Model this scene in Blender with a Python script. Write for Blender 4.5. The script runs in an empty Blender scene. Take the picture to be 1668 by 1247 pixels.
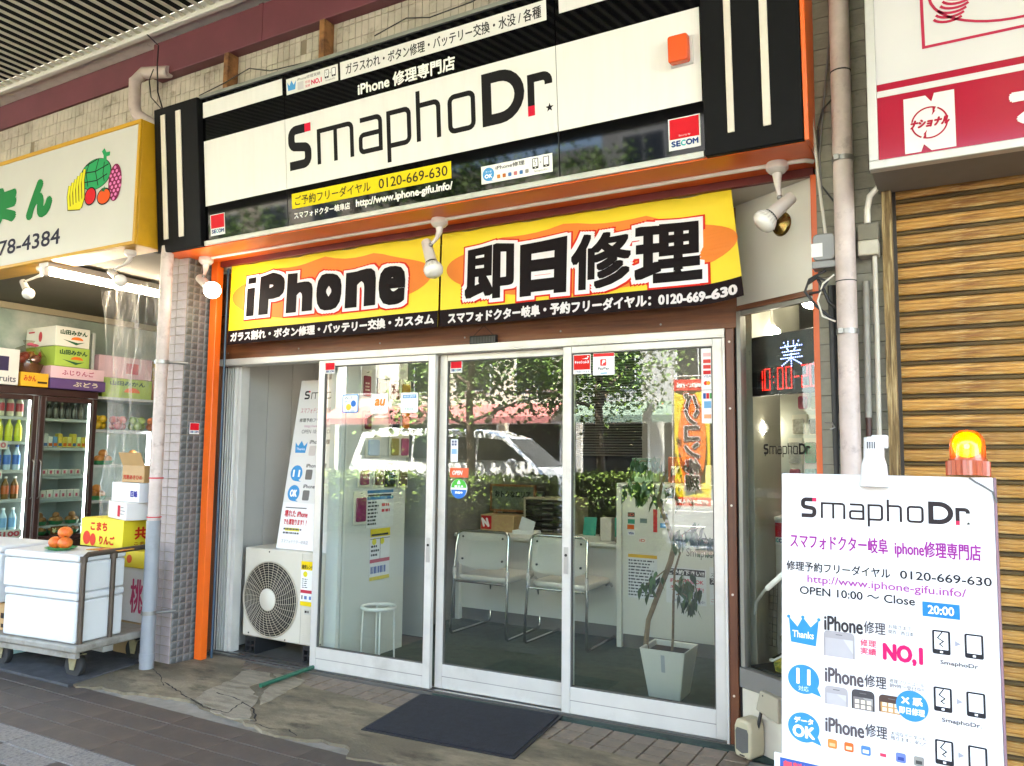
import bpy, bmesh, math, random
from mathutils import Matrix, Vector, Euler, Quaternion
sc = bpy.context.scene
COL = sc.collection
PI = math.pi
R = math.radians

# ---------------------------------------------------------------- camera
cam = bpy.data.cameras.new('camera')
cam.sensor_width = 36.0
cam.lens = 27.79
cam.clip_start = 0.05
cam.clip_end = 1500
camo = bpy.data.objects.new('camera', cam)
COL.objects.link(camo)
YAW, PIT, ROL = 0.5167, 0.08994, 0.01109
def cam_matrix():
    fwd = Vector((-math.sin(YAW), math.cos(YAW), 0)); right = Vector((math.cos(YAW), math.sin(YAW), 0)); up = Vector((0, 0, 1))
    f = fwd*math.cos(PIT) + up*math.sin(PIT); u = up*math.cos(PIT) - fwd*math.sin(PIT)
    r = right*math.cos(ROL) + u*math.sin(ROL); u2 = u*math.cos(ROL) - right*math.sin(ROL)
    m = Matrix.Identity(4)
    for i in range(3):
        m[i][0], m[i][1], m[i][2] = r[i], u2[i], -f[i]
    m[2][3] = 1.45
    return m
camo.matrix_world = cam_matrix()
sc.camera = camo

# ---------------------------------------------------------------- sky, sun, exposure
SUN_EL, SUN_AZ = R(66), R(38)          # azimuth measured from +y towards -x
world = bpy.data.worlds.new('World')
sc.world = world
world.use_nodes = True
wn = world.node_tree
sky = wn.nodes.new('ShaderNodeTexSky')
sky.sky_type = 'NISHITA'
sky.sun_disc = False
sky.sun_elevation = SUN_EL
sky.sun_rotation = -SUN_AZ
sky.air_density = 1.0
sky.dust_density = 1.5
wn.links.new(sky.outputs[0], wn.nodes['Background'].inputs[0])
wn.nodes['Background'].inputs[1].default_value = 0.15
sl = bpy.data.lights.new('sun', 'SUN')
sl.energy = 4.5
sl.angle = R(0.5)
sl.color = (1.0, 0.95, 0.87)
so = bpy.data.objects.new('sun', sl)
COL.objects.link(so)
sd = Vector((-math.sin(SUN_AZ)*math.cos(SUN_EL), math.cos(SUN_AZ)*math.cos(SUN_EL), math.sin(SUN_EL)))
so.rotation_euler = sd.to_track_quat('Z', 'Y').to_euler()
vs = sc.view_settings
vs.view_transform = 'Standard'
vs.look = 'None'
vs.gamma = 1.0
vs.use_curve_mapping = False
vs.exposure = 4.7
vs.use_white_balance = True
vs.white_balance_temperature = 6650
sc.cycles.use_denoising = True
sc.cycles.max_bounces = 8
sc.cycles.diffuse_bounces = 3
sc.cycles.glossy_bounces = 4
sc.cycles.transparent_max_bounces = 16
sc.cycles.sample_clamp_indirect = 6.0
sc.cycles.caustics_reflective = False
sc.cycles.caustics_refractive = False

# ---------------------------------------------------------------- materials
def lin(h):
    h = h.lstrip('#')
    c = [int(h[i:i+2], 16)/255 for i in (0, 2, 4)]
    return tuple(x/12.92 if x <= 0.04045 else ((x+0.055)/1.055)**2.4 for x in c)
MATS = {}
def nodes_of(m):
    return m.node_tree.nodes, m.node_tree.links
def mat(name, col, rough=0.5, metal=0.0, var=0.12, scale=6.0, bump=0.0, bscale=60.0, rnd=0.0, dirt=0.0, dcol='3a3128', stretch=(1, 1, 1), spec=0.5, coat=0.0, trans=0.0, sub=0.0):
    """Principled surface with noise in its colour, optional per-piece variation, grime and fine relief."""
    if name in MATS:
        return MATS[name]
    m = bpy.data.materials.new(name)
    m.use_nodes = True
    N, L = nodes_of(m)
    p = N['Principled BSDF']
    c = lin(col) if isinstance(col, str) else col
    p.inputs['Roughness'].default_value = rough
    p.inputs['Metallic'].default_value = metal
    p.inputs['Specular IOR Level'].default_value = spec
    p.inputs['Coat Weight'].default_value = coat
    p.inputs['Transmission Weight'].default_value = trans
    tc = N.new('ShaderNodeTexCoord')
    mp = N.new('ShaderNodeMapping')
    mp.inputs['Scale'].default_value = stretch
    L.new(tc.outputs['Object'], mp.inputs[0])
    out = None
    if var > 0 or dirt > 0 or rnd > 0:
        nz = N.new('ShaderNodeTexNoise')
        nz.inputs['Scale'].default_value = scale
        nz.inputs['Detail'].default_value = 6
        nz.inputs['Roughness'].default_value = 0.6
        L.new(mp.outputs[0], nz.inputs['Vector'])
        hsv = N.new('ShaderNodeHueSaturation')
        hsv.inputs['Color'].default_value = (*c, 1)
        mr = N.new('ShaderNodeMapRange')
        mr.inputs['From Min'].default_value = 0.3
        mr.inputs['From Max'].default_value = 0.7
        mr.inputs['To Min'].default_value = 1-var
        mr.inputs['To Max'].default_value = 1+var*0.6
        L.new(nz.outputs['Fac'], mr.inputs['Value'])
        val = mr.outputs[0]
        if rnd > 0:
            oi = N.new('ShaderNodeObjectInfo')
            r2 = N.new('ShaderNodeMapRange')
            r2.inputs['To Min'].default_value = 1-rnd
            r2.inputs['To Max'].default_value = 1+rnd*0.7
            L.new(oi.outputs['Random'], r2.inputs['Value'])
            mu = N.new('ShaderNodeMath'); mu.operation = 'MULTIPLY'
            L.new(val, mu.inputs[0]); L.new(r2.outputs[0], mu.inputs[1])
            val = mu.outputs[0]
        L.new(val, hsv.inputs['Value'])
        out = hsv.outputs[0]
        if dirt > 0:
            n2 = N.new('ShaderNodeTexNoise')
            n2.inputs['Scale'].default_value = scale*0.45
            n2.inputs['Detail'].default_value = 9
            n2.inputs['Roughness'].default_value = 0.72
            L.new(mp.outputs[0], n2.inputs['Vector'])
            cr = N.new('ShaderNodeMapRange')
            cr.inputs['From Min'].default_value = 0.52
            cr.inputs['From Max'].default_value = 0.72
            cr.inputs['To Max'].default_value = dirt
            L.new(n2.outputs['Fac'], cr.inputs['Value'])
            mx = N.new('ShaderNodeMix'); mx.data_type = 'RGBA'
            L.new(cr.outputs[0], mx.inputs[0])
            L.new(out, mx.inputs[6])
            mx.inputs[7].default_value = (*lin(dcol), 1)
            out = mx.outputs[2]
        L.new(out, p.inputs['Base Color'])
    else:
        p.inputs['Base Color'].default_value = (*c, 1)
    if bump > 0:
        nb = N.new('ShaderNodeTexNoise')
        nb.inputs['Scale'].default_value = bscale
        nb.inputs['Detail'].default_value = 5
        L.new(mp.outputs[0], nb.inputs['Vector'])
        bp = N.new('ShaderNodeBump')
        bp.inputs['Strength'].default_value = bump
        bp.inputs['Distance'].default_value = 0.01
        L.new(nb.outputs['Fac'], bp.inputs['Height'])
        L.new(bp.outputs[0], p.inputs['Normal'])
    MATS[name] = m
    return m
def ink(col, rough=0.55):
    return mat('print_'+col, col, rough=max(rough, 0.6), var=0.04, scale=20, spec=0.12)
def emit(name, col, strength, base='ffffff'):
    if name in MATS:
        return MATS[name]
    m = mat(name, base, rough=0.4, var=0)
    p = m.node_tree.nodes['Principled BSDF']
    p.inputs['Emission Color'].default_value = (*lin(col), 1)
    p.inputs['Emission Strength'].default_value = strength
    if name.startswith(('led', 'amber', 'strip')):
        m.cycles.emission_sampling = 'NONE'
    return m
def glass(name, tint='ffffff', ior=1.5, rough=0.0, dirt=0.0):
    """Thin pane: clear straight through, mirror by Fresnel."""
    if name in MATS:
        return MATS[name]
    m = bpy.data.materials.new(name)
    m.use_nodes = True
    N, L = nodes_of(m)
    N.remove(N['Principled BSDF'])
    tr = N.new('ShaderNodeBsdfTransparent'); tr.inputs[0].default_value = (*lin(tint), 1)
    gl = N.new('ShaderNodeBsdfGlossy'); gl.inputs['Roughness'].default_value = rough
    fr = N.new('ShaderNodeFresnel')
    ge = N.new('ShaderNodeNewGeometry')
    im = N.new('ShaderNodeMapRange')          # same index seen from either face of the thin pane
    im.inputs['To Min'].default_value = ior; im.inputs['To Max'].default_value = 1/ior
    L.new(ge.outputs['Backfacing'], im.inputs['Value']); L.new(im.outputs[0], fr.inputs[0])
    mx = N.new('ShaderNodeMixShader')
    L.new(fr.outputs[0], mx.inputs[0]); L.new(tr.outputs[0], mx.inputs[1]); L.new(gl.outputs[0], mx.inputs[2])
    L.new(mx.outputs[0], N['Material Output'].inputs[0])
    MATS[name] = m
    return m
def film(name, fac=0.2, rough=0.2):
    m = bpy.data.materials.new(name)
    m.use_nodes = True
    N, L = nodes_of(m)
    p = N['Principled BSDF']
    p.inputs['Base Color'].default_value = (0.8, 0.78, 0.74, 1); p.inputs['Roughness'].default_value = rough
    tr = N.new('ShaderNodeBsdfTransparent')
    mx = N.new('ShaderNodeMixShader')
    lw = N.new('ShaderNodeLayerWeight'); lw.inputs[0].default_value = 0.18
    mr = N.new('ShaderNodeMapRange'); mr.inputs['To Min'].default_value = fac; mr.inputs['To Max'].default_value = 0.6
    tc = N.new('ShaderNodeTexCoord'); mp = N.new('ShaderNodeMapping'); mp.inputs['Scale'].default_value = (9, 9, 2.2); mp.inputs['Rotation'].default_value = (0, 0.35, 0)
    nz = N.new('ShaderNodeTexNoise'); nz.inputs['Scale'].default_value = 1.6; nz.inputs['Detail'].default_value = 6
    bp = N.new('ShaderNodeBump'); bp.inputs['Strength'].default_value = 1.0; bp.inputs['Distance'].default_value = 0.05
    L.new(tc.outputs['Object'], mp.inputs[0]); L.new(mp.outputs[0], nz.inputs['Vector']); L.new(nz.outputs['Fac'], bp.inputs['Height'])
    L.new(bp.outputs[0], p.inputs['Normal']); L.new(bp.outputs[0], lw.inputs['Normal'])
    L.new(lw.outputs['Facing'], mr.inputs['Value']); L.new(mr.outputs[0], mx.inputs[0])
    L.new(tr.outputs[0], mx.inputs[1]); L.new(p.outputs[0], mx.inputs[2])
    L.new(mx.outputs[0], N['Material Output'].inputs[0])
    return m
def two_tone(name, c1, c2, lo, hi, scale, rough=0.8, stretch=(1, 1, 1), bump=0.3, bscale=40, c3=None, rnd=0.0, detail=8):
    """Patchy surface: c1 with worn areas of c2 (and specks of c3)."""
    m = mat(name, c1, rough=rough, var=0.18, scale=scale*1.7, bump=bump, bscale=bscale, stretch=stretch, rnd=rnd)
    N, L = nodes_of(m)
    p = N['Principled BSDF']
    src = p.inputs['Base Color'].links[0].from_socket
    mp = [n for n in N if n.type == 'MAPPING'][0]
    def layer(src, col, lo, hi, scale, seed):
        n2 = N.new('ShaderNodeTexNoise'); n2.noise_dimensions = '4D'; n2.inputs['W'].default_value = seed
        n2.inputs['Scale'].default_value = scale; n2.inputs['Detail'].default_value = detail; n2.inputs['Roughness'].default_value = 0.65
        L.new(mp.outputs[0], n2.inputs['Vector'])
        r = N.new('ShaderNodeMapRange'); r.inputs['From Min'].default_value = lo; r.inputs['From Max'].default_value = hi
        L.new(n2.outputs['Fac'], r.inputs['Value'])
        mx = N.new('ShaderNodeMix'); mx.data_type = 'RGBA'
        L.new(r.outputs[0], mx.inputs[0]); L.new(src, mx.inputs[6]); mx.inputs[7].default_value = (*lin(col), 1)
        return mx.outputs[2]
    src = layer(src, c2, lo, hi, scale, 1.3)
    if c3:
        src = layer(src, c3, lo+0.06, hi+0.06, scale*2.3, 7.1)
    L.new(src, p.inputs['Base Color'])
    return m

# ---------------------------------------------------------------- mesh building
class G:
    """Collects faces for ONE mesh object."""
    def __init__(s):
        s.v = []; s.f = []
    def add(s, vs, fs, m=None):
        o = len(s.v)
        s.v += [tuple(m @ Vector(q)) if m else tuple(q) for q in vs]
        s.f += [tuple(o+i for i in f) for f in fs]
        return s
    def box(s, x0, x1, y0, y1, z0, z1, m=None):
        v = [(x0, y0, z0), (x1, y0, z0), (x1, y1, z0), (x0, y1, z0), (x0, y0, z1), (x1, y0, z1), (x1, y1, z1), (x0, y1, z1)]
        return s.add(v, [(3, 2, 1, 0), (4, 5, 6, 7), (0, 1, 5, 4), (1, 2, 6, 5), (2, 3, 7, 6), (3, 0, 4, 7)], m)
    def prism(s, poly, y0, y1, m=None):
        """polygon in the x-z plane (counter-clockwise seen from -y) pushed from y0 to y1"""
        a = sum(poly[i][0]*poly[(i+1) % len(poly)][1]-poly[(i+1) % len(poly)][0]*poly[i][1] for i in range(len(poly)))
        if a < 0:
            poly = poly[::-1]
        n = len(poly)
        v = [(x, y0, z) for x, z in poly]+[(x, y1, z) for x, z in poly]
        f = [tuple(range(n)), tuple(range(2*n-1, n-1, -1))]+[(i, n+i, n+(i+1) % n, (i+1) % n) for i in range(n)]
        return s.add(v, f, m)
    def face(s, poly, y=0.0, m=None):
        """flat polygon in the x-z plane facing -y"""
        a = sum(poly[i][0]*poly[(i+1) % len(poly)][1]-poly[(i+1) % len(poly)][0]*poly[i][1] for i in range(len(poly)))
        if a < 0:
            poly = poly[::-1]
        return s.add([(x, y, z) for x, z in poly], [tuple(range(len(poly)))], m)
    def rect(s, x0, z0, x1, z1, y=0.0, m=None):
        return s.face([(x0, z0), (x1, z0), (x1, z1), (x0, z1)], y, m)
    def floor(s, poly, z=0.0):
        return s.add([(x, y, z) for x, y in poly], [tuple(range(len(poly)))])
    def slab(s, poly, z0, z1):
        a = sum(poly[i][0]*poly[(i+1) % len(poly)][1]-poly[(i+1) % len(poly)][0]*poly[i][1] for i in range(len(poly)))
        if a < 0:
            poly = poly[::-1]
        n = len(poly)
        v = [(x, y, z0) for x, y in poly]+[(x, y, z1) for x, y in poly]
        return s.add(v, [tuple(range(n-1, -1, -1)), tuple(range(n, 2*n))]+[(i, (i+1) % n, n+(i+1) % n, n+i) for i in range(n)])
    def lathe(s, prof, n=24, m=None, a0=0.0, a1=2*PI):
        full = abs(a1-a0-2*PI) < 1e-6
        k = n if full else n+1
        v = []
        for i in range(k):
            a = a0+(a1-a0)*i/n
            v += [(r*math.cos(a), r*math.sin(a), z) for r, z in prof]
        p = len(prof); f = []
        for i in range(n):
            j = (i+1) % k
            for q in range(p-1):
                f.append((i*p+q, j*p+q, j*p+q+1, i*p+q+1))
        if full and prof[0][0] > 1e-5:
            f.append(tuple(i*p for i in range(n-1, -1, -1)))
        if full and prof[-1][0] > 1e-5:
            f.append(tuple(i*p+p-1 for i in range(n)))
        return s.add(v, f, m)
    def cyl(s, a, b, r, n=16, r2=None):
        a = Vector(a); b = Vector(b); d = b-a
        m = Matrix.Translation(a) @ d.to_track_quat('Z', 'Y').to_matrix().to_4x4()
        return s.lathe([(r, 0), (r if r2 is None else r2, d.length)], n, m)
    def tube(s, pts, r, n=8, closed=False):
        pts = [Vector(p) for p in pts]; k = len(pts); rings = []
        rr = r if isinstance(r, (list, tuple)) else [r]*k
        t0 = (pts[1]-pts[0]).normalized()
        nrm = t0.orthogonal().normalized()
        for i in range(k):
            if closed:
                t = (pts[(i+1) % k]-pts[i-1]).normalized()
            else:
                t = (pts[min(i+1, k-1)]-pts[max(i-1, 0)]).normalized()
            nrm = (nrm-t*nrm.dot(t))
            nrm = nrm.normalized() if nrm.length > 1e-6 else t.orthogonal().normalized()
            b = t.cross(nrm)
            rings.append([tuple(pts[i]+(nrm*math.cos(2*PI*j/n)+b*math.sin(2*PI*j/n))*rr[i]) for j in range(n)])
        v = [q for g in rings for q in g]; f = []
        for i in range(k if closed else k-1):
            i2 = (i+1) % k
            f += [(i*n+j, i*n+(j+1) % n, i2*n+(j+1) % n, i2*n+j) for j in range(n)]
        if not closed:
            f += [tuple(range(n-1, -1, -1)), tuple((k-1)*n+j for j in range(n))]
        return s.add(v, f)
    def ball(s, c, rx, ry=None, rz=None, n=16, k=10, m=None):
        ry = rx if ry is None else ry; rz = rx if rz is None else rz
        v = [(0, 0, -1)]; f = []
        for i in range(1, k):
            t = -PI/2+PI*i/k
            v += [(math.cos(t)*math.cos(2*PI*j/n), math.cos(t)*math.sin(2*PI*j/n), math.sin(t)) for j in range(n)]
        v.append((0, 0, 1))
        f += [(0, 1+(j+1) % n, 1+j) for j in range(n)]
        for i in range(k-2):
            o = 1+i*n
            f += [(o+j, o+(j+1) % n, o+n+(j+1) % n, o+n+j) for j in range(n)]
        o = 1+(k-2)*n
        f += [(o+j, o+(j+1) % n, len(v)-1) for j in range(n)]
        mm = Matrix.Translation(c) @ (m if m else Matrix.Identity(4)) @ Matrix.Diagonal((rx, ry, rz, 1))
        return s.add(v, f, mm)
    def stroke(s, pts, w, y=0.0, closed=False):
        """flat ribbon along a polyline in x-z, mitred corners, facing -y"""
        P = []
        for a, b in pts:
            q = Vector((a, b))
            if not P or (q-P[-1]).length > 1e-5*max(1.0, abs(a)) and (q-P[-1]).length > w*0.02:
                P.append(q)
        if closed and (P[0]-P[-1]).length < w*0.02:
            P.pop()
        k = len(P); L, Rr = [], []
        for i in range(k):
            if closed or 0 < i < k-1:
                d1 = (P[i]-P[i-1]).normalized(); d2 = (P[(i+1) % k]-P[i]).normalized()
            elif i == 0:
                d1 = d2 = (P[1]-P[0]).normalized()
            else:
                d1 = d2 = (P[i]-P[i-1]).normalized()
            n1 = Vector((-d1.y, d1.x)); n2 = Vector((-d2.y, d2.x))
            mm = (n1+n2); mm = mm.normalized() if mm.length > 1e-6 else n1
            h = w/2/max(0.35, mm.dot(n1))
            L.append(P[i]+mm*h); Rr.append(P[i]-mm*h)
        o = len(s.v)
        s.v += [(q.x, y, q.y) for q in L]+[(q.x, y, q.y) for q in Rr]
        for i in range(k if closed else k-1):
            j = (i+1) % k
            s.f.append((o+i, o+k+i, o+k+j, o+j))
        return s
def obj(name, g, m, parent=None, bevel=0.0, smooth=None, loc=None, rot=None, seg=2):
    me = bpy.data.meshes.new(name)
    me.from_pydata(g.v, [], g.f)
    me.update()
    if m is not None:
        me.materials.append(m)
    if smooth is not None:
        me.polygons.foreach_set('use_smooth', [True]*len(me.polygons))
        me.set_sharp_from_angle(angle=R(smooth))
    o = bpy.data.objects.new(name, me)
    COL.objects.link(o)
    if parent is not None:
        o.parent = parent
    if loc is not None:
        o.location = loc
    if rot is not None:
        o.rotation_euler = rot
    if bevel > 0:
        b = o.modifiers.new('edge', 'BEVEL')
        b.width = bevel; b.segments = seg; b.limit_method = 'ANGLE'; b.angle_limit = R(40)
        me.polygons.foreach_set('use_smooth', [True]*len(me.polygons))
        me.set_sharp_from_angle(angle=R(30))
    return o
def tag(o, label, cat, group=None):
    o['label'] = label; o['category'] = cat
    if group:
        o['group'] = group
    return o
def thing(name, label, cat, loc=(0, 0, 0), rot=(0, 0, 0), group=None):
    o = bpy.data.objects.new(name, None)
    o.empty_display_size = 0.1
    COL.objects.link(o)
    o.location = loc; o.rotation_euler = rot
    return tag(o, label, cat, group)
def struct(o):
    o['kind'] = 'structure'
    return o
def stuff(o):
    o['kind'] = 'stuff'
    return o
def clone(src, name, parent, loc, rot=None, scale=None):
    o = bpy.data.objects.new(name, src.data)
    COL.objects.link(o)
    for md in src.modifiers:
        b = o.modifiers.new(md.name, md.type)
        b.width = md.width; b.segments = md.segments; b.limit_method = md.limit_method; b.angle_limit = md.angle_limit
    o.parent = parent; o.location = loc
    if rot is not None:
        o.rotation_euler = rot
    if scale is not None:
        o.scale = scale
    return o
def copy_tree(o, parent=None):
    c = o.copy(); COL.objects.link(c); c.parent = parent
    for ch in list(o.children):
        copy_tree(ch, c)
    return c
_tx = {}
def text_mesh(s):
    if s not in _tx:
        cu = bpy.data.curves.new('print', 'FONT')
        cu.body = s; cu.resolution_u = 3
        to = bpy.data.objects.new('print', cu)
        me = bpy.data.meshes.new_from_object(to)
        v = [(q.co.x, q.co.y) for q in me.vertices]
        f = [tuple(p.vertices) for p in me.polygons]
        bpy.data.objects.remove(to); bpy.data.curves.remove(cu); bpy.data.meshes.remove(me)
        x0 = min(a for a, b in v); x1 = max(a for a, b in v); z0 = min(b for a, b in v); z1 = max(b for a, b in v)
        _tx[s] = ([(a-x0, b-z0) for a, b in v], f, x1-x0, z1-z0)
    return _tx[s]
def text_g(g, s, a, b, bold=0.0, y=-0.002, skew=0.0, m=None, dirs=8, flip=False, square=False):
    """text s stretched into the box from corner a to corner b of the local x-z plane; bold grows every stroke"""
    v, f, w, h = text_mesh(s)
    x0, z0 = min(a[0], b[0]), min(a[1], b[1])
    W = abs(b[0]-a[0]); H = abs(b[1]-a[1])
    sx, sz = (W-2*bold)/w, (H-2*bold)/h
    offs = [(0, 0)]
    for rad in ((bold, bold*0.55) if bold > 0.012 else (bold,) if bold > 0 else ()):
        if square:
            offs += [(rad*p, rad*q) for p, q in ((1, 1), (1, -1), (-1, 1), (-1, -1), (1, 0), (-1, 0), (0, 1), (0, -1), (1, .5), (1, -.5), (-1, .5), (-1, -.5), (.5, 1), (-.5, 1), (.5, -1), (-.5, -1))]
        else:
            offs += [(rad*math.cos(2*PI*i/dirs), rad*math.sin(2*PI*i/dirs)) for i in range(dirs)]
    for i, (ox, oz) in enumerate(offs):
        pts = []
        for p, q in v:
            X = p*sx
            if flip:
                X = w*sx-X
            Z = q*sz
            pts.append((x0+bold+X+ox+skew*Z, y-i*0.00003, z0+bold+Z+oz))
        g.add(pts, [ff[::-1] for ff in f] if flip else f, m)
    return g
def text(par, s, a, b, col, bold=0.0, y=-0.002, name='lettering', skew=0.0, m=None, dirs=8, flip=False):
    return obj(name, text_g(G(), s, a, b, bold, y, skew, m, dirs, flip), ink(col) if isinstance(col, str) else col, par)
def arc(cx, cz, r, a0, a1, n=8, rz=None):
    rz = r if rz is None else rz
    return [(cx+r*math.cos(R(a0+(a1-a0)*i/n)), cz+rz*math.sin(R(a0+(a1-a0)*i/n))) for i in range(n+1)]
def rrect(x0, z0, x1, z1, r, n=4):
    r = min(r, (x1-x0)/2-1e-5, (z1-z0)/2-1e-5)
    return arc(x1-r, z0+r, r, -90, 0, n)+arc(x1-r, z1-r, r, 0, 90, n)+arc(x0+r, z1-r, r, 90, 180, n)+arc(x0+r, z0+r, r, 180, 270, n)
def rows(g, x0, z0, x1, z1, n, fill=0.5, y=-0.002, seed=1, word=0.03):
    """unreadably small print: n lines broken into short word marks"""
    rr = random.Random(seed); h = (z1-z0)/n
    for i in range(n):
        x = x0; zc = z1-h*(i+0.5)
        end = x1-(x1-x0)*rr.uniform(0, 0.3)
        while x < end:
            w = min(word*rr.uniform(0.4, 1.4), end-x)
            g.rect(x, zc-h*fill/2, x+w, zc+h*fill/2, y)
            x += w+word*0.25
    return g
def cbox(x0, x1, y0, y1, z0, z1, c=0.003, axis='z'):
    """box whose outer face (top, or front at y0) is chamfered by c: a cheap piece of paving or tiling"""
    g = G()
    if axis == 'z':
        v = [(x0, y0, z0), (x1, y0, z0), (x1, y1, z0), (x0, y1, z0), (x0, y0, z1-c), (x1, y0, z1-c), (x1, y1, z1-c), (x0, y1, z1-c),
             (x0+c, y0+c, z1), (x1-c, y0+c, z1), (x1-c, y1-c, z1), (x0+c, y1-c, z1)]
        f = [(0, 1, 5, 4), (1, 2, 6, 5), (2, 3, 7, 6), (3, 0, 4, 7), (4, 5, 9, 8), (5, 6, 10, 9), (6, 7, 11, 10), (7, 4, 8, 11), (8, 9, 10, 11)]
    else:
        v = [(x0, y1, z0), (x1, y1, z0), (x1, y1, z1), (x0, y1, z1), (x0, y0+c, z0), (x1, y0+c, z0), (x1, y0+c, z1), (x0, y0+c, z1),
             (x0+c, y0, z0+c), (x1-c, y0, z0+c), (x1-c, y0, z1-c), (x0+c, y0, z1-c)]
        f = [(0, 1, 5, 4), (1, 2, 6, 5), (2, 3, 7, 6), (3, 0, 4, 7), (4, 5, 9, 8), (5, 6, 10, 9), (6, 7, 11, 10), (7, 4, 8, 11), (8, 9, 10, 11)]
    return g.add(v, f)
def jitter(poly, amp, step=0.05, seed=3, closed=True):
    rr = random.Random(seed); out = []
    n = len(poly)
    for i in range(n if closed else n-1):
        a = Vector(poly[i]); b = Vector(poly[(i+1) % n]); k = max(1, int((b-a).length/step))
        for j in range(k):
            p = a.lerp(b, j/k)
            out.append((p.x+rr.uniform(-amp, amp), p.y+rr.uniform(-amp, amp)))
    return out
def ground_stroke(g, pts, w, z, seed=0):
    rr = random.Random(seed)
    P = [Vector(p) for p in pts]
    for a, b in zip(P, P[1:]):
        d = (b-a).normalized(); n = Vector((-d.y, d.x))
        w1 = w*rr.uniform(0.5, 1.3)
        g.add([(a.x-n.x*w1/2, a.y-n.y*w1/2, z), (b.x-n.x*w1/2, b.y-n.y*w1/2, z), (b.x+n.x*w1/2, b.y+n.y*w1/2, z), (a.x+n.x*w1/2, a.y+n.y*w1/2, z)], [(0, 1, 2, 3)])
    return g

# ================================================================ ground, road, pavement
m_asph = two_tone('asphalt', '4a4a4c', '5a5856', 0.5, 0.7, 3.0, rough=0.9, bump=0.5, bscale=220)
m_grout = mat('pavement_grout', '8f887c', rough=0.9, var=0.2, scale=12, bump=0.3, bscale=200)
m_slab = two_tone('paving_slab', '50463e', '61544a', 0.46, 0.72, 5.0, rough=0.62, bump=0.12, bscale=160, c3='4c4845', rnd=0.10)
m_gran = two_tone('granite_slab', '8b857e', '6b6661', 0.45, 0.6, 60.0, rough=0.7, bump=0.2, bscale=200, rnd=0.08)
m_conc = two_tone('apron_concrete', '6a604c', '8f8269', 0.47, 0.62, 2.2, rough=0.85, bump=0.5, bscale=60, c3='48402f', stretch=(0.8, 1.7, 1))
m_cem = two_tone('cement_smear', '958b78', '746b58', 0.46, 0.66, 6.0, rough=0.9, bump=0.5, bscale=60, stretch=(1.0, 3.0, 1))
m_tile = two_tone('entrance_tile', '7d6c5a', '5e5346', 0.48, 0.72, 9.0, rough=0.55, bump=0.1, bscale=90, rnd=0.16)
m_crack = mat('crack', '2a2622', rough=1, var=0.2)

struct(obj('ground', G().floor([(-400, -400), (400, -400), (400, 400), (-400, 400)], -0.20), mat('far_ground', '6b6862', rough=0.95, var=0.2, scale=0.3)))
struct(obj('road', G().floor([(-120, -16), (120, -16), (120, -4.3), (-120, -4.3)], -0.14), m_asph))
m_paint = two_tone('road_paint', 'd8d6cf', '8a8883', 0.5, 0.62, 8, rough=0.7)
g = G()
for i in range(-12, 13):
    g.box(i*9.0, i*9.0+5, -9.9, -9.75, -0.139, -0.134)
road_line = stuff(obj('lane_marking', g, m_paint))
for k, y in enumerate((-5.9, -14.9)):
    struct(obj('edge_line', G().box(-120, 120, y, y+0.15, -0.139, -0.134), m_paint))
m_kerb = two_tone('kerb_stone', '9a968e', '77736b', 0.5, 0.7, 4, rough=0.85)
for k, (y0, y1) in enumerate(((-4.48, -4.30), (-16.2, -16.0))):
    struct(obj('kerb', G().box(-120, 120, y0, y1, -0.2, 0.0), m_kerb, bevel=0.015))
pav = struct(obj('pavement', G().box(-120, 120, -4.30, 4.0, -0.2, -0.006), m_grout))
struct(obj('far_pavement', G().box(-120, 120, -19, -16.2, -0.2, -0.004), mat('far_paving', '8a857c', rough=0.85, var=0.15, scale=2)))
# slabs: 455 x 150 mm, laid in straight rows along the shops
SL, SW = 0.455, 0.15
sm = obj('paving_slab', cbox(0.0008, SL-0.0008, 0.002, SW-0.002, -0.03, 0.0, 0.002), m_slab, pav, loc=(-6.45, 1.85, 0))
gm = obj('paving_slab', cbox(0.002, SL/2-0.002, 0.002, SW-0.002, -0.03, 0.001, 0.003), m_gran, pav, loc=(-4.18-SL/2, 2.30, 0))
rr = random.Random(5)
gran = {(4, 3), (5, 3), (5, 2), (6, 3), (7, 2)}
first = True
for i in range(0, 12):
    for j in range(0, 8):
        x = -6.45+i*SL; y = 1.85+j*SW
        dz = rr.uniform(-0.0016, 0.0012)
        rt = (rr.uniform(-0.003, 0.003), rr.uniform(-0.0025, 0.0025), rr.uniform(-0.002, 0.002))
        if (i, j) in gran:
            for h in (0, 1):
                if (i, j, h) != (4, 3, 1):
                    clone(gm, 'paving_slab', pav, (x+h*SL/2, y, dz), rt)
        elif (i, j) != (0, 0):
            clone(sm, 'paving_slab', pav, (x, y, dz), rt)
# the rest of the covered pavement: plain sheets on both sides of the slab field
struct(obj('pavement_sheet', G().slab([(-120, -4.30), (120, -4.30), (120, 1.85), (-120, 1.85)], -0.05, -0.002), m_slab))
struct(obj('pavement_sheet', G().slab([(-120, 1.85), (-6.45, 1.85), (-6.45, 3.9), (-120, 3.9)], -0.05, -0.002), m_slab))
struct(obj('pavement_sheet', G().slab([(-0.99, 1.85), (120, 1.85), (120, 3.6), (-0.99, 3.6)], -0.05, -0.002), m_slab))
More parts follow.
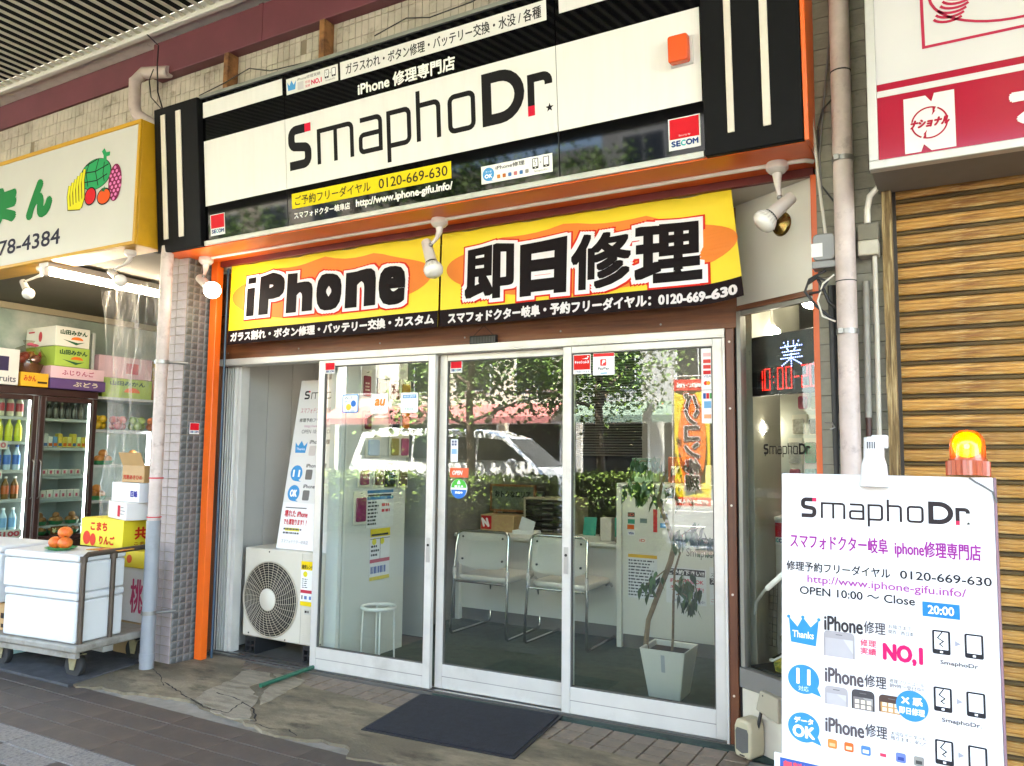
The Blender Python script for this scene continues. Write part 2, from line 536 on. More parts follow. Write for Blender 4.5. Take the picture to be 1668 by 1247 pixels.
# concrete apron in front of the shop
edge = [(-4.75, 3.02), (-4.60, 3.09), (-4.40, 3.10), (-4.18, 3.17), (-3.92, 3.19), (-3.62, 3.13), (-3.32, 3.09), (-3.15, 3.05), (-2.97, 3.06), (-2.85, 3.12), (-2.70, 3.13), (-2.59, 3.02), (-2.35, 3.06), (-1.9, 3.02), (-1.3, 3.06), (-0.9, 3.03)]
back = [(-0.9, 3.70), (-1.5, 3.71), (-2.0, 3.72), (-2.9, 3.71), (-3.2, 3.73), (-3.5, 3.75), (-3.66, 3.80), (-3.78, 3.93), (-3.92, 3.87), (-4.05, 3.80), (-4.22, 3.83), (-4.34, 3.97), (-4.5, 4.0), (-4.68, 4.0), (-4.70, 3.66), (-5.1, 3.66), (-5.1, 3.12)]
apron = struct(obj('concrete_apron', G().slab(jitter(edge, 0.012, 0.05, 3, False)+jitter(back, 0.006, 0.06, 4, False)+[(-5.1, 3.12)], -0.03, 0.011), m_conc))
sme = [(-4.146, 3.755), (-4.124, 3.837), (-3.963, 3.835), (-3.839, 3.748), (-3.852, 3.555), (-3.637, 3.430), (-3.472, 3.212), (-3.352, 3.133), (-3.471, 3.105), (-3.637, 3.122), (-3.926, 3.225), (-4.020, 3.421), (-4.050, 3.586)]
obj('cement_patch', G().slab(jitter(sme, 0.014, 0.04, 8), 0.008, 0.0145), m_cem, apron)
sme2 = [(-3.943, 3.847), (-3.768, 3.857), (-3.643, 3.837), (-3.591, 3.628), (-3.525, 3.419), (-3.539, 3.358), (-3.685, 3.512), (-3.780, 3.721)]
obj('cement_patch', G().slab(jitter(sme2, 0.012, 0.04, 9), 0.008, 0.0138), m_cem, apron)
g = G()
ground_stroke(g, jitter([(-4.361, 3.346), (-4.039, 3.238), (-3.894, 3.191), (-3.757, 3.147), (-3.571, 3.150), (-3.648, 3.330), (-3.486, 3.264), (-3.326, 3.126), (-3.395, 3.129)], 0.006, 0.03, 11, False), 0.009, 0.0150, 1)
ground_stroke(g, jitter([(-3.919, 3.368), (-3.773, 3.360), (-3.648, 3.330)], 0.006, 0.03, 12, False), 0.007, 0.0150, 2)
ground_stroke(g, jitter([(-3.311, 3.113), (-3.189, 3.100), (-3.094, 3.136), (-2.997, 3.091), (-2.949, 3.060)], 0.005, 0.03, 13, False), 0.007, 0.0120, 3)
ground_stroke(g, jitter([(-4.771, 3.540), (-4.508, 3.429), (-4.289, 3.284)], 0.006, 0.03, 14, False), 0.006, 0.0118, 4)
stuff(obj('crack', g, m_crack, apron))
# entrance tiles along the doors
TS = 0.119
tm = None
for i in range(0, 31):
    for j in range(0, 4):
        x = -4.62+i*TS; y = 3.62+j*TS+(x+4.0)*0.02
        if y+TS > 4.045+(x+3.8)*0.04:
            continue
        if x < -2.6 and y < 3.63:
            continue
        if tm is None:
            tm = obj('entrance_tile', cbox(0.003, TS-0.003, 0.003, TS-0.003, -0.02, 0.0, 0.003), m_tile, apron, loc=(x, y, 0.009))
        else:
            clone(tm, 'entrance_tile', apron, (x, y, 0.009+rr.uniform(-0.001, 0.001)), (rr.uniform(-0.006, 0.006), rr.uniform(-0.006, 0.006), 0))
sill = struct(obj('door_sill', G().box(-0.95, 2.80, -0.055, 0.10, -0.02, 0.012), mat('sill_concrete', '5b564e', rough=0.8, var=0.2, bump=0.2), loc=(-3.815, 4.066, 0), rot=(0, 0, R(2.27))))

# ================================================================ building above and beside the shop
m_wtile = two_tone('wall_tile', 'c0b6a6', '9a8f80', 0.5, 0.68, 3.0, rough=0.5, bump=0.1, bscale=60, c3='6d604e')
m_wgrout = mat('wall_grout', '8a7d69', rough=0.9, var=0.2, scale=6)
m_maroon = mat('maroon_paint', '6d3840', rough=0.55, var=0.16, scale=2.5, dirt=0.35, dcol='4b302c')
m_plaster = mat('building_plaster', 'b8ae9c', rough=0.9, var=0.1, scale=1.0, dirt=0.25)
wall = tag(obj('upper_wall', G().box(-12, 4.5, 3.66, 9.5, 3.75, 4.55), m_wgrout), 'beige tiled upper wall with maroon band above the shop signs', 'wall')
obj('upper_storey', G().box(-12, 4.5, 3.72, 9.5, 4.552, 8.5), m_plaster, wall)
# mosaic of the upper wall, 50 x 95 mm
g = G(); rr = random.Random(2)
tw, th = 0.052, 0.098
for i in range(0, 150):
    for j in range(0, 5):
        x = -8.6+i*tw; z = 3.765+j*th
        d = rr.uniform(-0.0015, 0.0015)
        if rr.random() < 0.012:
            continue
        g.box(x+0.002, x+tw-0.002, 3.654+d, 3.665, z+0.002, z+th-0.002)
stuff(obj('wall_tile', g, m_wtile, wall))
obj('painted_band', G().box(-12, -5.12, 3.638, 3.6645, 4.26, 4.475), m_maroon, wall)
mb = tag(obj('fascia_box', G().box(-5.12, 1.5, 3.565, 3.6535, 4.19, 4.455), m_maroon, bevel=0.006), 'long maroon metal fascia box under the arcade ceiling above the shop sign', 'fascia')
obj('seam', G().box(-4.02, -3.98, 3.5615, 3.5655, 4.19, 4.455), m_maroon, mb)
# ledges left behind on the wall by older signs
m_rustw = two_tone('rusty_steel', '9a6a3c', '5b3a22', 0.45, 0.65, 12, rough=0.8, bump=0.4)
for x in (-4.32, -3.44, -1.4):
    tag(obj('bracket', G().box(x-0.022, x+0.022, 3.56, 3.652, 3.80, 4.19).box(x-0.022, x+0.022, 3.42, 3.56, 3.80, 3.83), m_rustw, bevel=0.004),
        {-4.32: 'rusty steel bracket above the left end of the shop sign', -3.44: 'rusty steel bracket above the small phone sticker of the shop sign', -1.4: 'rusty steel bracket above the right part of the shop sign'}[x], 'bracket', 'steel brackets above the sign')

# arcade canopy: slatted ceiling over the pavement
m_cslat = mat('canopy_slat', 'd2cdba', rough=0.5, var=0.08)
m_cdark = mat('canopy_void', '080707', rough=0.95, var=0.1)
m_ctrim = mat('canopy_trim', 'ddd9cf', rough=0.5, var=0.08, dirt=0.2)
can = thing('arcade_canopy', 'slatted ceiling of the covered arcade above the pavement', 'canopy', (0, 0, 4.48))
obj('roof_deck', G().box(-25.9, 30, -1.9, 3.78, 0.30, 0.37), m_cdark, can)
obj('edge_trim', G().box(-25.9, 30, 3.445, 3.49, -0.03, 0.06), m_ctrim, can, bevel=0.006)
obj('street_fascia', G().box(-25.9, 30, -1.95, -1.90, -0.12, 0.37), m_ctrim, can)
sl0 = None
for i in range(0, 115):
    x = -11.0+i*0.098
    if sl0 is None:
        sl0 = obj('slat', G().box(-0.018, 0.018, -1.88, 3.444, 0.0, 0.005), m_cslat, can, loc=(x, 0, 0))
    else:
        clone(sl0, 'slat', can, (x, 0, 0))
pw = None
for i in range(0, 22):
    if pw is None:
        pw = obj('soffit_panel', G().box(0.002, 0.298, 3.4915, 3.636, -0.004, 0.014), m_ctrim, can, loc=(-8.8, 0, 0))
    else:
        clone(pw, 'soffit_panel', can, (-8.8+i*0.30, 0, 0))
obj('soffit_panel', G().box(-25.9, 30, 3.4915, 3.636, 0.016, 0.03), m_wgrout, can)
obj('ceiling_panel', G().box(-25.9, -11.05, -1.88, 3.444, 0.0, 0.03).box(0.25, 30, -1.88, 3.444, 0.0, 0.03), m_cslat, can)
for k, x in enumerate((-17.5, -11.5, 1.6, 8.0)):
    cp = thing('canopy_post', ['brown steel arcade post farthest left at the kerb', 'brown steel arcade post left of the hedge', 'brown steel arcade post right of the photographer', 'brown steel arcade post far right at the kerb'][k], 'post', (x, -1.8, 0), group='arcade posts along the kerb')
    obj('shaft', G().cyl((0, 0, 0.2), (0, 0, 4.8), 0.07, 16), mat('post_brown', '4e3b34', rough=0.4, var=0.1), cp, smooth=40)
    obj('base', G().lathe([(0.13, 0), (0.13, 0.16), (0.09, 0.2)], 16), mat('post_brown', '4e3b34'), cp, smooth=40)

# ---------------------------------------------------------------- tiled pillar between the two shops
m_lav = two_tone('lavender_paint', 'ab9e9b', '93857f', 0.5, 0.72, 3, rough=0.5, bump=0.15, bscale=50, rnd=0.04, c3='8a7470')
m_mos = two_tone('mosaic_tile', '5a5b59', '8b8e8f', 0.45, 0.62, 7, rough=0.32, bump=0.15, bscale=40, rnd=0.28)
pil = thing('tiled_pillar', 'pillar with lavender front and grey mosaic side between the fruit shop and doors', 'pillar', (-4.87, 3.75, 0))
obj('core', G().box(-0.15, 0.156, -0.104, 0.12, 0, 2.83), m_wgrout, pil)
pt = None
for i in range(0, 3):
    for j in range(0, 45):
        w = 0.101
        p = (-0.149+i*w, -0.1065, j*0.0628)
        if pt is None:
            pt = obj('front_tile', cbox(0.0015, w-0.0015, 0, 0.012, 0.0015, 0.0613, 0.002, 'y'), m_lav, pil, loc=p)
        else:
            clone(pt, 'front_tile', pil, p)
mt = None
for i in range(0, 4):
    for j in range(0, 56):
        w = 0.0525
        p = (0.1585+rr.uniform(-0.0004, 0.0004), -0.103+i*w, 0.002+j*0.0503)
        if mt is None:
            mt = obj('mosaic_tile', cbox(0.0015, w-0.0015, 0, 0.010, 0.0015, 0.0488, 0.0016, 'y'), m_mos, pil, loc=p, rot=(0, 0, PI/2))
        else:
            clone(mt, 'mosaic_tile', pil, p, (rr.uniform(-0.012, 0.012), 0, PI/2+rr.uniform(-0.012, 0.012)))
def secom(par, x0, z0, x1, z1, y=-0.002, name='security_sticker'):
    """square security sticker: red field above the firm's name on white"""
    s = obj(name, G().rect(x0, z0, x1, z1, y), ink('e9e7e4'), par)
    h = z1-z0; w = x1-x0
    obj('red_field', G().rect(x0+w*0.04, z0+h*0.34, x1-w*0.04, z1-h*0.03, y-0.001), ink('d3202c'), s)
    for t, a, b, c in (('SE', 0.08, 0.38, '1f3f7a'), ('C', 0.38, 0.54, '3fb0b0'), ('OM', 0.54, 0.93, '1f3f7a')):
        text(s, t, (x0+w*a, z0+h*0.10), (x0+w*b, z0+h*0.29), c, bold=w*0.012, y=y-0.001, dirs=4)
    return s
ps = thing('security_sticker', 'small red and white security sticker on the mosaic side of the pillar', 'sticker', (-4.701, 3.75, 0), (0, 0, PI/2))
pa, pb = (3.707, 1.646), (3.788, 1.567)
secom(ps, pa[0]-3.75, pb[1], pb[0]-3.75, pa[1])

# drain pipe in front of the pillar: grey foot, lavender above
m_pvc = mat('grey_pipe', '8b8e92', rough=0.45, var=0.1, dirt=0.3)
m_pipe = two_tone('painted_pipe', 'c6b5ac', 'ab9a90', 0.5, 0.7, 4, rough=0.45, bump=0.1, c3='7d6b66')
m_steel = mat('dull_steel', '8f8d88', rough=0.4, metal=0.8, var=0.15, dirt=0.3)
dp = thing('drain_pipe', 'grey and lavender drain pipe standing against the tiled pillar', 'pipe', (-4.752, 3.50, 0))
obj('lower_pipe', G().cyl((0, 0, 0.0), (0, 0, 0.98), 0.046, 20), m_pvc, dp, smooth=40)
obj('upper_pipe', G().cyl((0, 0, 0.97), (0, 0, 2.86), 0.041, 20), m_pipe, dp, smooth=40)
for z in (0.06,):
    obj('collar', G().cyl((0, 0, z), (0, 0, z+0.05), 0.050, 20), m_pvc, dp, smooth=40)
for z in (0.36, 2.04):
    cl = obj('clamp', G().cyl((0, 0, z), (0, 0, z+0.025), 0.052, 20), m_steel, dp, smooth=40)
    obj('clamp_arm', G().cyl((0.03, 0.0, z+0.012), (0.10, 0.13, z+0.012), 0.010, 8), m_steel, cl, smooth=40)
obj('tie', G().lathe([(0.0, 1.26), (0.0472, 1.26), (0.0472, 1.268), (0.0, 1.268)], 20), ink('c02a3a'), dp)
obj('tie', G().lathe([(0.0, 1.0), (0.0472, 1.0), (0.0472, 1.006), (0.0, 1.006)], 20), ink('c02a3a'), dp)
# elbow above, from the maroon box down behind the black panel
el = [(-4.932, 4.200), (-5.155, 4.222), (-5.191, 4.151), (-5.182, 3.954), (-5.140, 3.880), (-4.894, 3.716)]
ey = [3.57, 3.52, 3.48, 3.48, 3.48, 3.56]
tag(obj('elbow_pipe', G().tube([(p[0], y, p[1]) for p, y in zip(el, ey)], 0.043, 14), m_pipe, smooth=50), 'bent lavender drain pipe leaving the maroon fascia above the black sign panel', 'pipe')
m_cable = mat('black_cable', '1c1a19', rough=0.5, var=0.1)
tag(obj('hanging_cable', G().tube([(p[0], 3.45, p[1]) for p in ((-5.142, 4.566), (-5.035, 4.453), (-4.902, 4.335), (-4.904, 4.194), (-4.881, 3.983), (-4.824, 3.858))], 0.005, 6), m_cable, smooth=60), 'thin black cable hanging from the arcade ceiling past the fascia corner', 'cable')
tag(obj('hanging_cable', G().tube([(p[0], 3.45, p[1]) for p in ((-4.943, 4.171), (-4.985, 4.098), (-4.954, 3.963), (-4.838, 3.857))], 0.004, 6), m_cable, smooth=60), 'thin dark wire looping beside the bent drain pipe', 'cable')
tag(obj('sagging_wire', G().tube([(p[0], 3.55, p[1]) for p in ((-4.562, 3.931), (-4.315, 3.964), (-4.073, 4.011), (-3.875, 3.947), (-3.442, 3.920))], 0.004, 6), m_cable, smooth=60), 'wire knotted along the tiled wall above the left of the sign', 'cable')
tag(obj('sagging_wire', G().tube([(p[0], 3.55, p[1]) for p in ((-2.999, 3.958), (-2.761, 4.005), (-2.592, 3.963), (-2.298, 3.976), (-2.178, 4.006))], 0.004, 6), m_cable, smooth=60), 'wire knotted along the tiled wall above the middle of the sign', 'cable')

# ---------------------------------------------------------------- opening of the phone shop
m_orange = mat('orange_paint', 'ea661a', rough=0.38, var=0.06, dirt=0.12, dcol='7a3415')
m_dred = mat('dark_red_paint', '6b241d', rough=0.45, var=0.12)
m_wood = two_tone('brown_wood', '7d4c2c', '57331f', 0.42, 0.66, 3.0, rough=0.42, stretch=(0.6, 6, 10), bump=0.15, bscale=30)
m_woodv = two_tone('brown_wood_upright', '6d3f25', '4d2c1b', 0.42, 0.66, 3.0, rough=0.42, stretch=(10, 6, 0.6), bump=0.15, bscale=30)
m_alu = mat('white_aluminium', 'cfccc4', rough=0.35, metal=0.25, var=0.06, dirt=0.32, dcol='857c6c')
m_beige = mat('beige_board', 'cfc9bb', rough=0.6, var=0.05, dirt=0.1)
tag(obj('orange_post', G().box(-4.682, -4.612, 3.815, 3.868, 0.012, 2.828), m_orange, bevel=0.004), 'orange steel post beside the mosaic pillar, left of the doors', 'post')
tag(obj('orange_post', G().box(-0.575, -0.533, 3.815, 3.868, 0.012, 2.77), m_orange, bevel=0.004), 'orange steel post right of the angled showcase window', 'post')
tag(obj('header_beam', G().box(-4.61, -0.56, 3.832, 3.862, 2.772, 2.831), m_dred, bevel=0.003), 'dark red beam under the sign that the yellow banners hang from', 'beam')
tag(obj('blue_strip', G().tube([(-4.603, 3.90, 0.012), (-4.603, 3.90, 2.77)], 0.008, 8), mat('blue_grey_pipe', '33495a', rough=0.4, var=0.08), smooth=60), 'thin blue grey pipe running up beside the left orange post', 'pipe')
struct(obj('recess_ceiling', G().box(-4.72, -0.5, 3.863, 4.6, 2.776, 2.81), m_beige))
DLOC, DROT = (-3.815, 4.066, 0), (0, 0, R(2.27))
hd = thing('wooden_header', 'brown stained wooden board across the opening above the sliding doors', 'header', DLOC, DROT)
obj('board', G().box(-0.985, 2.83, -0.02, 0.06, 2.125, 2.46), m_wood, hd, bevel=0.004)
obj('board', G().box(-0.985, 2.83, -0.016, 0.06, 2.463, 2.775), m_wood, hd, bevel=0.004)
scr = None
for x in [-.88, -.2, .5, 1.15, 1.8, 2.4]:
    s = G().cyl((x, -0.0205, 2.17), (x, -0.0235, 2.17), 0.006, 8)
    obj('screw', s, m_steel, hd)
wp = thing('wooden_post', 'brown wooden post between the right sliding door and the showcase window', 'post', DLOC, DROT)
obj('upright', G().box(2.754, 2.80, -0.045, 0.07, 0.012, 2.123), m_woodv, wp, bevel=0.004)
obj('upright', G().box(2.803, 2.826, -0.03, 0.07, 0.012, 2.123), mat('gap_shade', '1a1412', rough=0.8, var=0.1), wp)  # near-black bar stands in for the shaded gap beside the post
for z in (0.25, 0.75, 1.2, 1.7, 2.05):
    obj('screw', G().cyl((2.775, -0.0455, z), (2.775, -0.049, z), 0.006, 8), mat('pale_screw', 'd8cfc0', rough=0.4, var=0.05), wp)
tag(obj('wooden_post', G().box(-1.015, -0.955, -0.04, 0.05, 0.012, 2.123), m_woodv, bevel=0.004, loc=DLOC, rot=DROT), 'brown wooden post between the orange post and the white shutter guide', 'post')
# ================================================================ shop sign
def logo(par, x0, z0, x1, h, col='1c1a1b', red='d3203a', y=-0.003, star=True):
    """word mark drawn from strokes: heavy S and Dr, hairline letters between, red tip and red foot"""
    sx = (x1-x0)/(3.056-1.223); sz = h/0.28
    def q(p):
        return (x0+(p[0]-1.223)*sx, z0+(p[1]-0.36)*sz)
    def st(g, pts, w, closed=False):
        g.stroke([q(p) for p in pts], w*sz*1.05, y, closed)
    t = 0.027
    g = G()
    st(g, [(1.362, .604), (1.285, .604)]+arc(1.285, .566, .038, 90, 180, 5)+[(1.247, .545)]+arc(1.285, .538, .038, 180, 250, 4)+[(1.345, .49)]+arc(1.345, .452, .038, 70, 0, 5)+[(1.383, .425)]+arc(1.345, .424, .038, 0, -90, 5)+[(1.229, .386)], .052)
    obj('letter', g, ink(col), par); g = G()
    st(g, [(2.664, .387), (2.745, .387)]+arc(2.745, .499, .118, -90, 90, 12, .112)+[(2.664, .611)], .056, True)
    obj('letter', g, ink(col), par); g = G()
    g.rect(*q((2.911, .41)), *q((2.951, .575)), y)
    st(g, [(2.945, .553), (3.0, .553)]+arc(3.0, .52, .033, 90, 0, 5)+[(3.033, .506)], .042)
    obj('letter', g, ink(col), par)
    g = G()
    st(g, [(1.472, .36), (1.472, .575)], t)
    st(g, [(1.472, .561), (1.700, .561)]+arc(1.700, .530, .031, 90, 0, 4)+[(1.731, .36)], t)
    st(g, [(1.604, .55), (1.604, .36)], t)
    obj('letter', g, ink(col), par); g = G()
    st(g, [(1.795, .561), (1.915, .561)]+arc(1.915, .531, .030, 90, 0, 4)+[(1.945, .36)], t)
    st(g, [(1.935, .473), (1.822, .473)]+arc(1.822, .448, .025, 90, 180, 4)+arc(1.822, .399, .025, 180, 270, 4)+[(1.935, .374)], t)
    obj('letter', g, ink(col), par); g = G()
    st(g, [(2.005, .28), (2.005, .575)], t)
    st(g, [(2.015, .561), (2.120, .561)]+arc(2.120, .531, .030, 90, 0, 4)+arc(2.120, .404, .030, 0, -90, 4)+[(2.015, .374)], t)
    obj('letter', g, ink(col), par); g = G()
    st(g, [(2.215, .36), (2.215, .644)], t)
    st(g, [(2.225, .561), (2.322, .561)]+arc(2.322, .531, .030, 90, 0, 4)+[(2.352, .36)], t)
    obj('letter', g, ink(col), par); g = G()
    st(g, arc(2.548, .404, .030, -90, 0, 4)+arc(2.548, .531, .030, 0, 90, 4)+arc(2.458, .531, .030, 90, 180, 4)+arc(2.458, .404, .030, 180, 270, 4), t, True)
    obj('letter', g, ink(col), par)
    obj('red_accent', G().rect(*q((1.359, .578)), *q((1.409, .630)), y-0.0005), ink(red), par)
    obj('red_accent', G().rect(*q((2.911, .36)), *q((2.951, .412)), y-0.0005), ink(red), par)
    if star:
        c = (3.035, .383)
        obj('star', G().face([q((c[0]+(.024 if i % 2 == 0 else .010)*math.cos(R(90+36*i)), c[1]+(.024 if i % 2 == 0 else .010)*math.sin(R(90+36*i)))) for i in range(10)], y), ink(col), par)
def phones(par, x0, z0, x1, z1, y, col='2b2a2c'):
    """cracked phone > arrow > whole phone pictogram"""
    w = x1-x0; h = z1-z0; k = w*0.36
    for a in (x0, x1-k):
        p = obj('phone_pictogram', G().prism(rrect(a, z0, a+k, z1, k*0.1), y-0.001, y-0.0004), ink(col), par)
        lvl = par if par.parent is not None else p
        obj('phone_screen', G().rect(a+k*0.12, z0+h*0.2, a+k*0.88, z1-h*0.07, y-0.0014), ink('f0eeec'), lvl)
        obj('phone_button', G().rect(a+k*0.42, z0+h*0.06, a+k*0.58, z0+h*0.14, y-0.0014), ink('f0eeec'), lvl)
    p = lvl
    obj('arrow', G().face([(x0+w*0.45, z0+h*0.40), (x0+w*0.57, z0+h*0.52), (x0+w*0.45, z0+h*0.64)], y-0.0005), ink('9b9aa0'), p)
    obj('crack_line', G().stroke([(x0+k*.55, z1-h*.07), (x0+k*.3, z0+h*.68), (x0+k*.62, z0+h*.55), (x0+k*.4, z0+h*.42), (x0+k*.6, z0+h*.33)], k*0.07, y-0.0018), ink(col), p)
    return p
m_black = mat('gloss_black', '08080a', rough=0.04, var=0.05, scale=3, spec=0.2)
m_blackm = mat('matt_black', '111112', rough=0.6, var=0.14, scale=14, bump=0.08, bscale=25, spec=0.12)
m_white = mat('sign_white', 'ebe8e2', rough=0.16, var=0.03, scale=3, dirt=0.10, dcol='9a9284', stretch=(7, 1, 0.8))
m_strip = mat('cream_strip', 'dcd3c2', rough=0.45, var=0.12, scale=4)
sg = thing('shop_sign', 'long black and white shop sign with the phone repair lettering above the doors', 'sign', (-4.80, 3.5, 2.83), (math.atan(0.09), 0, 0))
obj('cabinet', G().box(0.44, 3.82, 0.016, 0.24, 0.0, 0.985), m_blackm, sg)
for k, (a, b) in enumerate(((0.442, 1.193), (1.1965, 3.077), (3.0805, 3.822))):
    obj('face_panel', G().box(a, b, 0.0, 0.0155, 0.02, 0.975), m_black, sg, bevel=0.002)
    obj('white_band', G().box(a+(0.0 if k else 0.008), b-(0.0 if k < 2 else 0.006), -0.0022, -0.0002, 0.252, 0.688), m_white, sg)
for a, b in ((0.45, 1.18), (3.105, 3.815)):
    obj('top_band', G().box(a, b, -0.0022, -0.0002, 0.846, 0.948), m_white, sg)
obj('top_trim', G().box(0.43, 3.83, -0.012, 0.05, 0.977, 1.0), mat('sign_trim', '8d8f86', rough=0.45, metal=0.3, var=0.12, dirt=0.3), sg, bevel=0.003)
obj('bottom_trim', G().box(0.44, 3.82, -0.016, 0.03, -0.012, 0.0185), mat('pale_trim', 'b9b9b0', rough=0.4, metal=0.3, var=0.1, dirt=0.2), sg, bevel=0.003)
for a, b, sts in ((-0.012, 0.432, ((0.066, 0.112), (0.222, 0.272))), (3.828, 4.256, ((3.936, 3.967), (4.091, 4.125)))):
    ep = obj('end_panel', G().box(a, b, -0.035, 0.22, -0.016, 0.985), m_blackm, sg, bevel=0.006)
    for s0, s1 in sts:
        obj('cream_strip', G().box(s0, s1, -0.044, -0.0355, 0.07, 0.93), m_strip, ep, bevel=0.003)
logo(sg, 1.223, 0.36, 3.056, 0.28, y=-0.0034)
obj('text_panel', G().box(1.657, 3.033, -0.0022, -0.0002, 0.833, 0.937), m_white, sg)
text(sg, 'ガラスわれ・ボタン修理・バッテリー交換・水没 / 各種', (1.70, 0.852), (3.005, 0.918), '2a2728', bold=0.001, y=-0.0032)
text(sg, 'iPhone 修理専門店', (1.786, 0.708), (2.47, 0.790), 'f2efe8', bold=0.0025, y=-0.0015)
p = obj('phone_sticker', G().box(1.217, 1.638, -0.0022, -0.0002, 0.836, 0.934), m_white, sg)
obj('crown', G().face([(1.232, .858), (1.292, .858), (1.300, .912), (1.280, .888), (1.262, .918), (1.244, .888), (1.226, .912)], -0.003), ink('4f9ad2'), p)
text(p, 'iPhone修理実績', (1.31, .902), (1.50, .922), '4a4848', y=-0.003)
text(p, '修理', (1.375, .872), (1.415, .89), 'd23a5a', y=-0.003); text(p, '実績', (1.375, .848), (1.415, .866), 'd23a5a', y=-0.003)
text(p, 'NO,1', (1.425, .85), (1.51, .886), 'd8265a', bold=0.002, y=-0.003, dirs=4)
obj('phone_photo', G().rect(1.312, .846, 1.362, .895, -0.003), ink('cfc8c8'), p)
phones(p, 1.535, .868, 1.622, .920, -0.0026)
text(p, 'SmaphoDr.', (1.54, .848), (1.62, .860), '4a4848', y=-0.003)
obj('yellow_panel', G().box(1.235, 2.423, -0.0022, -0.0002, 0.122, 0.215), ink('e8cf1e', 0.3), sg)
text(sg, 'ご予約フリーダイヤル', (1.262, 0.137), (1.86, 0.197), '3a3320', bold=0.0008, y=-0.0032)
text(sg, '0120-669-630', (1.92, 0.140), (2.40, 0.197), '3a3320', bold=0.0008, y=-0.0032)
text(sg, 'スマフォドクター岐阜店', (1.25, 0.056), (1.70, 0.098), 'f0ece4', bold=0.0012, y=-0.0016)
text(sg, 'http://www.iphone-gifu.info/', (1.745, 0.048), (2.43, 0.105), 'f0ece4', bold=0.0022, y=-0.0016)
p = obj('phone_sticker', G().box(2.615, 3.040, -0.0022, -0.0002, 0.055, 0.150), m_white, sg)
obj('speech_bubble', G().face(arc(2.66, .103, .036, -60, 270, 20)+[(2.69, .066)], -0.003), ink('4f9ad2'), p)
text(p, 'OK', (2.636, .082), (2.684, .104), 'ffffff', bold=0.0015, y=-0.0036, dirs=4)
text(p, 'データ', (2.642, .110), (2.680, .122), 'ffffff', y=-0.0036)
text(p, 'iPhone修理', (2.705, .118), (2.88, .142), '4a4848', bold=0.0006, y=-0.003, dirs=4)
for k, c in enumerate(('c9803c', 'b5632d', '4f78b5', 'c4767a', '4a77b0', '8c8880')):
    obj('app_icon', G().prism(rrect(2.712+k*0.034, .072, 2.732+k*0.034, .092, .004), -0.0032, -0.0023), ink(c), p)
phones(p, 2.925, .086, 3.022, .140, -0.0026)
text(p, 'SmaphoDr.', (2.935, .066), (3.015, .078), '4a4848', y=-0.003)
secom(sg, 0.492, 0.046, 0.630, 0.187, y=-0.0018)
s = secom(sg, 3.651, 0.047, 3.803, 0.197, y=-0.0018)
text(s, 'Security by', (3.70, .105), (3.755, .117), 'f0d0d0', y=-0.003)
# orange soffit and frame of the sign
ob = obj('soffit', G().box(-0.01, 4.262, 0.0, 0.36, -0.014, 0.0), m_orange, sg, loc=(0, 0.002, -0.005), rot=(-math.atan(0.09), 0, 0))
obj('side_frame', G().box(4.258, 4.278, -0.03, 0.30, -0.02, 1.0), m_orange, sg, bevel=0.003)
tag(obj('conduit', G().tube([(-4.54, 3.70, 2.803), (-0.62, 3.70, 2.803), (-0.575, 3.705, 2.803), (-0.545, 3.73, 2.80)], 0.011, 8), mat('ivory_conduit', 'd9d2c4', rough=0.4, var=0.06), smooth=50), 'ivory conduit running along the orange underside of the shop sign', 'conduit')
al = thing('alarm_box', 'orange alarm box mounted on the white right part of the shop sign', 'alarm', (-1.072, 3.45, 3.325), (math.atan(0.09), 0, 0))
obj('back_plate', G().box(-0.050, 0.056, -0.012, 0.008, -0.066, 0.066), mat('pale_plastic', 'd6d2cb', rough=0.4, var=0.04), al, bevel=0.004)
obj('lens', G().prism(rrect(-0.048, -0.062, 0.046, 0.062, 0.012), -0.06, -0.012), mat('orange_plastic', 'e8571c', rough=0.25, var=0.04), al, bevel=0.008, seg=3)

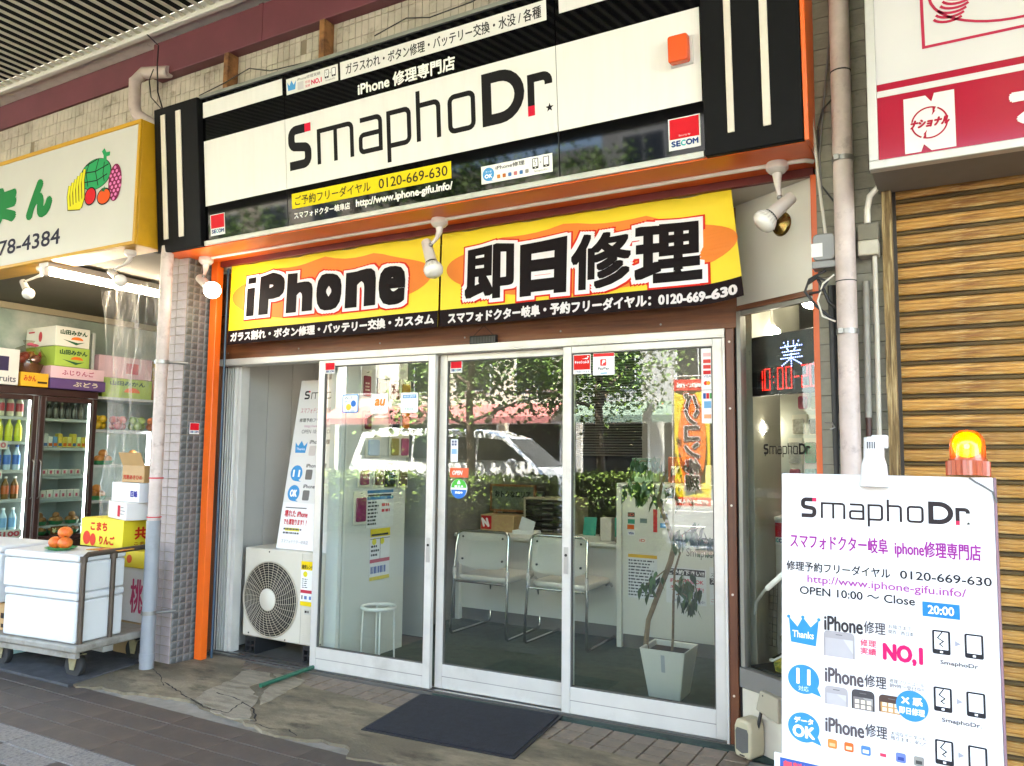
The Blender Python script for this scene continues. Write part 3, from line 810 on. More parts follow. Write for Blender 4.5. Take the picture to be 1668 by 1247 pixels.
# ================================================================ yellow banners
m_cy = mat('banner_yellow', 'e6c91a', rough=0.5, var=0.04, scale=3, bump=0.55, bscale=5, stretch=(1, 1, 0.45))
def banner(name, label, x0, x1, clips, sway):
    xs = [c for c in clips]
    def fd(x, z):
        t = (2.80-z)/0.6
        y = 0.006*math.sin(x*5.0+sway)*t+0.004*math.sin(x*11+z*3+sway)-0.012*t
        k = max(0.0, (x-(x1-0.14))/0.14) if sway > 0 else 0.0
        y -= 0.05*k*k*t
        dx = 0.07*k*t
        j = max(i for i, c in enumerate(xs[:-1]) if c <= max(x, xs[0]+1e-6))
        u = min(1, max(0, (x-xs[j])/(xs[j+1]-xs[j])))
        dz = -0.045*math.sin(PI*u)**0.8*max(0, 1-t*2.2)
        return dx, y, dz+(0.02*k*t if sway > 0 else 0)
    def warp(g, off):
        o = []
        for x, y, z in g.v:
            dx, dy, dz = fd(x, z)
            o.append((x+dx, y+dy-off, z+dz))
        g.v = o
        return g
    t = thing(name, label, 'banner', (0, 3.865, 0), group='yellow banners under the sign')
    def grid(z0, z1, nz, off=0.0, nx=44):
        g = G()
        v = [(x0+(x1-x0)*i/nx, 0, z0+(z1-z0)*j/nz) for j in range(nz+1) for i in range(nx+1)]
        f = [(j*(nx+1)+i, j*(nx+1)+i+1, (j+1)*(nx+1)+i+1, (j+1)*(nx+1)+i) for j in range(nz) for i in range(nx)]
        g.add(v, f)
        g = warp(g, off)
        n = len(g.v)      # give the cloth its back
        g.v += [(a, b+0.0012, c) for a, b, c in g.v]
        g.f += [tuple(n+i for i in ff[::-1]) for ff in g.f[:]]
        return g
    obj('cloth', grid(2.205, 2.815, 14), m_cy, t, smooth=180)
    obj('dark_band', grid(2.2035, 2.305, 3, 0.002), mat('banner_brown', '1a0f10', rough=0.7, var=0.05, spec=0.12), t, smooth=180)
    return t, warp
b1, w1 = banner('banner', 'yellow banner reading iPhone in heavy letters, left of the two', -4.53, -2.705, [-4.535, -4.10, -3.645, -3.193, -2.70], 0.0)
b2, w2 = banner('banner', 'yellow banner with large Japanese same day repair characters, right of the two', -2.69, -0.955, [-2.70, -2.308, -1.853, -1.396, -0.95], 0.7)
m_bo = mat('banner_orange', 'e07b22', rough=0.65, var=0.04)
def ell(cx, cz, rx, rz, tilt, n=64, rings=5):
    g = G(); v = [(cx, 0, cz)]; f = []
    for r in range(1, rings+1):
        for i in range(n):
            a = 2*PI*i/n; x = rx*r/rings*math.cos(a); z = rz*r/rings*math.sin(a)
            v.append((cx+x*math.cos(tilt)-z*math.sin(tilt), 0, cz+x*math.sin(tilt)+z*math.cos(tilt)))
    f += [(0, 1+i, 1+(i+1) % n) for i in range(n)]
    for r in range(rings-1):
        a = 1+r*n; b = a+n
        f += [(a+i, b+i, b+(i+1) % n, a+(i+1) % n) for i in range(n)]
    return g.add(v, f)
obj('orange_oval', w1(ell(-3.63, 2.545, 0.875, 0.205, -0.0), 0.0025), m_bo, b1)
obj('orange_oval', w2(ell(-1.80, 2.53, 0.85, 0.205, -0.02), 0.0025), m_bo, b2)
def bigtext(t, w, pieces):
    for nm, bold, col, off in (('red_outline', 0.031, 'cf2a1c', 0.0040), ('white_outline', 0.0215, 'e6e1df', 0.0062), ('lettering', 0.0, '120a0b', 0.0084)):
        g = G()
        for k, (s, a, b, bd) in enumerate(pieces):
            e = bold+bd
            text_g(g, s, (a[0]-bold, a[1]-bold), (b[0]+bold, b[1]+bold), bold=e, y=0, dirs=14, square=True)
        obj(nm, w(g, off), ink(col), t)
bl = 0.0245
bigtext(b1, w1, [('l', (-4.340, 2.392), (-4.262, 2.604), 0.012), ('l', (-4.334, 2.642), (-4.256, 2.692), 0.004), ('P', (-4.215, 2.392), (-3.985, 2.684), bl), ('h', (-3.96, 2.386), (-3.72, 2.682), bl), ('o', (-3.685, 2.376), (-3.475, 2.632), bl), ('n', (-3.442, 2.378), (-3.185, 2.632), bl), ('e', (-3.160, 2.366), (-2.952, 2.628), 0.0205)])
bigtext(b2, w2, [('即', (-2.515, 2.345), (-2.185, 2.672), 0.0135), ('日', (-2.145, 2.335), (-1.85, 2.655), 0.023), ('修', (-1.825, 2.338), (-1.475, 2.665), 0.0098), ('理', (-1.456, 2.335), (-1.10, 2.658), 0.0135)])
obj('caption', w1(text_g(G(), 'ガラス割れ・ボタン修理・バッテリー交換・カスタム', (-4.50, 2.222), (-2.73, 2.290), bold=0.0035, y=0), 0.0045), ink('d9d2d0'), b1)
obj('caption', w2(text_g(G(), 'スマフォドクター岐阜・予約フリーダイヤル：0120-669-630', (-2.63, 2.216), (-0.975, 2.284), bold=0.0032, y=0), 0.0045), ink('d9d2d0'), b2)
m_clip = mat('white_clip', 'd5d2cd', rough=0.4, var=0.05)
for t, xs in ((b1, (-4.522, -4.10, -3.645, -3.193, -2.735)), (b2, (-2.308, -1.853, -1.396, -0.972))):
    for x in xs:
        cl = obj('clip', G().box(x-0.014, x+0.014, -0.016, -0.011, 2.772, 2.838).box(x-0.014, x+0.014, -0.014, 0.02, 2.832, 2.838), m_clip, t, bevel=0.002)
        obj('clip_hole', G().cyl((x, -0.0162, 2.795), (x, -0.0175, 2.795), 0.005, 8), m_cable, cl)

# ================================================================ spot lamps
m_lampw = mat('lamp_white', 'd2c9c1', rough=0.35, var=0.06, dirt=0.15)
m_bulb_off = mat('bulb_frosted', 'e8e4da', rough=0.25, var=0.03)
m_bulb_on = emit('bulb_lit', 'fff6e6', 2.2)
def spot(name, label, base, tail, tip, lit=False, scale=1.0, flood=True, group='spot lamps under the signs'):
    """ceiling cup, tapered stem, swivel, cylindrical holder from tail to tip with a reflector bulb"""
    t = thing(name, label, 'lamp', base, group=group)
    B = Vector(base); ta = Vector(tail)-B; ti = Vector(tip)-B
    s = scale
    obj('cup', G().lathe([(0.046*s, 0), (0.05*s, -0.012*s), (0.05*s, -0.034*s), (0.036*s, -0.05*s), (0.022*s, -0.055*s)], 20), m_lampw, t, smooth=40)
    mid = ta.lerp(ti, 0.22)
    d = (ti-ta).normalized()
    up = Vector((0, 0, 1)); nrm = (up-d*up.dot(d)).normalized()
    piv = mid+nrm*0.034*s
    obj('stem', G().tube([(0, 0, -0.05*s), (0, 0, -0.08*s), (piv.x*0.3, piv.y*0.3, piv.z*0.75-0.0), tuple(piv)], [0.024*s, 0.019*s, 0.012*s, 0.010*s], 12), m_lampw, t, smooth=60)
    obj('swivel', G().ball(tuple(piv), 0.014*s), m_steel, t, smooth=60)
    m = Matrix.Translation(ta) @ d.to_track_quat('Z', 'Y').to_matrix().to_4x4()
    L = (ti-ta).length
    obj('holder', G().lathe([(0.0, -0.002), (0.024*s, 0), (0.030*s, 0.008*s), (0.034*s, L*0.62), (0.035*s, L*0.64)], 24, m), m_lampw, t, smooth=40)
    obj('ring', G().lathe([(0.0355*s, L*0.632), (0.0365*s, L*0.636), (0.0365*s, L*0.655), (0.034*s, L*0.66)], 24, m), m_cable, t, smooth=40)
    g = G()
    pr = [(0.033*s, L*0.655), (0.046*s, L*0.74), (0.055*s, L*0.83), (0.056*s, L*0.88), (0.050*s, L*0.95), (0.034*s, L*1.0), (0.0, L*1.02)]
    g.lathe(pr, 28, m)
    bulb = obj('bulb', g, m_bulb_on if lit else m_bulb_off, t, smooth=60)
    if flood and not lit:
        fin = G()
        for i in range(20):
            a = 2*PI*i/20
            fin.tube([tuple(m @ Vector((r*math.cos(a), r*math.sin(a), z))) for r, z in ((0.035*s, L*0.66), (0.0475*s, L*0.74), (0.0565*s, L*0.83))], 0.0022*s, 5)
        obj('fins', fin, m_lampw, bulb, smooth=60)
    return t
zb = 2.814
def at(p, y):
    return (p[0], y, p[1])
spot('spot_lamp', 'lit white spot lamp beside the left orange post under the sign', (-4.60, 3.70, zb), at((-4.623, 2.661), 3.67), at((-4.360, 2.520), 3.585), lit=True)
spot('spot_lamp', 'white spot lamp hanging in front of the gap between the two banners', (-2.60, 3.70, zb), at((-2.693, 2.692), 3.70), at((-2.598, 2.469), 3.66))
spot('spot_lamp', 'white spot lamp in front of the cream wall right of the banners', (-0.70, 3.70, zb), at((-0.638, 2.649), 3.72), at((-0.776, 2.511), 3.66))
# ================================================================ sliding doors
m_glass = glass('door_glass', 'f2f6f3', 1.72)
m_shadow = mat('rubber_black', '161616', rough=0.7, var=0.1)
fr = thing('door_frame', 'white aluminium frame with top rail and floor track round the sliding doors', 'door frame', DLOC, DROT)
obj('top_rail', G().box(-0.95, 2.751, -0.05, 0.075, 2.075, 2.123), m_alu, fr, bevel=0.003)
obj('rail_lip', G().box(-0.95, 2.751, -0.054, -0.05, 2.085, 2.112), m_alu, fr)
obj('right_jamb', G().box(2.737, 2.752, -0.05, 0.075, 0.012, 2.074), m_alu, fr, bevel=0.002)
for y in (-0.02, 0.03):
    obj('floor_track', G().box(-0.95, 2.737, y-0.012, y+0.012, 0.012, 0.020), mat('track_metal', '9a9a98', rough=0.3, metal=0.9, var=0.1), fr)
def leaf(label, u0, u1, y, hand):
    t = thing('sliding_door', label, 'door', DLOC, DROT, group='white framed sliding glass doors')
    w = 0.053
    obj('stile', G().box(u0, u0+w, y-0.016, y+0.016, 0.022, 2.074), m_alu, t, bevel=0.003)
    obj('stile', G().box(u1-w, u1, y-0.016, y+0.016, 0.022, 2.074), m_alu, t, bevel=0.003)
    br = obj('bottom_rail', G().box(u0+w, u1-w, y-0.0145, y+0.0145, 0.022, 0.165), m_alu, t, bevel=0.003)
    obj('rail_groove', G().box(u0+w, u1-w, y-0.0160, y-0.0146, 0.092, 0.096), mat('groove', '8d8a84', rough=0.6, var=0.1), br)
    obj('top_rail', G().box(u0+w, u1-w, y-0.0145, y+0.0145, 2.034, 2.074), m_alu, t, bevel=0.003)
    obj('pane', G().box(u0+w-0.004, u1-w+0.004, y-0.003, y+0.003, 0.160, 2.038), m_glass, t)
    gk = obj('gasket', G().box(u0+w, u0+w+0.006, y-0.010, y+0.010, 0.165, 2.034).box(u1-w-0.006, u1-w, y-0.010, y+0.010, 0.165, 2.034).box(u0+w+0.006, u1-w-0.006, y-0.010, y+0.010, 0.165, 0.171).box(u0+w+0.006, u1-w-0.006, y-0.010, y+0.010, 2.028, 2.034), mat('gasket', '55534e', rough=0.7, var=0.1), t)
    for h in hand:
        hp = obj('handle', G().box(h-0.014, h+0.014, y-0.019, y-0.0162, 0.78, 0.93), mat('handle_plate', 'b8b5ae', rough=0.3, metal=0.6, var=0.06), t, bevel=0.002)
        obj('lock', G().cyl((h, y-0.0192, 0.885), (h, y-0.023, 0.885), 0.008, 12), m_cable, hp, smooth=40)
    return t
dl = leaf('left sliding glass door with three square stickers in a row', 0.0, 0.947, -0.02, (0.92,))
dm = leaf('middle sliding glass door with a round green sticker, behind the doormat', 0.951, 1.868, 0.03, ())
dr = leaf('right sliding glass door in front of the potted plant', 1.822, 2.735, -0.02, (1.848,))
# stickers on the panes
yl, ym = -0.0245, 0.0255
secom(dl, 0.058, 1.982, 0.142, 2.058, y=-0.0372)
def card(par, name, x0, z0, x1, z1, y, col, r=0.012, edge=None):
    if edge:
        s = obj(name, G().face(rrect(x0, z0, x1, z1, r), y), ink(edge), par)
        k = (x1-x0)*0.05
        obj('card_face', G().face(rrect(x0+k, z0+k, x1-k, z1-k, r*0.8), y-0.0006), ink(col), s)
        return s
    return obj(name, G().face(rrect(x0, z0, x1, z1, r), y), ink(col), par)
s = card(dl, 'wifi_sticker', 0.204, 1.714, 0.338, 1.837, yl, 'eef2f4', edge='3f86c8')
text(s, 'Wi-Fi', (0.222, 1.802), (0.295, 1.823), '5b6b78', y=yl-0.0013)
text(s, 'SPOT', (0.222, 1.782), (0.272, 1.796), '3f86c8', y=yl-0.0013)
obj('blue_dot', G().face(arc(0.298, 1.775, 0.022, 0, 360, 16)[:-1], yl-0.0013), ink('3a74c4'), s)
obj('yellow_dot', G().face(arc(0.258, 1.752, 0.022, 0, 360, 16)[:-1], yl-0.0013), ink('e0c64a'), s)
text(s, 'Wi2 300', (0.222, 1.722), (0.31, 1.733), '5b6b78', y=yl-0.0013)
s = card(dl, 'phone_company_sticker', 0.445, 1.707, 0.578, 1.835, yl, 'f4f3f0')
text(s, 'au', (0.470, 1.755), (0.552, 1.803), 'e98a3a', bold=0.004, y=yl-0.001, skew=0.2)
text(s, 'Wi-Fi SPOT', (0.462, 1.726), (0.562, 1.740), '8a8a88', y=yl-0.001)
s = card(dl, 'wifi_sticker', 0.681, 1.708, 0.813, 1.837, yl, 'f2f3f0')
obj('caption_box', G().rect(0.695, 1.800, 0.800, 1.824, yl-0.0006), ink('6f9fc8'), s)
text(s, 'Wi-Fi SPOT', (0.702, 1.805), (0.793, 1.819), 'ffffff', y=yl-0.0012)
text(s, 'FREE', (0.715, 1.724), (0.78, 1.738), '6f9f88', y=yl-0.001)
secom(dm, 1.020, 1.958, 1.106, 2.040, y=ym)
s = card(dm, 'card_sticker', 1.033, 1.399, 1.085, 1.540, ym, 'eef0f4', 0.004)
g = G()
for i in range(2):
    for j in range(2):
        g.rect(1.040+i*0.020, 1.500+j*0.018, 1.056+i*0.020, 1.514+j*0.018, ym-0.001)
obj('mark', g, ink('6a6f88'), s)
obj('mark', G().rect(1.040, 1.448, 1.078, 1.480, ym-0.001), ink('8fb4d8'), s)
s = card(dm, 'open_sticker', 1.030, 1.303, 1.164, 1.362, ym, 'dd6a4a', 0.004)
text(s, 'OPEN', (1.045, 1.318), (1.118, 1.346), 'f0dcd2', bold=0.0015, y=ym-0.001, skew=0.2, dirs=4)
s = obj('round_sticker', G().face(arc(1.097, 1.235, 0.060, 0, 360, 32)[:-1], ym), ink('eef2ee'), dm)
obj('green_half', G().face(arc(1.097, 1.240, 0.055, 0, 180, 18), ym-0.0008), ink('58b84a'), s)
obj('blue_half', G().face(arc(1.097, 1.228, 0.055, 180, 360, 18), ym-0.0008), ink('3c74c0'), s)
text(s, '省エネ', (1.065, 1.240), (1.13, 1.256), 'ffffff', bold=0.001, y=ym-0.0015, dirs=4)
text(s, '実施中', (1.07, 1.203), (1.125, 1.218), 'ffffff', bold=0.001, y=ym-0.0015, dirs=4)
obj('flame', G().face([(1.085, 1.262), (1.109, 1.262), (1.106, 1.276), (1.097, 1.288), (1.088, 1.276)], ym-0.0015), ink('eef6ee'), s)
s = card(dr, 'payment_sticker', 1.882, 1.914, 1.990, 2.026, yl, 'f2efec', 0.003)
obj('red_field', G().rect(1.886, 1.938, 1.986, 2.022, yl-0.0008), ink('d42a24'), s)
text(s, 'キャッシュレス', (1.892, 1.972), (1.980, 1.990), 'ffffff', bold=0.0008, y=yl-0.0014, dirs=4)
obj('white_arrow', G().face([(1.935, 2.000), (1.972, 2.006), (1.968, 2.018), (1.978, 2.012), (1.97, 1.998)], yl-0.0014), ink('ffffff'), s)
text(s, 'ご利用できます', (1.892, 1.920), (1.982, 1.932), '3a4a7a', y=yl-0.0014)
s = card(dr, 'payment_sticker', 2.004, 1.902, 2.133, 2.028, yl, 'f6f4f2', 0.006)
obj('red_strip', G().rect(2.006, 2.008, 2.131, 2.026, yl-0.0008), ink('dd3a3a'), s)
obj('red_square', G().face(rrect(2.048, 1.955, 2.084, 1.993, 0.006), yl-0.0008), ink('dd3a34'), s)
text(s, 'P', (2.058, 1.962), (2.076, 1.988), 'ffffff', bold=0.0015, y=yl-0.0014, skew=0.2, dirs=4)
text(s, 'PayPay', (2.034, 1.928), (2.102, 1.947), '6a6668', bold=0.0006, y=yl-0.0014, dirs=4)
obj('blue_strip', G().rect(2.05, 1.910, 2.09, 1.916, yl-0.0008), ink('7ab8d8'), s)
s = card(dr, 'card_sticker', 2.622, 1.803, 2.684, 2.024, yl, 'f4f1ee', 0.003)
for k, (z, c) in enumerate(((2.0, 'e8b8b8'), (1.965, 'd8504a'), (1.935, 'd8504a'), (1.905, 'cf3a3a'))):
    obj('mark', G().rect(2.632, z-0.020, 2.672, z, yl-0.0008), ink(c), s)
text(s, 'VISA', (2.632, 1.868), (2.674, 1.880), '3a4a8a', y=yl-0.001)
for k, c in enumerate(('d83a2a', 'e8a83a')):
    obj('mark', G().face(arc(2.645+k*0.014, 1.838, 0.011, 0, 360, 14)[:-1], yl-0.0008-0.0003*k), ink(c), s)
s = card(dr, 'card_sticker', 2.622, 1.624, 2.684, 1.800, yl, 'f4f1ee', 0.003)
for k, c in enumerate(('3a5a9a', 'c83a3a', '5a9a5a')):
    obj('mark', G().rect(2.630+k*0.017, 1.755, 2.645+k*0.017, 1.785, yl-0.0008), ink(c), s)
obj('mark', G().rect(2.634, 1.705, 2.672, 1.742, yl-0.0008), ink('7ab0d8'), s)
obj('mark', G().rect(2.634, 1.65, 2.672, 1.672, yl-0.0008), ink('e8a87a'), s)

# ================================================================ recess with the air conditioner
m_panel = mat('recess_panel', 'b3b1a9', rough=0.55, var=0.05, scale=2, dirt=0.1)
rw = struct(obj('recess_wall', G().box(-4.80, -4.742, 4.05, 5.24, 0.0, 2.78).box(-4.742, -3.70, 5.20, 5.24, 0.0, 2.78), mat('joint_dark', '2c2a28', rough=0.9, var=0.1)))
for k in range(4):
    y0 = 4.195+k*0.255
    obj('wall_panel', G().box(-4.742, -4.736, y0+0.002, y0+0.253, 0.012, 2.72), m_panel, rw, bevel=0.002)
    x0 = -4.735+k*0.257
    obj('wall_panel', G().box(x0+0.002, x0+0.255, 5.192, 5.199, 0.012, 2.72), m_panel, rw, bevel=0.002)
gd = thing('shutter_guide', 'white ribbed shutter guide at the left end of the door track', 'guide rail', DLOC, DROT)
obj('channel', G().box(-0.951, -0.80, 0.04, 0.12, 0.012, 2.074), m_alu, gd, bevel=0.002)
for k in range(5):
    obj('rib', G().box(-0.945+k*0.026, -0.933+k*0.026, 0.018-0.002*k, 0.0395, 0.021, 2.072), m_alu, gd, bevel=0.003)
struct(obj('recess_floor', G().box(-4.74, -3.70, 4.06, 5.2, -0.02, 0.006), mat('recess_concrete', '57524a', rough=0.9, var=0.25, scale=5, bump=0.3)))
m_ac = mat('ac_cream', 'd3ccbb', rough=0.42, var=0.05, scale=3, dirt=0.12)
ac = thing('air_conditioner_unit', 'cream outdoor air conditioner unit with a round fan grille in the recess', 'air conditioner', (-4.19, 4.15, 0))
hw = 0.397
body = G().box(-hw, hw, 0.0, 0.29, 0.124, 0.755)
obj('casing', body, m_ac, ac, bevel=0.012, seg=3)
cx, cz, cr = -0.125, 0.405, 0.262
obj('fan_opening', G().lathe([(0.0, 0.0), (cr, 0.0), (cr+0.004, 0.003)], 48, Matrix.Translation((cx, -0.002, cz)) @ Matrix.Rotation(PI/2, 4, 'X')), mat('fan_shade', '0e0d0c', rough=0.8, var=0.1), ac, smooth=30)  # flat black disc stands in for the shaded hollow behind the grille
g = G()
for k in range(3):
    a0 = k*2*PI/3+0.4
    v = []
    for i in range(7):
        a = a0+i*0.22
        for r in (0.06, 0.15, 0.235):
            v.append((cx+r*math.cos(a), -0.0035-0.006*(1-i/6.0), cz+r*math.sin(a)))
    f = [(i*3+j, i*3+j+1, i*3+3+j+1, i*3+3+j) for i in range(6) for j in range(2)]
    g.add(v, f)
obj('fan_blades', g, mat('fan_grey', '1c1a18', rough=0.6, var=0.1), ac)
gr = G()
for k in range(12):
    r = 0.078+(cr-0.078)*k/11
    d = -0.028+0.020*(k/11)**2
    gr.tube([(cx+r*math.cos(2*PI*i/56), d, cz+r*math.sin(2*PI*i/56)) for i in range(56)], 0.0017 if k < 11 else 0.006, 5, True)
for k in range(30):
    a = 2*PI*k/30
    gr.tube([(cx+(0.07+(cr-0.07)*j/4)*math.cos(a+0.05*j), -0.031+0.022*(j/4)**2, cz+(0.07+(cr-0.07)*j/4)*math.sin(a+0.05*j)) for j in range(5)], 0.0015, 4)
obj('fan_grille', gr, mat('grille_cream', 'b5ab96', rough=0.45, var=0.08), ac, smooth=60)
obj('grille_hub', G().lathe([(0.0, 0.012), (0.068, 0.010), (0.076, 0.004), (0.076, -0.004)], 32, Matrix.Translation((cx, -0.026, cz)) @ Matrix.Rotation(PI/2, 4, 'X')), m_ac, ac, smooth=40)
for x, z in ((-0.33, 0.15), (0.03, 0.14), (-0.15, 0.735), (0.36, 0.15)):
    obj('screw', G().cyl((x, -0.0005, z), (x, -0.003, z), 0.006, 8), m_cable, ac)
g = G()
for k in range(14):
    g.box(0.19, 0.38, -0.004, -0.0005, 0.16+k*0.013, 0.166+k*0.013)
obj('vent_ribs', g, m_ac, ac)
obj('seam', G().box(0.170, 0.1715, -0.0012, 0.0, 0.135, 0.745), mat('seam_shadow', '8d8370', rough=0.6, var=0.1), ac)
s = obj('rental_sticker', G().rect(0.165, 0.392, 0.305, 0.695, -0.0035), ink('efeee8'), ac)
obj('yellow_strip', G().rect(0.165, 0.635, 0.305, 0.695, -0.0042).rect(0.165, 0.392, 0.305, 0.422, -0.0042), ink('e6c81e'), s)
text(s, '格安レンタル', (0.172, 0.642), (0.30, 0.672), '2c2a26', bold=0.0012, y=-0.0048, dirs=4)
obj('yellow_dot', G().face(arc(0.205, 0.607, 0.020, 0, 360, 16)[:-1], -0.0042), ink('e0d030'), s)
obj('red_strip', G().rect(0.165, 0.478, 0.305, 0.50, -0.0042), ink('c8414f'), s)
obj('fine_print', rows(G(), 0.175, 0.51, 0.23, 0.58, 5, 0.4, -0.0042, 3, 0.02).rect(0.175, 0.435, 0.186, 0.462, -0.0042), ink('55534f'), s)
obj('icons', G().rect(0.20, 0.437, 0.225, 0.46, -0.0042).rect(0.245, 0.437, 0.265, 0.46, -0.0042), ink('6b7fae'), s)
s = obj('rating_plate', G().rect(0.205, 0.335, 0.275, 0.370, -0.0035), ink('c9c6ba'), ac)
obj('plate_print', rows(G(), 0.21, 0.345, 0.25, 0.362, 1, 0.9, -0.0042, 8, 0.012), ink('26241f'), s)
m_foot = mat('black_plastic', '1b1b1c', rough=0.6, var=0.1)
for x in (-0.31, 0.25):
    ft = obj('foot', G().box(x-0.05, x+0.05, 0.0, 0.30, 0.095, 0.122).box(x-0.05, x+0.05, 0.0, 0.30, 0.006, 0.022).box(x-0.05, x-0.038, 0.0, 0.30, 0.022, 0.095).box(x+0.038, x+0.05, 0.0, 0.30, 0.022, 0.095).box(x-0.006, x+0.006, 0.0, 0.30, 0.022, 0.095).box(x-0.038, x-0.006, 0.0, 0.30, 0.055, 0.064).box(x+0.006, x+0.038, 0.0, 0.30, 0.055, 0.064), m_foot, ac)
    obj('bolt', G().cyl((x, 0.03, 0.118), (x, 0.03, 0.132), 0.014, 6), m_steel, ft)
# poster board leaning behind the left door, its lower edge on the unit
lb = thing('poster_board', 'white phone repair poster board leaning on top of the air conditioner', 'poster board', (-4.334, 4.205, 0.757), (R(-9.1), 0, 0))
obj('board', G().box(0, 0.62, 0.0, 0.012, 0, 1.245), mat('foam_board', 'e2e0dc', rough=0.5, var=0.02), lb)
logo(lb, 0.055, 1.10, 0.575, 0.066, y=-0.001, col='2c2a2b')
text(lb, 'スマフォドクター岐阜 iphone修理専門店', (0.04, 0.985), (0.59, 1.035), 'b85a6a', y=-0.001)
text(lb, '修理予約フリーダイヤル 0120-669-630', (0.04, 0.925), (0.60, 0.955), '3c3a3a', bold=0.0006, y=-0.001, dirs=4)
text(lb, 'http://www.iphone-gifu.info/', (0.10, 0.880), (0.50, 0.905), 'b87a9a', y=-0.001)
text(lb, 'OPEN 10:00 ～ Close 20:00', (0.08, 0.840), (0.50, 0.868), '3c3a3a', y=-0.001)
obj('crown', G().face([(0.045, .695), (0.145, .695), (0.155, .775), (0.125, .745), (0.095, .785), (0.065, .745), (0.035, .775)], -0.001), ink('4a94cc'), lb)
text(lb, 'Thanks', (0.052, 0.715), (0.138, 0.733), 'eef4f8', y=-0.0016)
for z, t in ((0.545, '11'), (0.40, 'OK')):
    s = obj('speech_bubble', G().face(arc(0.09, z, 0.058, -60, 270, 20)+[(0.145, z-0.062)], -0.001), ink('4a94cc'), lb)
    text(s, t, (0.055, z-0.028), (0.125, z+0.025), 'ffffff', bold=0.003, y=-0.0016, dirs=6)
for z in (0.76, 0.585, 0.435):
    text(lb, 'iPhone修理', (0.175, z), (0.37, z+0.036), '4a4848', bold=0.0008, y=-0.001, dirs=4)
    obj('phone_photo', G().face(rrect(0.18, z-0.085, 0.245, z-0.012, 0.01), -0.001), ink('cfc6c2' if z > 0.6 else '7a7672'), lb)
s = obj('notice', G().rect(0.0, 0.0, 0.62, 0.33, -0.0012), ink('efedea'), lb)
text(s, '壊れた iPhone', (0.035, 0.225), (0.26, 0.278), 'c8323a', bold=0.0015, y=-0.0024, dirs=4)
text(s, 'でも買取ります！！', (0.035, 0.170), (0.26, 0.212), 'c8323a', bold=0.0015, y=-0.0024, dirs=4)
obj('yellow_mark', G().rect(0.06, 0.128, 0.20, 0.150, -0.0018), ink('e6d83a'), s)
obj('fine_print', rows(G(), 0.045, 0.10, 0.26, 0.155, 2, 0.45, -0.0024, 5, 0.02).rect(0.035, 0.29, 0.24, 0.297, -0.0024), ink('5a5856'), s)
text(s, 'スマフォドクター岐阜店', (0.04, 0.04), (0.30, 0.068), '8a8684', y=-0.0024)
a, b = (-3.772, 3.573), (-3.809, 4.042)
tag(obj('green_pole', G().tube([(a[0], a[1], 0.028), (b[0]+0.03, b[1]+0.03, 0.036)], 0.0135, 10), mat('green_plastic', '1f5a43', rough=0.4, var=0.08), smooth=50), 'short dark green pole lying on the apron below the air conditioner', 'pole')
mt = thing('doormat', 'dark blue grey doormat in front of the middle sliding door', 'doormat', (-2.42, 3.72, 0.012), (0, 0, R(4.0)))
corners = [(-2.867, 3.986), (-1.965, 4.069), (-1.891, 3.392), (-2.770, 3.325)]
def loc2(p):
    v = Vector((p[0]+2.42, p[1]-3.72)); c, s_ = math.cos(R(-4)), math.sin(R(-4))
    return (v.x*c-v.y*s_, v.x*s_+v.y*c)
cs = [loc2(p) for p in corners]
cc = (sum(p[0] for p in cs)/4, sum(p[1] for p in cs)/4)
m_mat = two_tone('doormat_pile', '20222c', '17181f', 0.4, 0.62, 30, rough=0.95, bump=0.9, bscale=420)
obj('border', G().slab(cs, 0.0, 0.005), mat('doormat_rubber', '17171c', rough=0.7, var=0.1), mt)
obj('pile', G().slab([(cc[0]+(p[0]-cc[0])*0.955, cc[1]+(p[1]-cc[1])*0.955) for p in cs], 0.0055, 0.011), m_mat, mt)

# ================================================================ inside the phone shop
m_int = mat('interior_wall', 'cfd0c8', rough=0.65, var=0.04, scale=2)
m_lam = mat('white_laminate', 'd6d6ce', rough=0.35, var=0.03, scale=2)
m_skirt = mat('grey_skirting', '6b6862', rough=0.6, var=0.08)
m_carpet = two_tone('green_carpet', '39483f', '2e3b34', 0.45, 0.6, 18, rough=0.95, bump=0.5, bscale=300)
struct(obj('shop_floor', G().slab([(-3.70, 4.05), (1.6, 4.05), (1.6, 9.2), (-4.7, 9.2), (-4.7, 5.245), (-3.70, 5.245)], -0.02, 0.010), m_carpet))
struct(obj('side_wall', G().box(-4.72, -3.70, 5.245, 5.275, 0.012, 2.7), m_int))
struct(obj('shop_ceiling', G().box(-4.7, 1.6, 4.22, 9.2, 2.70, 2.74), mat('ceiling_board', 'b9b7ae', rough=0.8, var=0.05)))
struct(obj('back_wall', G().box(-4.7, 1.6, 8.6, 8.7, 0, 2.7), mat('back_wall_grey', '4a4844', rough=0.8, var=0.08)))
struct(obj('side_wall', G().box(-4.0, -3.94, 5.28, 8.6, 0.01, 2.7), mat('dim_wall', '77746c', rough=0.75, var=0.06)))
struct(obj('side_wall', G().box(1.0, 1.06, 4.0, 8.6, 0.01, 2.7), m_int))
pt = struct(obj('partition_wall', G().box(-3.76, -3.69, 4.15, 4.87, 0.01, 2.7), m_int))
obj('partition_end', G().box(-3.775, -3.672, 4.118, 4.149, 0.01, 2.06), mat('white_jamb', 'dcdcd8', rough=0.4, var=0.03), pt)
obj('cable_duct', G().box(-3.689, -3.672, 4.165, 4.185, 0.01, 2.6), m_lam, pt)
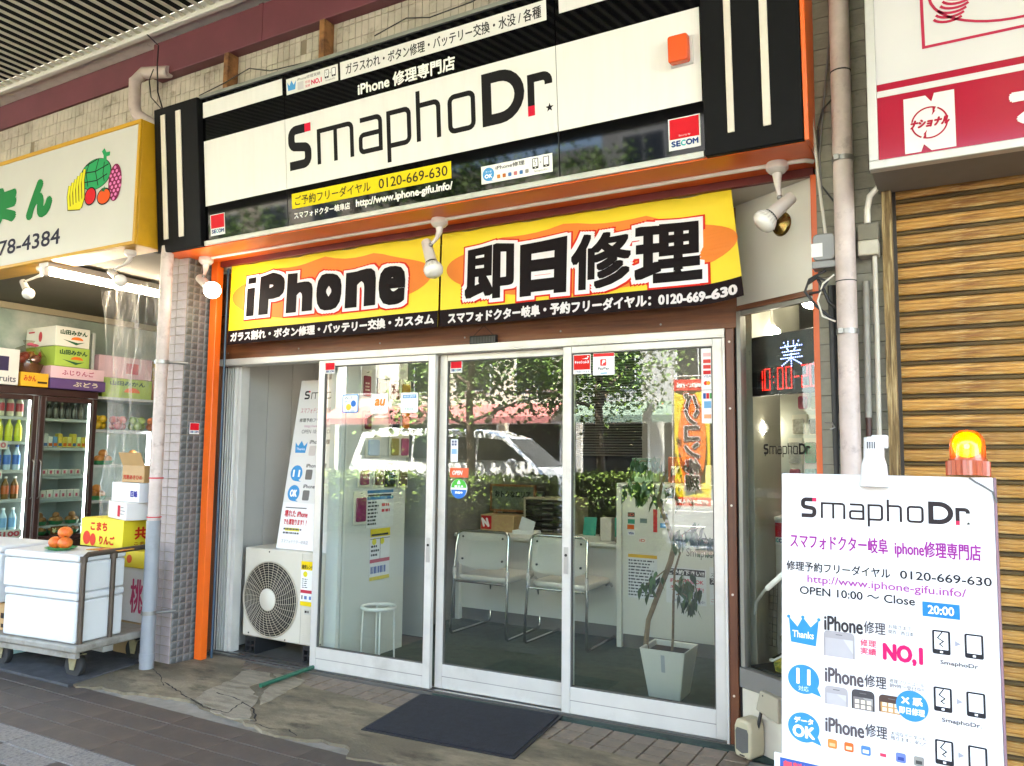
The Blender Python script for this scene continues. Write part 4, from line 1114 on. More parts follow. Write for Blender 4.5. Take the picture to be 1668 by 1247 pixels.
for k, (x, y) in enumerate(((-2.9, 5.3), (-1.3, 5.3))):
    lt = thing('ceiling_light', ['lit ceiling light inside the shop above the first office chair', 'lit ceiling light inside the shop above the potted plant', 'lit ceiling light at the back of the shop on the left', 'lit ceiling light at the back of the shop on the right'][k], 'ceiling light', (x, y, 2.70), group='ceiling lights inside the phone shop')
    obj('housing', G().box(-0.62, 0.62, -0.11, 0.11, -0.03, -0.001), m_lam, lt)
    obj('tube', G().cyl((-0.58, 0, -0.05), (0.58, 0, -0.05), 0.016, 10), emit('tube_lit', 'fff3e2', 4.2), lt)
# counter
ct = thing('counter', 'long white service counter with grey skirting behind the two chairs', 'counter', (-3.1, 5.97, 0.01))
obj('front_panel', G().box(-0.78, 0.76, 0.0, 0.02, 0.10, 0.712), m_lam, ct)
obj('skirting', G().box(-0.78, 0.76, 0.012, 0.03, 0.0, 0.0995), m_skirt, ct)
obj('top', G().box(-0.83, 0.78, -0.06, 0.60, 0.714, 0.742), m_lam, ct, bevel=0.004)
obj('side_panel', G().box(-0.82, -0.783, -0.04, 0.58, 0.0, 0.712), m_lam, ct)
tc = thing('reception_desk', 'tall white reception desk with posters on its front behind the plant', 'desk', (-1.6, 5.75, 0.01))
obj('front_panel', G().box(-0.68, 1.5, 0.0, 0.02, 0.10, 1.20), m_lam, tc)
obj('skirting', G().box(-0.68, 1.5, 0.010, 0.03, 0.0, 0.0995), m_skirt, tc)
obj('top', G().box(-0.72, 1.52, -0.02, 0.42, 1.202, 1.23), m_lam, tc, bevel=0.003)
obj('end_panel', G().box(-0.722, -0.682, -0.02, 0.40, 0.0, 1.20), m_lam, tc, bevel=0.003)
def pd(p):
    return (p[0]+1.6, p[1]-0.01)
logo(tc, *pd((-1.873, 0.793)), pd((-1.223, 0.836))[0], 0.085, y=-0.002, col='2a2a2a')
text(tc, 'Smapho.Custom', pd((-1.781, 0.702)), pd((-1.363, 0.780)), '5a5a58', y=-0.002)
s = obj('price_list', G().rect(*pd((-2.234, 0.385)), *pd((-2.005, 0.708)), -0.0015), ink('d9dce2'), tc)
q0, q1 = pd((-2.234, 0.385)), pd((-2.005, 0.708))
obj('yellow_title', G().rect(q0[0], q1[1]-0.025, q1[0], q1[1], -0.0022), ink('dcae2a'), s)
obj('list_print', rows(G(), q0[0]+0.02, q0[1]+0.01, q1[0]-0.01, q1[1]-0.035, 12, 0.45, -0.0022, 4, 0.03), ink('4a4c58'), s)
obj('list_dots', rows(G(), q0[0]+0.004, q0[1]+0.01, q0[0]+0.016, q1[1]-0.035, 12, 0.5, -0.0022, 4, 0.03), ink('1c1c22'), s)
q0, q1 = pd((-1.876, 0.376)), pd((-1.636, 0.634))
s = obj('notice', G().rect(q0[0]-0.06, q0[1], q1[0], q1[1], -0.0015), ink('dde0e4'), tc)
obj('dark_title', G().rect(q0[0]-0.05, q1[1]-0.055, q1[0]-0.01, q1[1]-0.008, -0.0022), ink('3c3c40'), s)
text(s, 'ご予約下さい!!', (q0[0]-0.045, q1[1]-0.05), (q1[0]-0.015, q1[1]-0.014), 'f0f0f0', bold=0.001, y=-0.003, dirs=4)
text(s, 'iPhone修理OK', (q0[0]-0.03, q1[1]-0.11), (q1[0]-0.02, q1[1]-0.075), 'd0405a', bold=0.001, y=-0.0022, dirs=4)
text(s, '予約ります!', (q0[0]-0.03, q1[1]-0.165), (q1[0]-0.02, q1[1]-0.13), 'd0405a', bold=0.001, y=-0.0022, dirs=4)
text(s, 'キャンペーン実施中!', (q0[0]+0.0, q0[1]+0.01), (q1[0]-0.01, q0[1]+0.035), '5a5c80', y=-0.0022)
q0, q1 = pd((-1.612, 0.389)), pd((-1.352, 0.657))
s = obj('notice', G().rect(*q0, *q1, -0.0015), ink('dde0e4'), tc)
text(s, 'スマフォ', (q0[0]+0.01, q1[1]-0.07), (q0[0]+0.11, q1[1]-0.045), '3c3c40', y=-0.0022)
obj('dark_title', G().rect(q0[0], q1[1]-0.125, q1[0], q1[1]-0.08, -0.0022), ink('3c3c40'), s)
text(s, 'スマフォ', (q0[0]+0.01, q1[1]-0.118), (q0[0]+0.13, q1[1]-0.087), 'f0f0f0', y=-0.003)
text(s, 'ご予約', (q0[0]+0.01, q0[1]+0.02), (q0[0]+0.10, q0[1]+0.045), 'c85a6a', y=-0.0022)
for k, (px, py, c, t) in enumerate(((1028, 838, '3a3c3c', 'iD'), (1028, 849, '3f8f78', ''), (1027, 858, 'd8642a', ''), (1028, 868, 'e8e8f0', 'VISA'), (1048, 848, '7a8a86', ''), (1067, 848, 'c83a3f', ''), (1081, 840, '6a7a8a', ''), (1081, 856, '4a94d0', ''), (1046, 880, 'e6dcd8', 'iD'))):
    cx0, cz0 = {0: (-2.208, 1.002), 1: (-2.208, 0.951), 2: (-2.213, 0.909), 3: (-2.209, 0.863), 4: (-2.110, 0.961), 5: (-2.018, 0.965), 6: (-1.951, 1.005), 7: (-1.952, 0.933), 8: (-2.120, 0.814)}[k]
    cx0, cz0 = pd((cx0, cz0))
    w = 0.028 if k != 5 else 0.016
    h = 0.017 if k != 5 else 0.085
    s = obj('card_logo', G().rect(cx0-w, cz0-h, cx0+w, cz0+h, -0.0015), ink(c), tc)
    if t:
        text(s, t, (cx0-w*0.8, cz0-h*0.6), (cx0+w*0.8, cz0+h*0.6), '2a3a8a' if t == 'VISA' else 'd06a5a', bold=0.001, y=-0.0022, dirs=4)

def chair(label, x, y):
    """visitor's chair seen from behind: padded back, padded seat, chromed sled frame"""
    t = thing('office_chair', label, 'chair', (x, y, 0.01), group='cream chairs at the counter')
    ch = MATS.get('chrome') or mat('chrome', 'c8c8c6', rough=0.12, metal=1.0, var=0.02)
    vin = mat('cream_vinyl', 'c9c5b8', rough=0.42, var=0.04, bump=0.06, bscale=180)
    for sx in (-1, 1):
        X = 0.245*sx
        pth = [(X*0.96, 0.02, 0.79), (X*0.985, 0.0, 0.70), (X*1.0, -0.015, 0.56), (X*1.02, -0.02, 0.40), (X*1.05, -0.045, 0.06), (X*1.05, -0.04, 0.025), (X*1.05, -0.02, 0.012), (X*1.04, 0.08, 0.011), (X*1.0, 0.48, 0.011), (X*0.99, 0.53, 0.016), (X*0.985, 0.552, 0.05), (X*0.96, 0.545, 0.25), (X*0.93, 0.52, 0.40), (X*0.92, 0.49, 0.425), (X*0.92, 0.40, 0.43)]
        obj('sled_leg', G().tube(pth, 0.0115, 8), ch, t, smooth=60)
        obj('clamp', G().cyl((X*1.0, -0.014, 0.44), (X*1.0, -0.014, 0.53), 0.016, 10), m_lampw, t, smooth=50)
    obj('cross_bar', G().tube([(-0.23, -0.015, 0.425), (0.23, -0.015, 0.425)], 0.010, 8), ch, t, smooth=60)
    obj('top_bar', G().tube([(-0.236, 0.02, 0.79), (-0.225, 0.022, 0.81), (-0.19, 0.024, 0.822), (0.19, 0.024, 0.822), (0.225, 0.022, 0.81), (0.236, 0.02, 0.79)], 0.0115, 8), ch, t, smooth=60)
    g = G(); nx, nz = 12, 8; v = []
    for s in (0, 1):
        for j in range(nz+1):
            for i in range(nx+1):
                u = i/nx*2-1; w = j/nz
                zz = 0.555+0.255*w-(0.03*(1-abs(u)**2.5) if j == 0 else 0)+(0.0)
                half = 0.228
                r = 0.045
                xx = u*half
                if w in (0, 1):
                    xx *= 0.90
                yy = 0.005+0.02*w+0.03*(1-u*u)+(0.0 if s == 0 else 0.035)
                bul = 0.010*(1-u**4)*(1-(2*w-1)**4)
                v.append((xx, yy-bul if s == 0 else yy+bul, zz))
    n = (nx+1)*(nz+1)
    f = []
    for j in range(nz):
        for i in range(nx):
            a = j*(nx+1)+i
            f.append((a, a+1, a+nx+2, a+nx+1)); f.append((n+a, n+a+nx+1, n+a+nx+2, n+a+1))
    ring = [i for i in range(nx+1)]+[j*(nx+1)+nx for j in range(1, nz+1)]+[nz*(nx+1)+i for i in range(nx-1, -1, -1)]+[j*(nx+1) for j in range(nz-1, 0, -1)]
    f += [(ring[(i+1) % len(ring)], ring[i], n+ring[i], n+ring[(i+1) % len(ring)]) for i in range(len(ring))]
    back = obj('backrest', g.add(v, f), vin, t, smooth=60)
    for bx in (-0.185, 0.185):
        for bz in (0.60, 0.775):
            obj('bolt', G().cyl((bx, 0.012, bz), (bx, 0.002+0.012*(bz > 0.7), bz), 0.009, 10), m_cable, back, smooth=40)
    obj('seat', G().slab(rrect(-0.235, 0.0, 0.235, 0.50, 0.06, 6), 0.43, 0.475), vin, t, bevel=0.018, seg=4)
    return t
chair('cream visitor chair with chrome legs at the left of the counter', -3.352, 5.44)
chair('cream visitor chair with chrome legs nearer the reception desk', -2.686, 5.46)
# small stool by the partition
st = thing('stool', 'small white stool with thin legs beside the partition wall', 'stool', (-3.555, 4.42, 0.01))
mw = mat('white_tube', 'e2e2de', rough=0.35, var=0.03)
obj('ring_seat', G().tube([(0.112*math.cos(2*PI*i/32), 0.112*math.sin(2*PI*i/32), 0.375) for i in range(32)], 0.013, 8, True), mw, st, smooth=60)
for i in range(4):
    a = PI/4+i*PI/2
    obj('leg', G().tube([(0.105*math.cos(a), 0.105*math.sin(a), 0.372), (0.115*math.cos(a), 0.115*math.sin(a), 0.0)], 0.006, 6), mw, st, smooth=60)
# phone cases hanging on the partition
m_card = mat('case_card', 'dcd6c4', rough=0.45, var=0.05)
m_blister = mat('dark_card', '24201f', rough=0.3, var=0.05)
def hangpack(label, p0, p1, col, dark=False, face='x', base=-3.688, group='phone case packs on the partition wall', accent=None):
    """card with a coloured case on it, hung from a hook; p0, p1 = opposite corners (y, z) on the wall"""
    y0, y1 = sorted((p0[0], p1[0])); z0, z1 = sorted((p0[1], p1[1]))
    t = thing('phone_case_pack', label, 'phone case', (base, (y0+y1)/2, (z0+z1)/2), (0, 0, PI/2), group=group)
    w, h = (y1-y0)/2, (z1-z0)/2
    obj('card', G().box(-w, w, -0.012, -0.004, -h, h), m_blister if dark else m_card, t, bevel=0.002)
    c = obj('case', G().prism(rrect(-w*0.72, -h*0.82, w*0.72, h*0.62, w*0.2), -0.024, -0.0125), mat('case_'+col, col, rough=0.3, var=0.08), t, bevel=0.003)
    obj('hook', G().tube([(0, -0.0, h*0.86), (0, -0.03, h*0.86), (0, -0.034, h*0.92)], 0.002, 5), m_steel, t)
    if accent:
        obj('print', rows(G(), -w*0.5, -h*0.5, w*0.5, h*0.2, 3, 0.5, -0.0245, 3, w*0.4), ink(accent), c)
    return t
X = -3.688
hangpack('maroon phone case pack in the top row on the partition', (4.626, 1.997), (4.751, 1.831), '6d1f33')
hangpack('mustard yellow phone case pack at the end of the top row on the partition', (4.759, 2.004), (4.896, 1.840), 'b8922a')
hangpack('red sale card at the top left of the partition', (4.320, 2.035), (4.423, 1.832), '8f2a2c', accent='e8c8b0')
hangpack('black phone case pack left of the maroon one on the partition', (4.492, 1.994), (4.610, 1.854), '1d1c20', True)
hangpack('black phone case pack in the second row on the partition', (4.642, 1.778), (4.766, 1.623), '20242e', True)
hangpack('orange phone case pack in the second row on the partition', (4.775, 1.786), (4.889, 1.618), 'c9781f')
hangpack('wine red phone case pack low in the second row near the glass', (4.346, 1.749), (4.439, 1.604), '6f2434')
hangpack('pale blue phone case pack in the third row on the partition', (4.380, 1.576), (4.550, 1.415), 'b9c8d8')
hangpack('olive yellow phone case pack in the third row on the partition', (4.650, 1.592), (4.767, 1.416), '97883f')
hangpack('pink phone case pack in the third row on the partition', (4.767, 1.595), (4.888, 1.416), 'a24a6a')
hangpack('magenta phone case pack in the fourth row on the partition', (4.308, 1.394), (4.435, 1.206), '7d1f52')
hangpack('brown phone case pack in the fourth row on the partition', (4.475, 1.393), (4.601, 1.201), '6a4a46')
hangpack('black printed phone case pack in the fourth row on the partition', (4.608, 1.384), (4.731, 1.202), '1b2436', True, accent='4a6a9a')
hangpack('brown phone case pack at the end of the fourth row on the partition', (4.753, 1.393), (4.882, 1.188), '5f4642')
hangpack('magenta phone case pack alone in the lowest row on the partition', (4.273, 1.181), (4.413, 0.948), '7d1f52')
def wallpaper(name, label, p0, p1):
    y0, y1 = sorted((p0[0], p1[0])); z0, z1 = sorted((p0[1], p1[1]))
    t = thing(name, label, 'poster', (-3.6885, (y0+y1)/2, (z0+z1)/2), (0, 0, PI/2))
    return t, (y1-y0)/2, (z1-z0)/2
t, w, h = wallpaper('price_poster', 'white price poster with blue title bars on the partition', (4.416, 1.189), (4.727, 0.917))
s = obj('sheet', G().box(-w, w, -0.003, 0, -h, h), ink('d5d8d8'), t)
for z in (0.86, 0.52):
    obj('title_bar', G().rect(-w*0.95, h*z-h*0.07, w*0.95, h*z+h*0.09, -0.004), ink('3a74a8'), t)
obj('fine_print', rows(G(), -w*0.9, -h*0.9, -w*0.1, h*0.4, 7, 0.5, -0.004, 6, 0.03).rect(-w*0.9, h*0.62, w*0.8, h*0.72, -0.004), ink('3a3c40'), t)
obj('red_print', rows(G(), w*0.1, -h*0.3, w*0.9, h*0.3, 2, 0.5, -0.004, 2, 0.03), ink('c8505a'), t)
t, w, h = wallpaper('rental_poster', 'narrow yellow and white rental poster low on the partition', (4.468, 0.906), (4.692, 0.542))
obj('sheet', G().box(-w, w, -0.003, 0, -h, h), ink('d9dadb'), t)
obj('yellow_strip', G().rect(-w, h*0.68, w, h, -0.004).rect(-w, -h, w, -h*0.86, -0.004), ink('d8c43a'), t)
obj('red_strip', G().rect(-w, -h*0.32, w, -h*0.18, -0.004), ink('b8505a'), t)
obj('fine_print', rows(G(), -w*0.9, -h*0.1, -w*0.1, h*0.4, 3, 0.5, -0.004, 6, 0.02).rect(-w*0.9, h*0.72, w*0.8, h*0.8, -0.0045).rect(-w, h*0.6, w, h*0.62, -0.0045).rect(-w*0.02, -h*0.18, w*0.02, h*0.6, -0.0045), ink('3a3c40'), t)
obj('icons', rows(G(), -w*0.9, -h*0.75, w*0.9, -h*0.45, 1, 0.9, -0.004, 9, 0.02), ink('5a6aa0'), t)
obj('yellow_dots', G().face(arc(-w*0.6, h*0.5, w*0.22, 0, 360, 14)[:-1], -0.004).face(arc(w*0.2, h*0.5, w*0.22, 0, 360, 14)[:-1], -0.004), ink('d8d03a'), t)

# drawer cabinet and clutter on the counter
dcb = thing('drawer_cabinet', 'cream desk cabinet with black drawers on the counter', 'cabinet', (-3.2, 6.30, 0.752))
obj('case', G().box(-0.245, 0.245, 0, 0.32, 0, 0.012).box(-0.245, 0.245, 0, 0.32, 0.30, 0.315).box(-0.245, -0.225, 0, 0.32, 0.012, 0.30).box(0.225, 0.245, 0, 0.32, 0.012, 0.30).box(-0.225, 0.225, 0.30, 0.32, 0.012, 0.30), mat('cabinet_cream', '9c937c', rough=0.45, var=0.05), dcb)
for k in range(6):
    d = obj('drawer', G().box(-0.222, 0.222, -0.006, 0.29, 0.016+k*0.0475, 0.058+k*0.0475), mat('drawer_black', '1d1a18', rough=0.35, var=0.08), dcb, bevel=0.003)
    obj('pull', G().box(-0.05, 0.05, -0.016, -0.0065, 0.032+k*0.0475, 0.040+k*0.0475), m_steel, d)
nb = thing('carton', 'brown carton with a red label on the left of the counter', 'box', (-3.72, 6.22, 0.752))
obj('body', G().box(-0.13, 0.22, 0, 0.25, 0, 0.15), mat('kraft', 'a98c62', rough=0.75, var=0.08), nb, bevel=0.003)
s = obj('red_label', G().rect(-0.12, 0.02, -0.01, 0.14, -0.003), ink('b3252c'), nb)
text(s, 'N', (-0.10, 0.04), (-0.03, 0.12), 'e8e0dc', bold=0.006, y=-0.004, skew=-0.3)
tag(obj('paper_stack', G().box(-0.1, 0.12, 0, 0.12, 0, 0.03).box(-0.06, 0.08, 0.02, 0.03, 0.03, 0.14, Matrix.Rotation(0.3, 4, 'Y')), mat('office_paper', 'cfd4d6', rough=0.7, var=0.05), loc=(-3.38, 6.16, 0.752)), 'stack of papers and a tilted sheet beside the brown carton', 'papers')
for k, (x, c, h, lab) in enumerate(((-2.86, '2f8f7c', 0.16, 'teal tablet case standing on the counter right of the drawer cabinet'), (-2.70, '23262a', 0.15, 'black tablet case standing on the counter'), (-2.56, '2f9a84', 0.17, 'green tablet case leaning at the right end of the counter'))):
    tag(obj('tablet_case', G().box(-0.06, 0.06, 0, 0.012, 0, h, Matrix.Rotation(-0.25, 4, 'X')), mat('tab_'+c, c, rough=0.4, var=0.08), loc=(x, 6.42, 0.752), rot=(0, 0, 0.1*k), bevel=0.004), lab, 'tablet case', 'tablet cases on the counter')
tag(obj('display_block', G().box(-0.05, 0.05, -0.04, 0.04, 0, 0.19), mat('pale_block', 'c4c0b6', rough=0.5, var=0.05), loc=(-2.55, 6.10, 0.752), bevel=0.006), 'pale upright display block on the counter', 'display')
bt = thing('pump_jar', 'clear jar with a white lid at the right end of the counter', 'jar', (-2.40, 6.05, 0.752))
obj('jar', G().lathe([(0.055, 0), (0.06, 0.01), (0.05, 0.05), (0.035, 0.075), (0.035, 0.10)], 20), mat('smoky_plastic', '8a7f74', rough=0.15, var=0.05), bt, smooth=50)
obj('lid', G().lathe([(0.036, 0.10), (0.045, 0.105), (0.045, 0.19), (0.05, 0.20), (0.05, 0.215), (0.0, 0.217)], 20), m_lam, bt, smooth=40)
tag(obj('tape_roll', G().lathe([(0.018, 0), (0.03, 0), (0.03, 0.05), (0.018, 0.05), (0.018, 0)], 18), m_lam, loc=(-3.2, 6.08, 0.753), smooth=40), 'small white roll standing near the counter edge', 'roll')
bn = thing('apple_bin', 'green bin with a white apple mark on the reception desk', 'bin', (-2.15, 5.93, 1.242))
obj('bin', G().lathe([(0.0, 0.002), (0.105, 0.0), (0.120, 0.175), (0.124, 0.18), (0.124, 0.19), (0.112, 0.19), (0.098, 0.02), (0, 0.02)], 4, Matrix.Rotation(PI/4, 4, 'Z')), mat('bin_green', '8aa892', rough=0.4, var=0.06), bn, bevel=0.008)
ap = []
for i in range(40):
    a = 2*PI*i/40
    r = 1.0-0.16*math.exp(-((a-PI/2)/0.35)**2)-0.10*math.exp(-((a-3*PI/2)/0.3)**2)
    x, z = 0.034*r*math.cos(a), 0.037*r*math.sin(a)
    if (x-0.045)**2+(z-0.004)**2 < 0.017**2:
        x = 0.045-math.sqrt(max(0, 0.017**2-(z-0.004)**2))
    ap.append((x+0.015, z+0.085))
m4 = Matrix.Rotation(-0.1, 4, 'X')
mk = obj('mark', G().face(ap, 0), ink('e8ecea'), bn, loc=(0, -0.0885, 0), rot=(0.075, 0, 0))
obj('mark_leaf', G().face([(0.012, 0.126), (0.016, 0.142), (0.032, 0.148), (0.028, 0.132)], 0), ink('e8ecea'), mk)
# back of the shop: blinds, wall logo
for k, (a, b, lab) in enumerate((((-4.438, 2.706), (-4.018, 1.441), 'grey venetian blind on the back wall seen beside the middle door stile'), ((-3.976, 2.680), (-3.018, 1.451), 'wide grey venetian blind on the back wall seen through the right door'))):
    t = thing('venetian_blind', lab, 'blind', (0, 8.5, 0), group='venetian blinds at the back of the shop')
    g = G(); z = b[1]
    while z < a[1]:
        g.box(a[0], b[0], -0.012, 0.012, z, z+0.002, Matrix.Translation(((a[0]+b[0])/2, 0, z)) @ Matrix.Rotation(0.7, 4, 'X') @ Matrix.Translation((-(a[0]+b[0])/2, 0, -z)))
        z += 0.030
    stuff(obj('slats', g, mat('blind_grey', '9a978c', rough=0.5, var=0.06), t))
    obj('head_rail', G().box(a[0], b[0], -0.02, 0.02, a[1], a[1]+0.04), mat('blind_grey', '9a978c'), t)
    obj('cord', G().tube([(b[0]-0.1, -0.03, a[1]), (b[0]-0.1, -0.03, b[1])], 0.004, 5), m_lam, t)
wl = thing('wall_logo', 'dark word mark on a pale panel at the back of the shop', 'logo panel', (0, 7.2, 0))
a, b = (-2.555, 1.753), (-1.750, 2.247)
obj('panel', G().box(a[0]-0.1, b[0]+0.4, 0.0, 0.03, 0.01, b[1]+0.4), mat('logo_panel', '8f8d86', rough=0.7, var=0.05), wl)
q0, q1 = (-2.518, 1.858), (-1.727, 1.934)
logo(wl, q0[0], q0[1], q1[0], q1[1]-q0[1]+0.02, y=-0.002, col='1e1d1d')

# ================================================================ potted plant inside the right door
pp = thing('potted_plant', 'tall leafy plant with a bare crooked trunk in a square white pot', 'potted plant', (-1.59, 4.77, 0.01))
def fr4(a, b, z0, z1):
    return [(-a, -a, z0), (a, -a, z0), (a, a, z0), (-a, a, z0), (-b, -b, z1), (b, -b, z1), (b, b, z1), (-b, b, z1)]
g = G().add(fr4(0.098, 0.140, 0.0, 0.29), [(3, 2, 1, 0), (0, 1, 5, 4), (1, 2, 6, 5), (2, 3, 7, 6), (3, 0, 4, 7)])
g.add([(x, y, 0.29) for x, y in ((-.14, -.14), (.14, -.14), (.14, .14), (-.14, .14), (-.128, -.128), (.128, -.128), (.128, .128), (-.128, .128))]+[(x, y, 0.255) for x, y in ((-.124, -.124), (.124, -.124), (.124, .124), (-.124, .124))],
      [(0, 1, 5, 4), (1, 2, 6, 5), (2, 3, 7, 6), (3, 0, 4, 7), (4, 5, 9, 8), (5, 6, 10, 9), (6, 7, 11, 10), (7, 4, 8, 11)])
pot = obj('pot', g, mat('white_ceramic', 'd9d6cc', rough=0.22, var=0.03), pp, bevel=0.006)
obj('soil', G().box(-0.125, 0.125, -0.125, 0.125, 0.235, 0.258), mat('potting_soil', '33281f', rough=1, var=0.3, scale=40, bump=0.8), pp)
s = obj('pot_label', G().add([(-0.008, -0.1365, 0.262), (0.016, -0.1365, 0.262), (0.016, -0.122, 0.16), (-0.008, -0.122, 0.16)], [(0, 3, 2, 1)]), ink('a9acb0'), pot)
m_bark = two_tone('plant_bark', '8a7458', '6b563f', 0.45, 0.65, 20, rough=0.8, bump=0.4)
def P3(p, y=4.75):
    return (p[0]+1.59, y-4.77, p[1]-0.01)
tr = [(-0.135, -0.01, 0.24)]+[P3(p) for p in ((-1.732, 0.292), (-1.715, 0.442), (-1.640, 0.634), (-1.572, 0.806), (-1.548, 0.900), (-1.579, 1.009), (-1.648, 1.174), (-1.624, 1.270), (-1.592, 1.365))]
obj('trunk', G().tube(tr, [0.017, 0.016, 0.015, 0.016, 0.017, 0.016, 0.014, 0.013, 0.010, 0.006], 10), m_bark, pp, smooth=60)
tr2 = [(0.01, 0.02, 0.24)]+[P3(p, 4.79) for p in ((-1.573, 0.341), (-1.568, 0.561), (-1.559, 0.747), (-1.523, 0.861), (-1.561, 0.903))]
obj('trunk', G().tube(tr2, [0.008, 0.008, 0.008, 0.007, 0.006, 0.004], 8), m_bark, pp, smooth=60)
br = G()
tips = []
def branch(pts, y=4.75, r=0.004):
    q = [P3(p, y) for p in pts]
    br.tube(q, [r]*(len(q)-1)+[r*0.4], 6)
    tips.append(q)
branch([(-1.648, 1.174), (-1.688, 1.207), (-1.756, 1.228), (-1.817, 1.203)], 4.72)
branch([(-1.624, 1.251), (-1.703, 1.275), (-1.776, 1.281), (-1.850, 1.255)], 4.66)
branch([(-1.624, 1.232), (-1.577, 1.263), (-1.538, 1.235), (-1.508, 1.169)], 4.80)
branch([(-1.548, 0.907), (-1.494, 0.970), (-1.425, 1.018), (-1.358, 1.029)], 4.70)
branch([(-1.448, 0.994), (-1.388, 0.947), (-1.333, 0.932), (-1.296, 0.916)], 4.74)
branch([(-1.554, 0.686), (-1.496, 0.706), (-1.459, 0.687), (-1.436, 0.645)], 4.78)
branch([(-1.580, 0.768), (-1.635, 0.723), (-1.682, 0.689), (-1.714, 0.642)], 4.70)
branch([(-1.554, 0.605), (-1.512, 0.617), (-1.475, 0.591), (-1.452, 0.543)], 4.80)
branch([(-1.592, 1.353), (-1.655, 1.413), (-1.735, 1.419), (-1.800, 1.380)], 4.70)
branch([(-1.592, 1.353), (-1.537, 1.403), (-1.479, 1.348), (-1.445, 1.275)], 4.84)
obj('twigs', br, m_bark, pp, smooth=60)
m_leaf = mat('plant_leaf', '3a5a2c', rough=0.35, var=0.25, scale=10, rnd=0.25)
lg = [G().add([(0, 0, 0), (-0.2, 0.02, -0.25), (-0.25, 0.05, -0.5), (-0.15, 0.02, -0.85), (0, -0.04, -1.25), (0.15, 0.02, -0.85), (0.25, 0.05, -0.5), (0.2, 0.02, -0.25), (0, 0, -0.5), (0, 0, -0.25), (0, -0.01, -0.8)], [(0, 1, 9), (0, 9, 7), (1, 2, 8, 9), (9, 8, 6, 7), (2, 3, 10, 8), (8, 10, 5, 6), (3, 4, 10), (10, 4, 5)])]
rr = random.Random(21)
l0 = None
for q in tips:
    for k in range(28):
        u = rr.uniform(0.15, 1.0)*(len(q)-1); i = min(int(u), len(q)-2)
        p = Vector(q[i]).lerp(Vector(q[i+1]), u-i)+Vector((rr.uniform(-.04, .04), rr.uniform(-.07, .07), rr.uniform(-.03, .035)))
        s = rr.uniform(0.05, 0.078)
        rot = (rr.uniform(-0.5, 0.5), rr.uniform(-0.45, 0.45), rr.uniform(0, 2*PI))
        if l0 is None:
            l0 = obj('leaf', lg[0], m_leaf, pp, smooth=70, loc=p, rot=rot); l0.scale = (s, s, s)
        else:
            clone(l0, 'leaf', pp, p, rot, (s, s, s))

hpn = thing('hanging_plate', 'small black grille plate hung by two strings from the wooden header', 'plate', DLOC, DROT)
obj('plate', G().box(1.200, 1.385, -0.05, -0.022, 2.118, 2.172), mat('black_grille', '1a1a18', rough=0.6, var=0.1), hpn, bevel=0.003)
g = G()
for k in range(16):
    g.box(1.210+k*0.0108, 1.216+k*0.0108, -0.0525, -0.0505, 2.126, 2.164)
obj('grille_bars', g, mat('grille_bar', '4a4a46', rough=0.5, var=0.1), hpn)
obj('string', G().tube([(1.22, -0.036, 2.172), (1.285, -0.026, 2.235)], 0.0015, 5), m_cable, hpn)
obj('string', G().tube([(1.36, -0.036, 2.172), (1.288, -0.026, 2.235)], 0.0015, 5), m_cable, hpn)

# more of the shop's clutter: monitor, notices, wooden notice board, sill goods
mo = thing('monitor', 'dark computer monitor standing on the counter behind the cabinet', 'monitor', (-3.55, 6.48, 0.752))
obj('screen', G().box(-0.22, 0.22, 0.0, 0.03, 0.10, 0.36), m_foot, mo, bevel=0.006)
obj('stand', G().box(-0.03, 0.03, 0.02, 0.05, 0.012, 0.12), m_foot, mo)
obj('foot', G().box(-0.10, 0.10, -0.03, 0.10, 0.0, 0.012), m_foot, mo)
wbd = thing('notice_board', 'brown framed notice board with dark characters behind the middle door glass', 'notice board', (-3.62, 6.40, 0.752))
obj('frame', G().box(-0.24, 0.24, 0.0, 0.02, 0.17, 0.19).box(-0.24, 0.24, 0.0, 0.02, 0.40, 0.42).box(-0.24, -0.22, 0.0, 0.02, 0.19, 0.40).box(0.22, 0.24, 0.0, 0.02, 0.19, 0.40).box(-0.2, -0.17, 0.0, 0.02, 0.0, 0.17).box(0.17, 0.2, 0.0, 0.02, 0.0, 0.17), m_wood, wbd)
obj('face', G().box(-0.22, 0.22, 0.008, 0.016, 0.19, 0.40), mat('notice_green', '4a5546', rough=0.6, var=0.08), wbd)
text(wbd, 'おトクなエリア', (-0.19, 0.30), (0.19, 0.36), '15181a', bold=0.003, y=0.006, dirs=4)
for k, (x, y, h, c, lab) in enumerate(((-2.05, 6.0, 0.20, 'b8603a', 'orange brown box on the reception desk'), (-1.75, 5.98, 0.14, 'd2cfc8', 'white box on the reception desk'), (-1.50, 6.0, 0.22, '3a5a46', 'dark green box on the reception desk'))):
    t = thing('desk_box', lab, 'box', (x+0.12, y, 1.242), (0, 0, 0.1*k), group='boxes on the reception desk')
    obj('body', G().box(-0.07, 0.07, 0, 0.10, 0, h), mat('deskbox_'+c, c, rough=0.5, var=0.06), t, bevel=0.004)
    obj('label', G().rect(-0.045, h*0.3, 0.045, h*0.65, -0.002), ink('e0dcd4'), t)
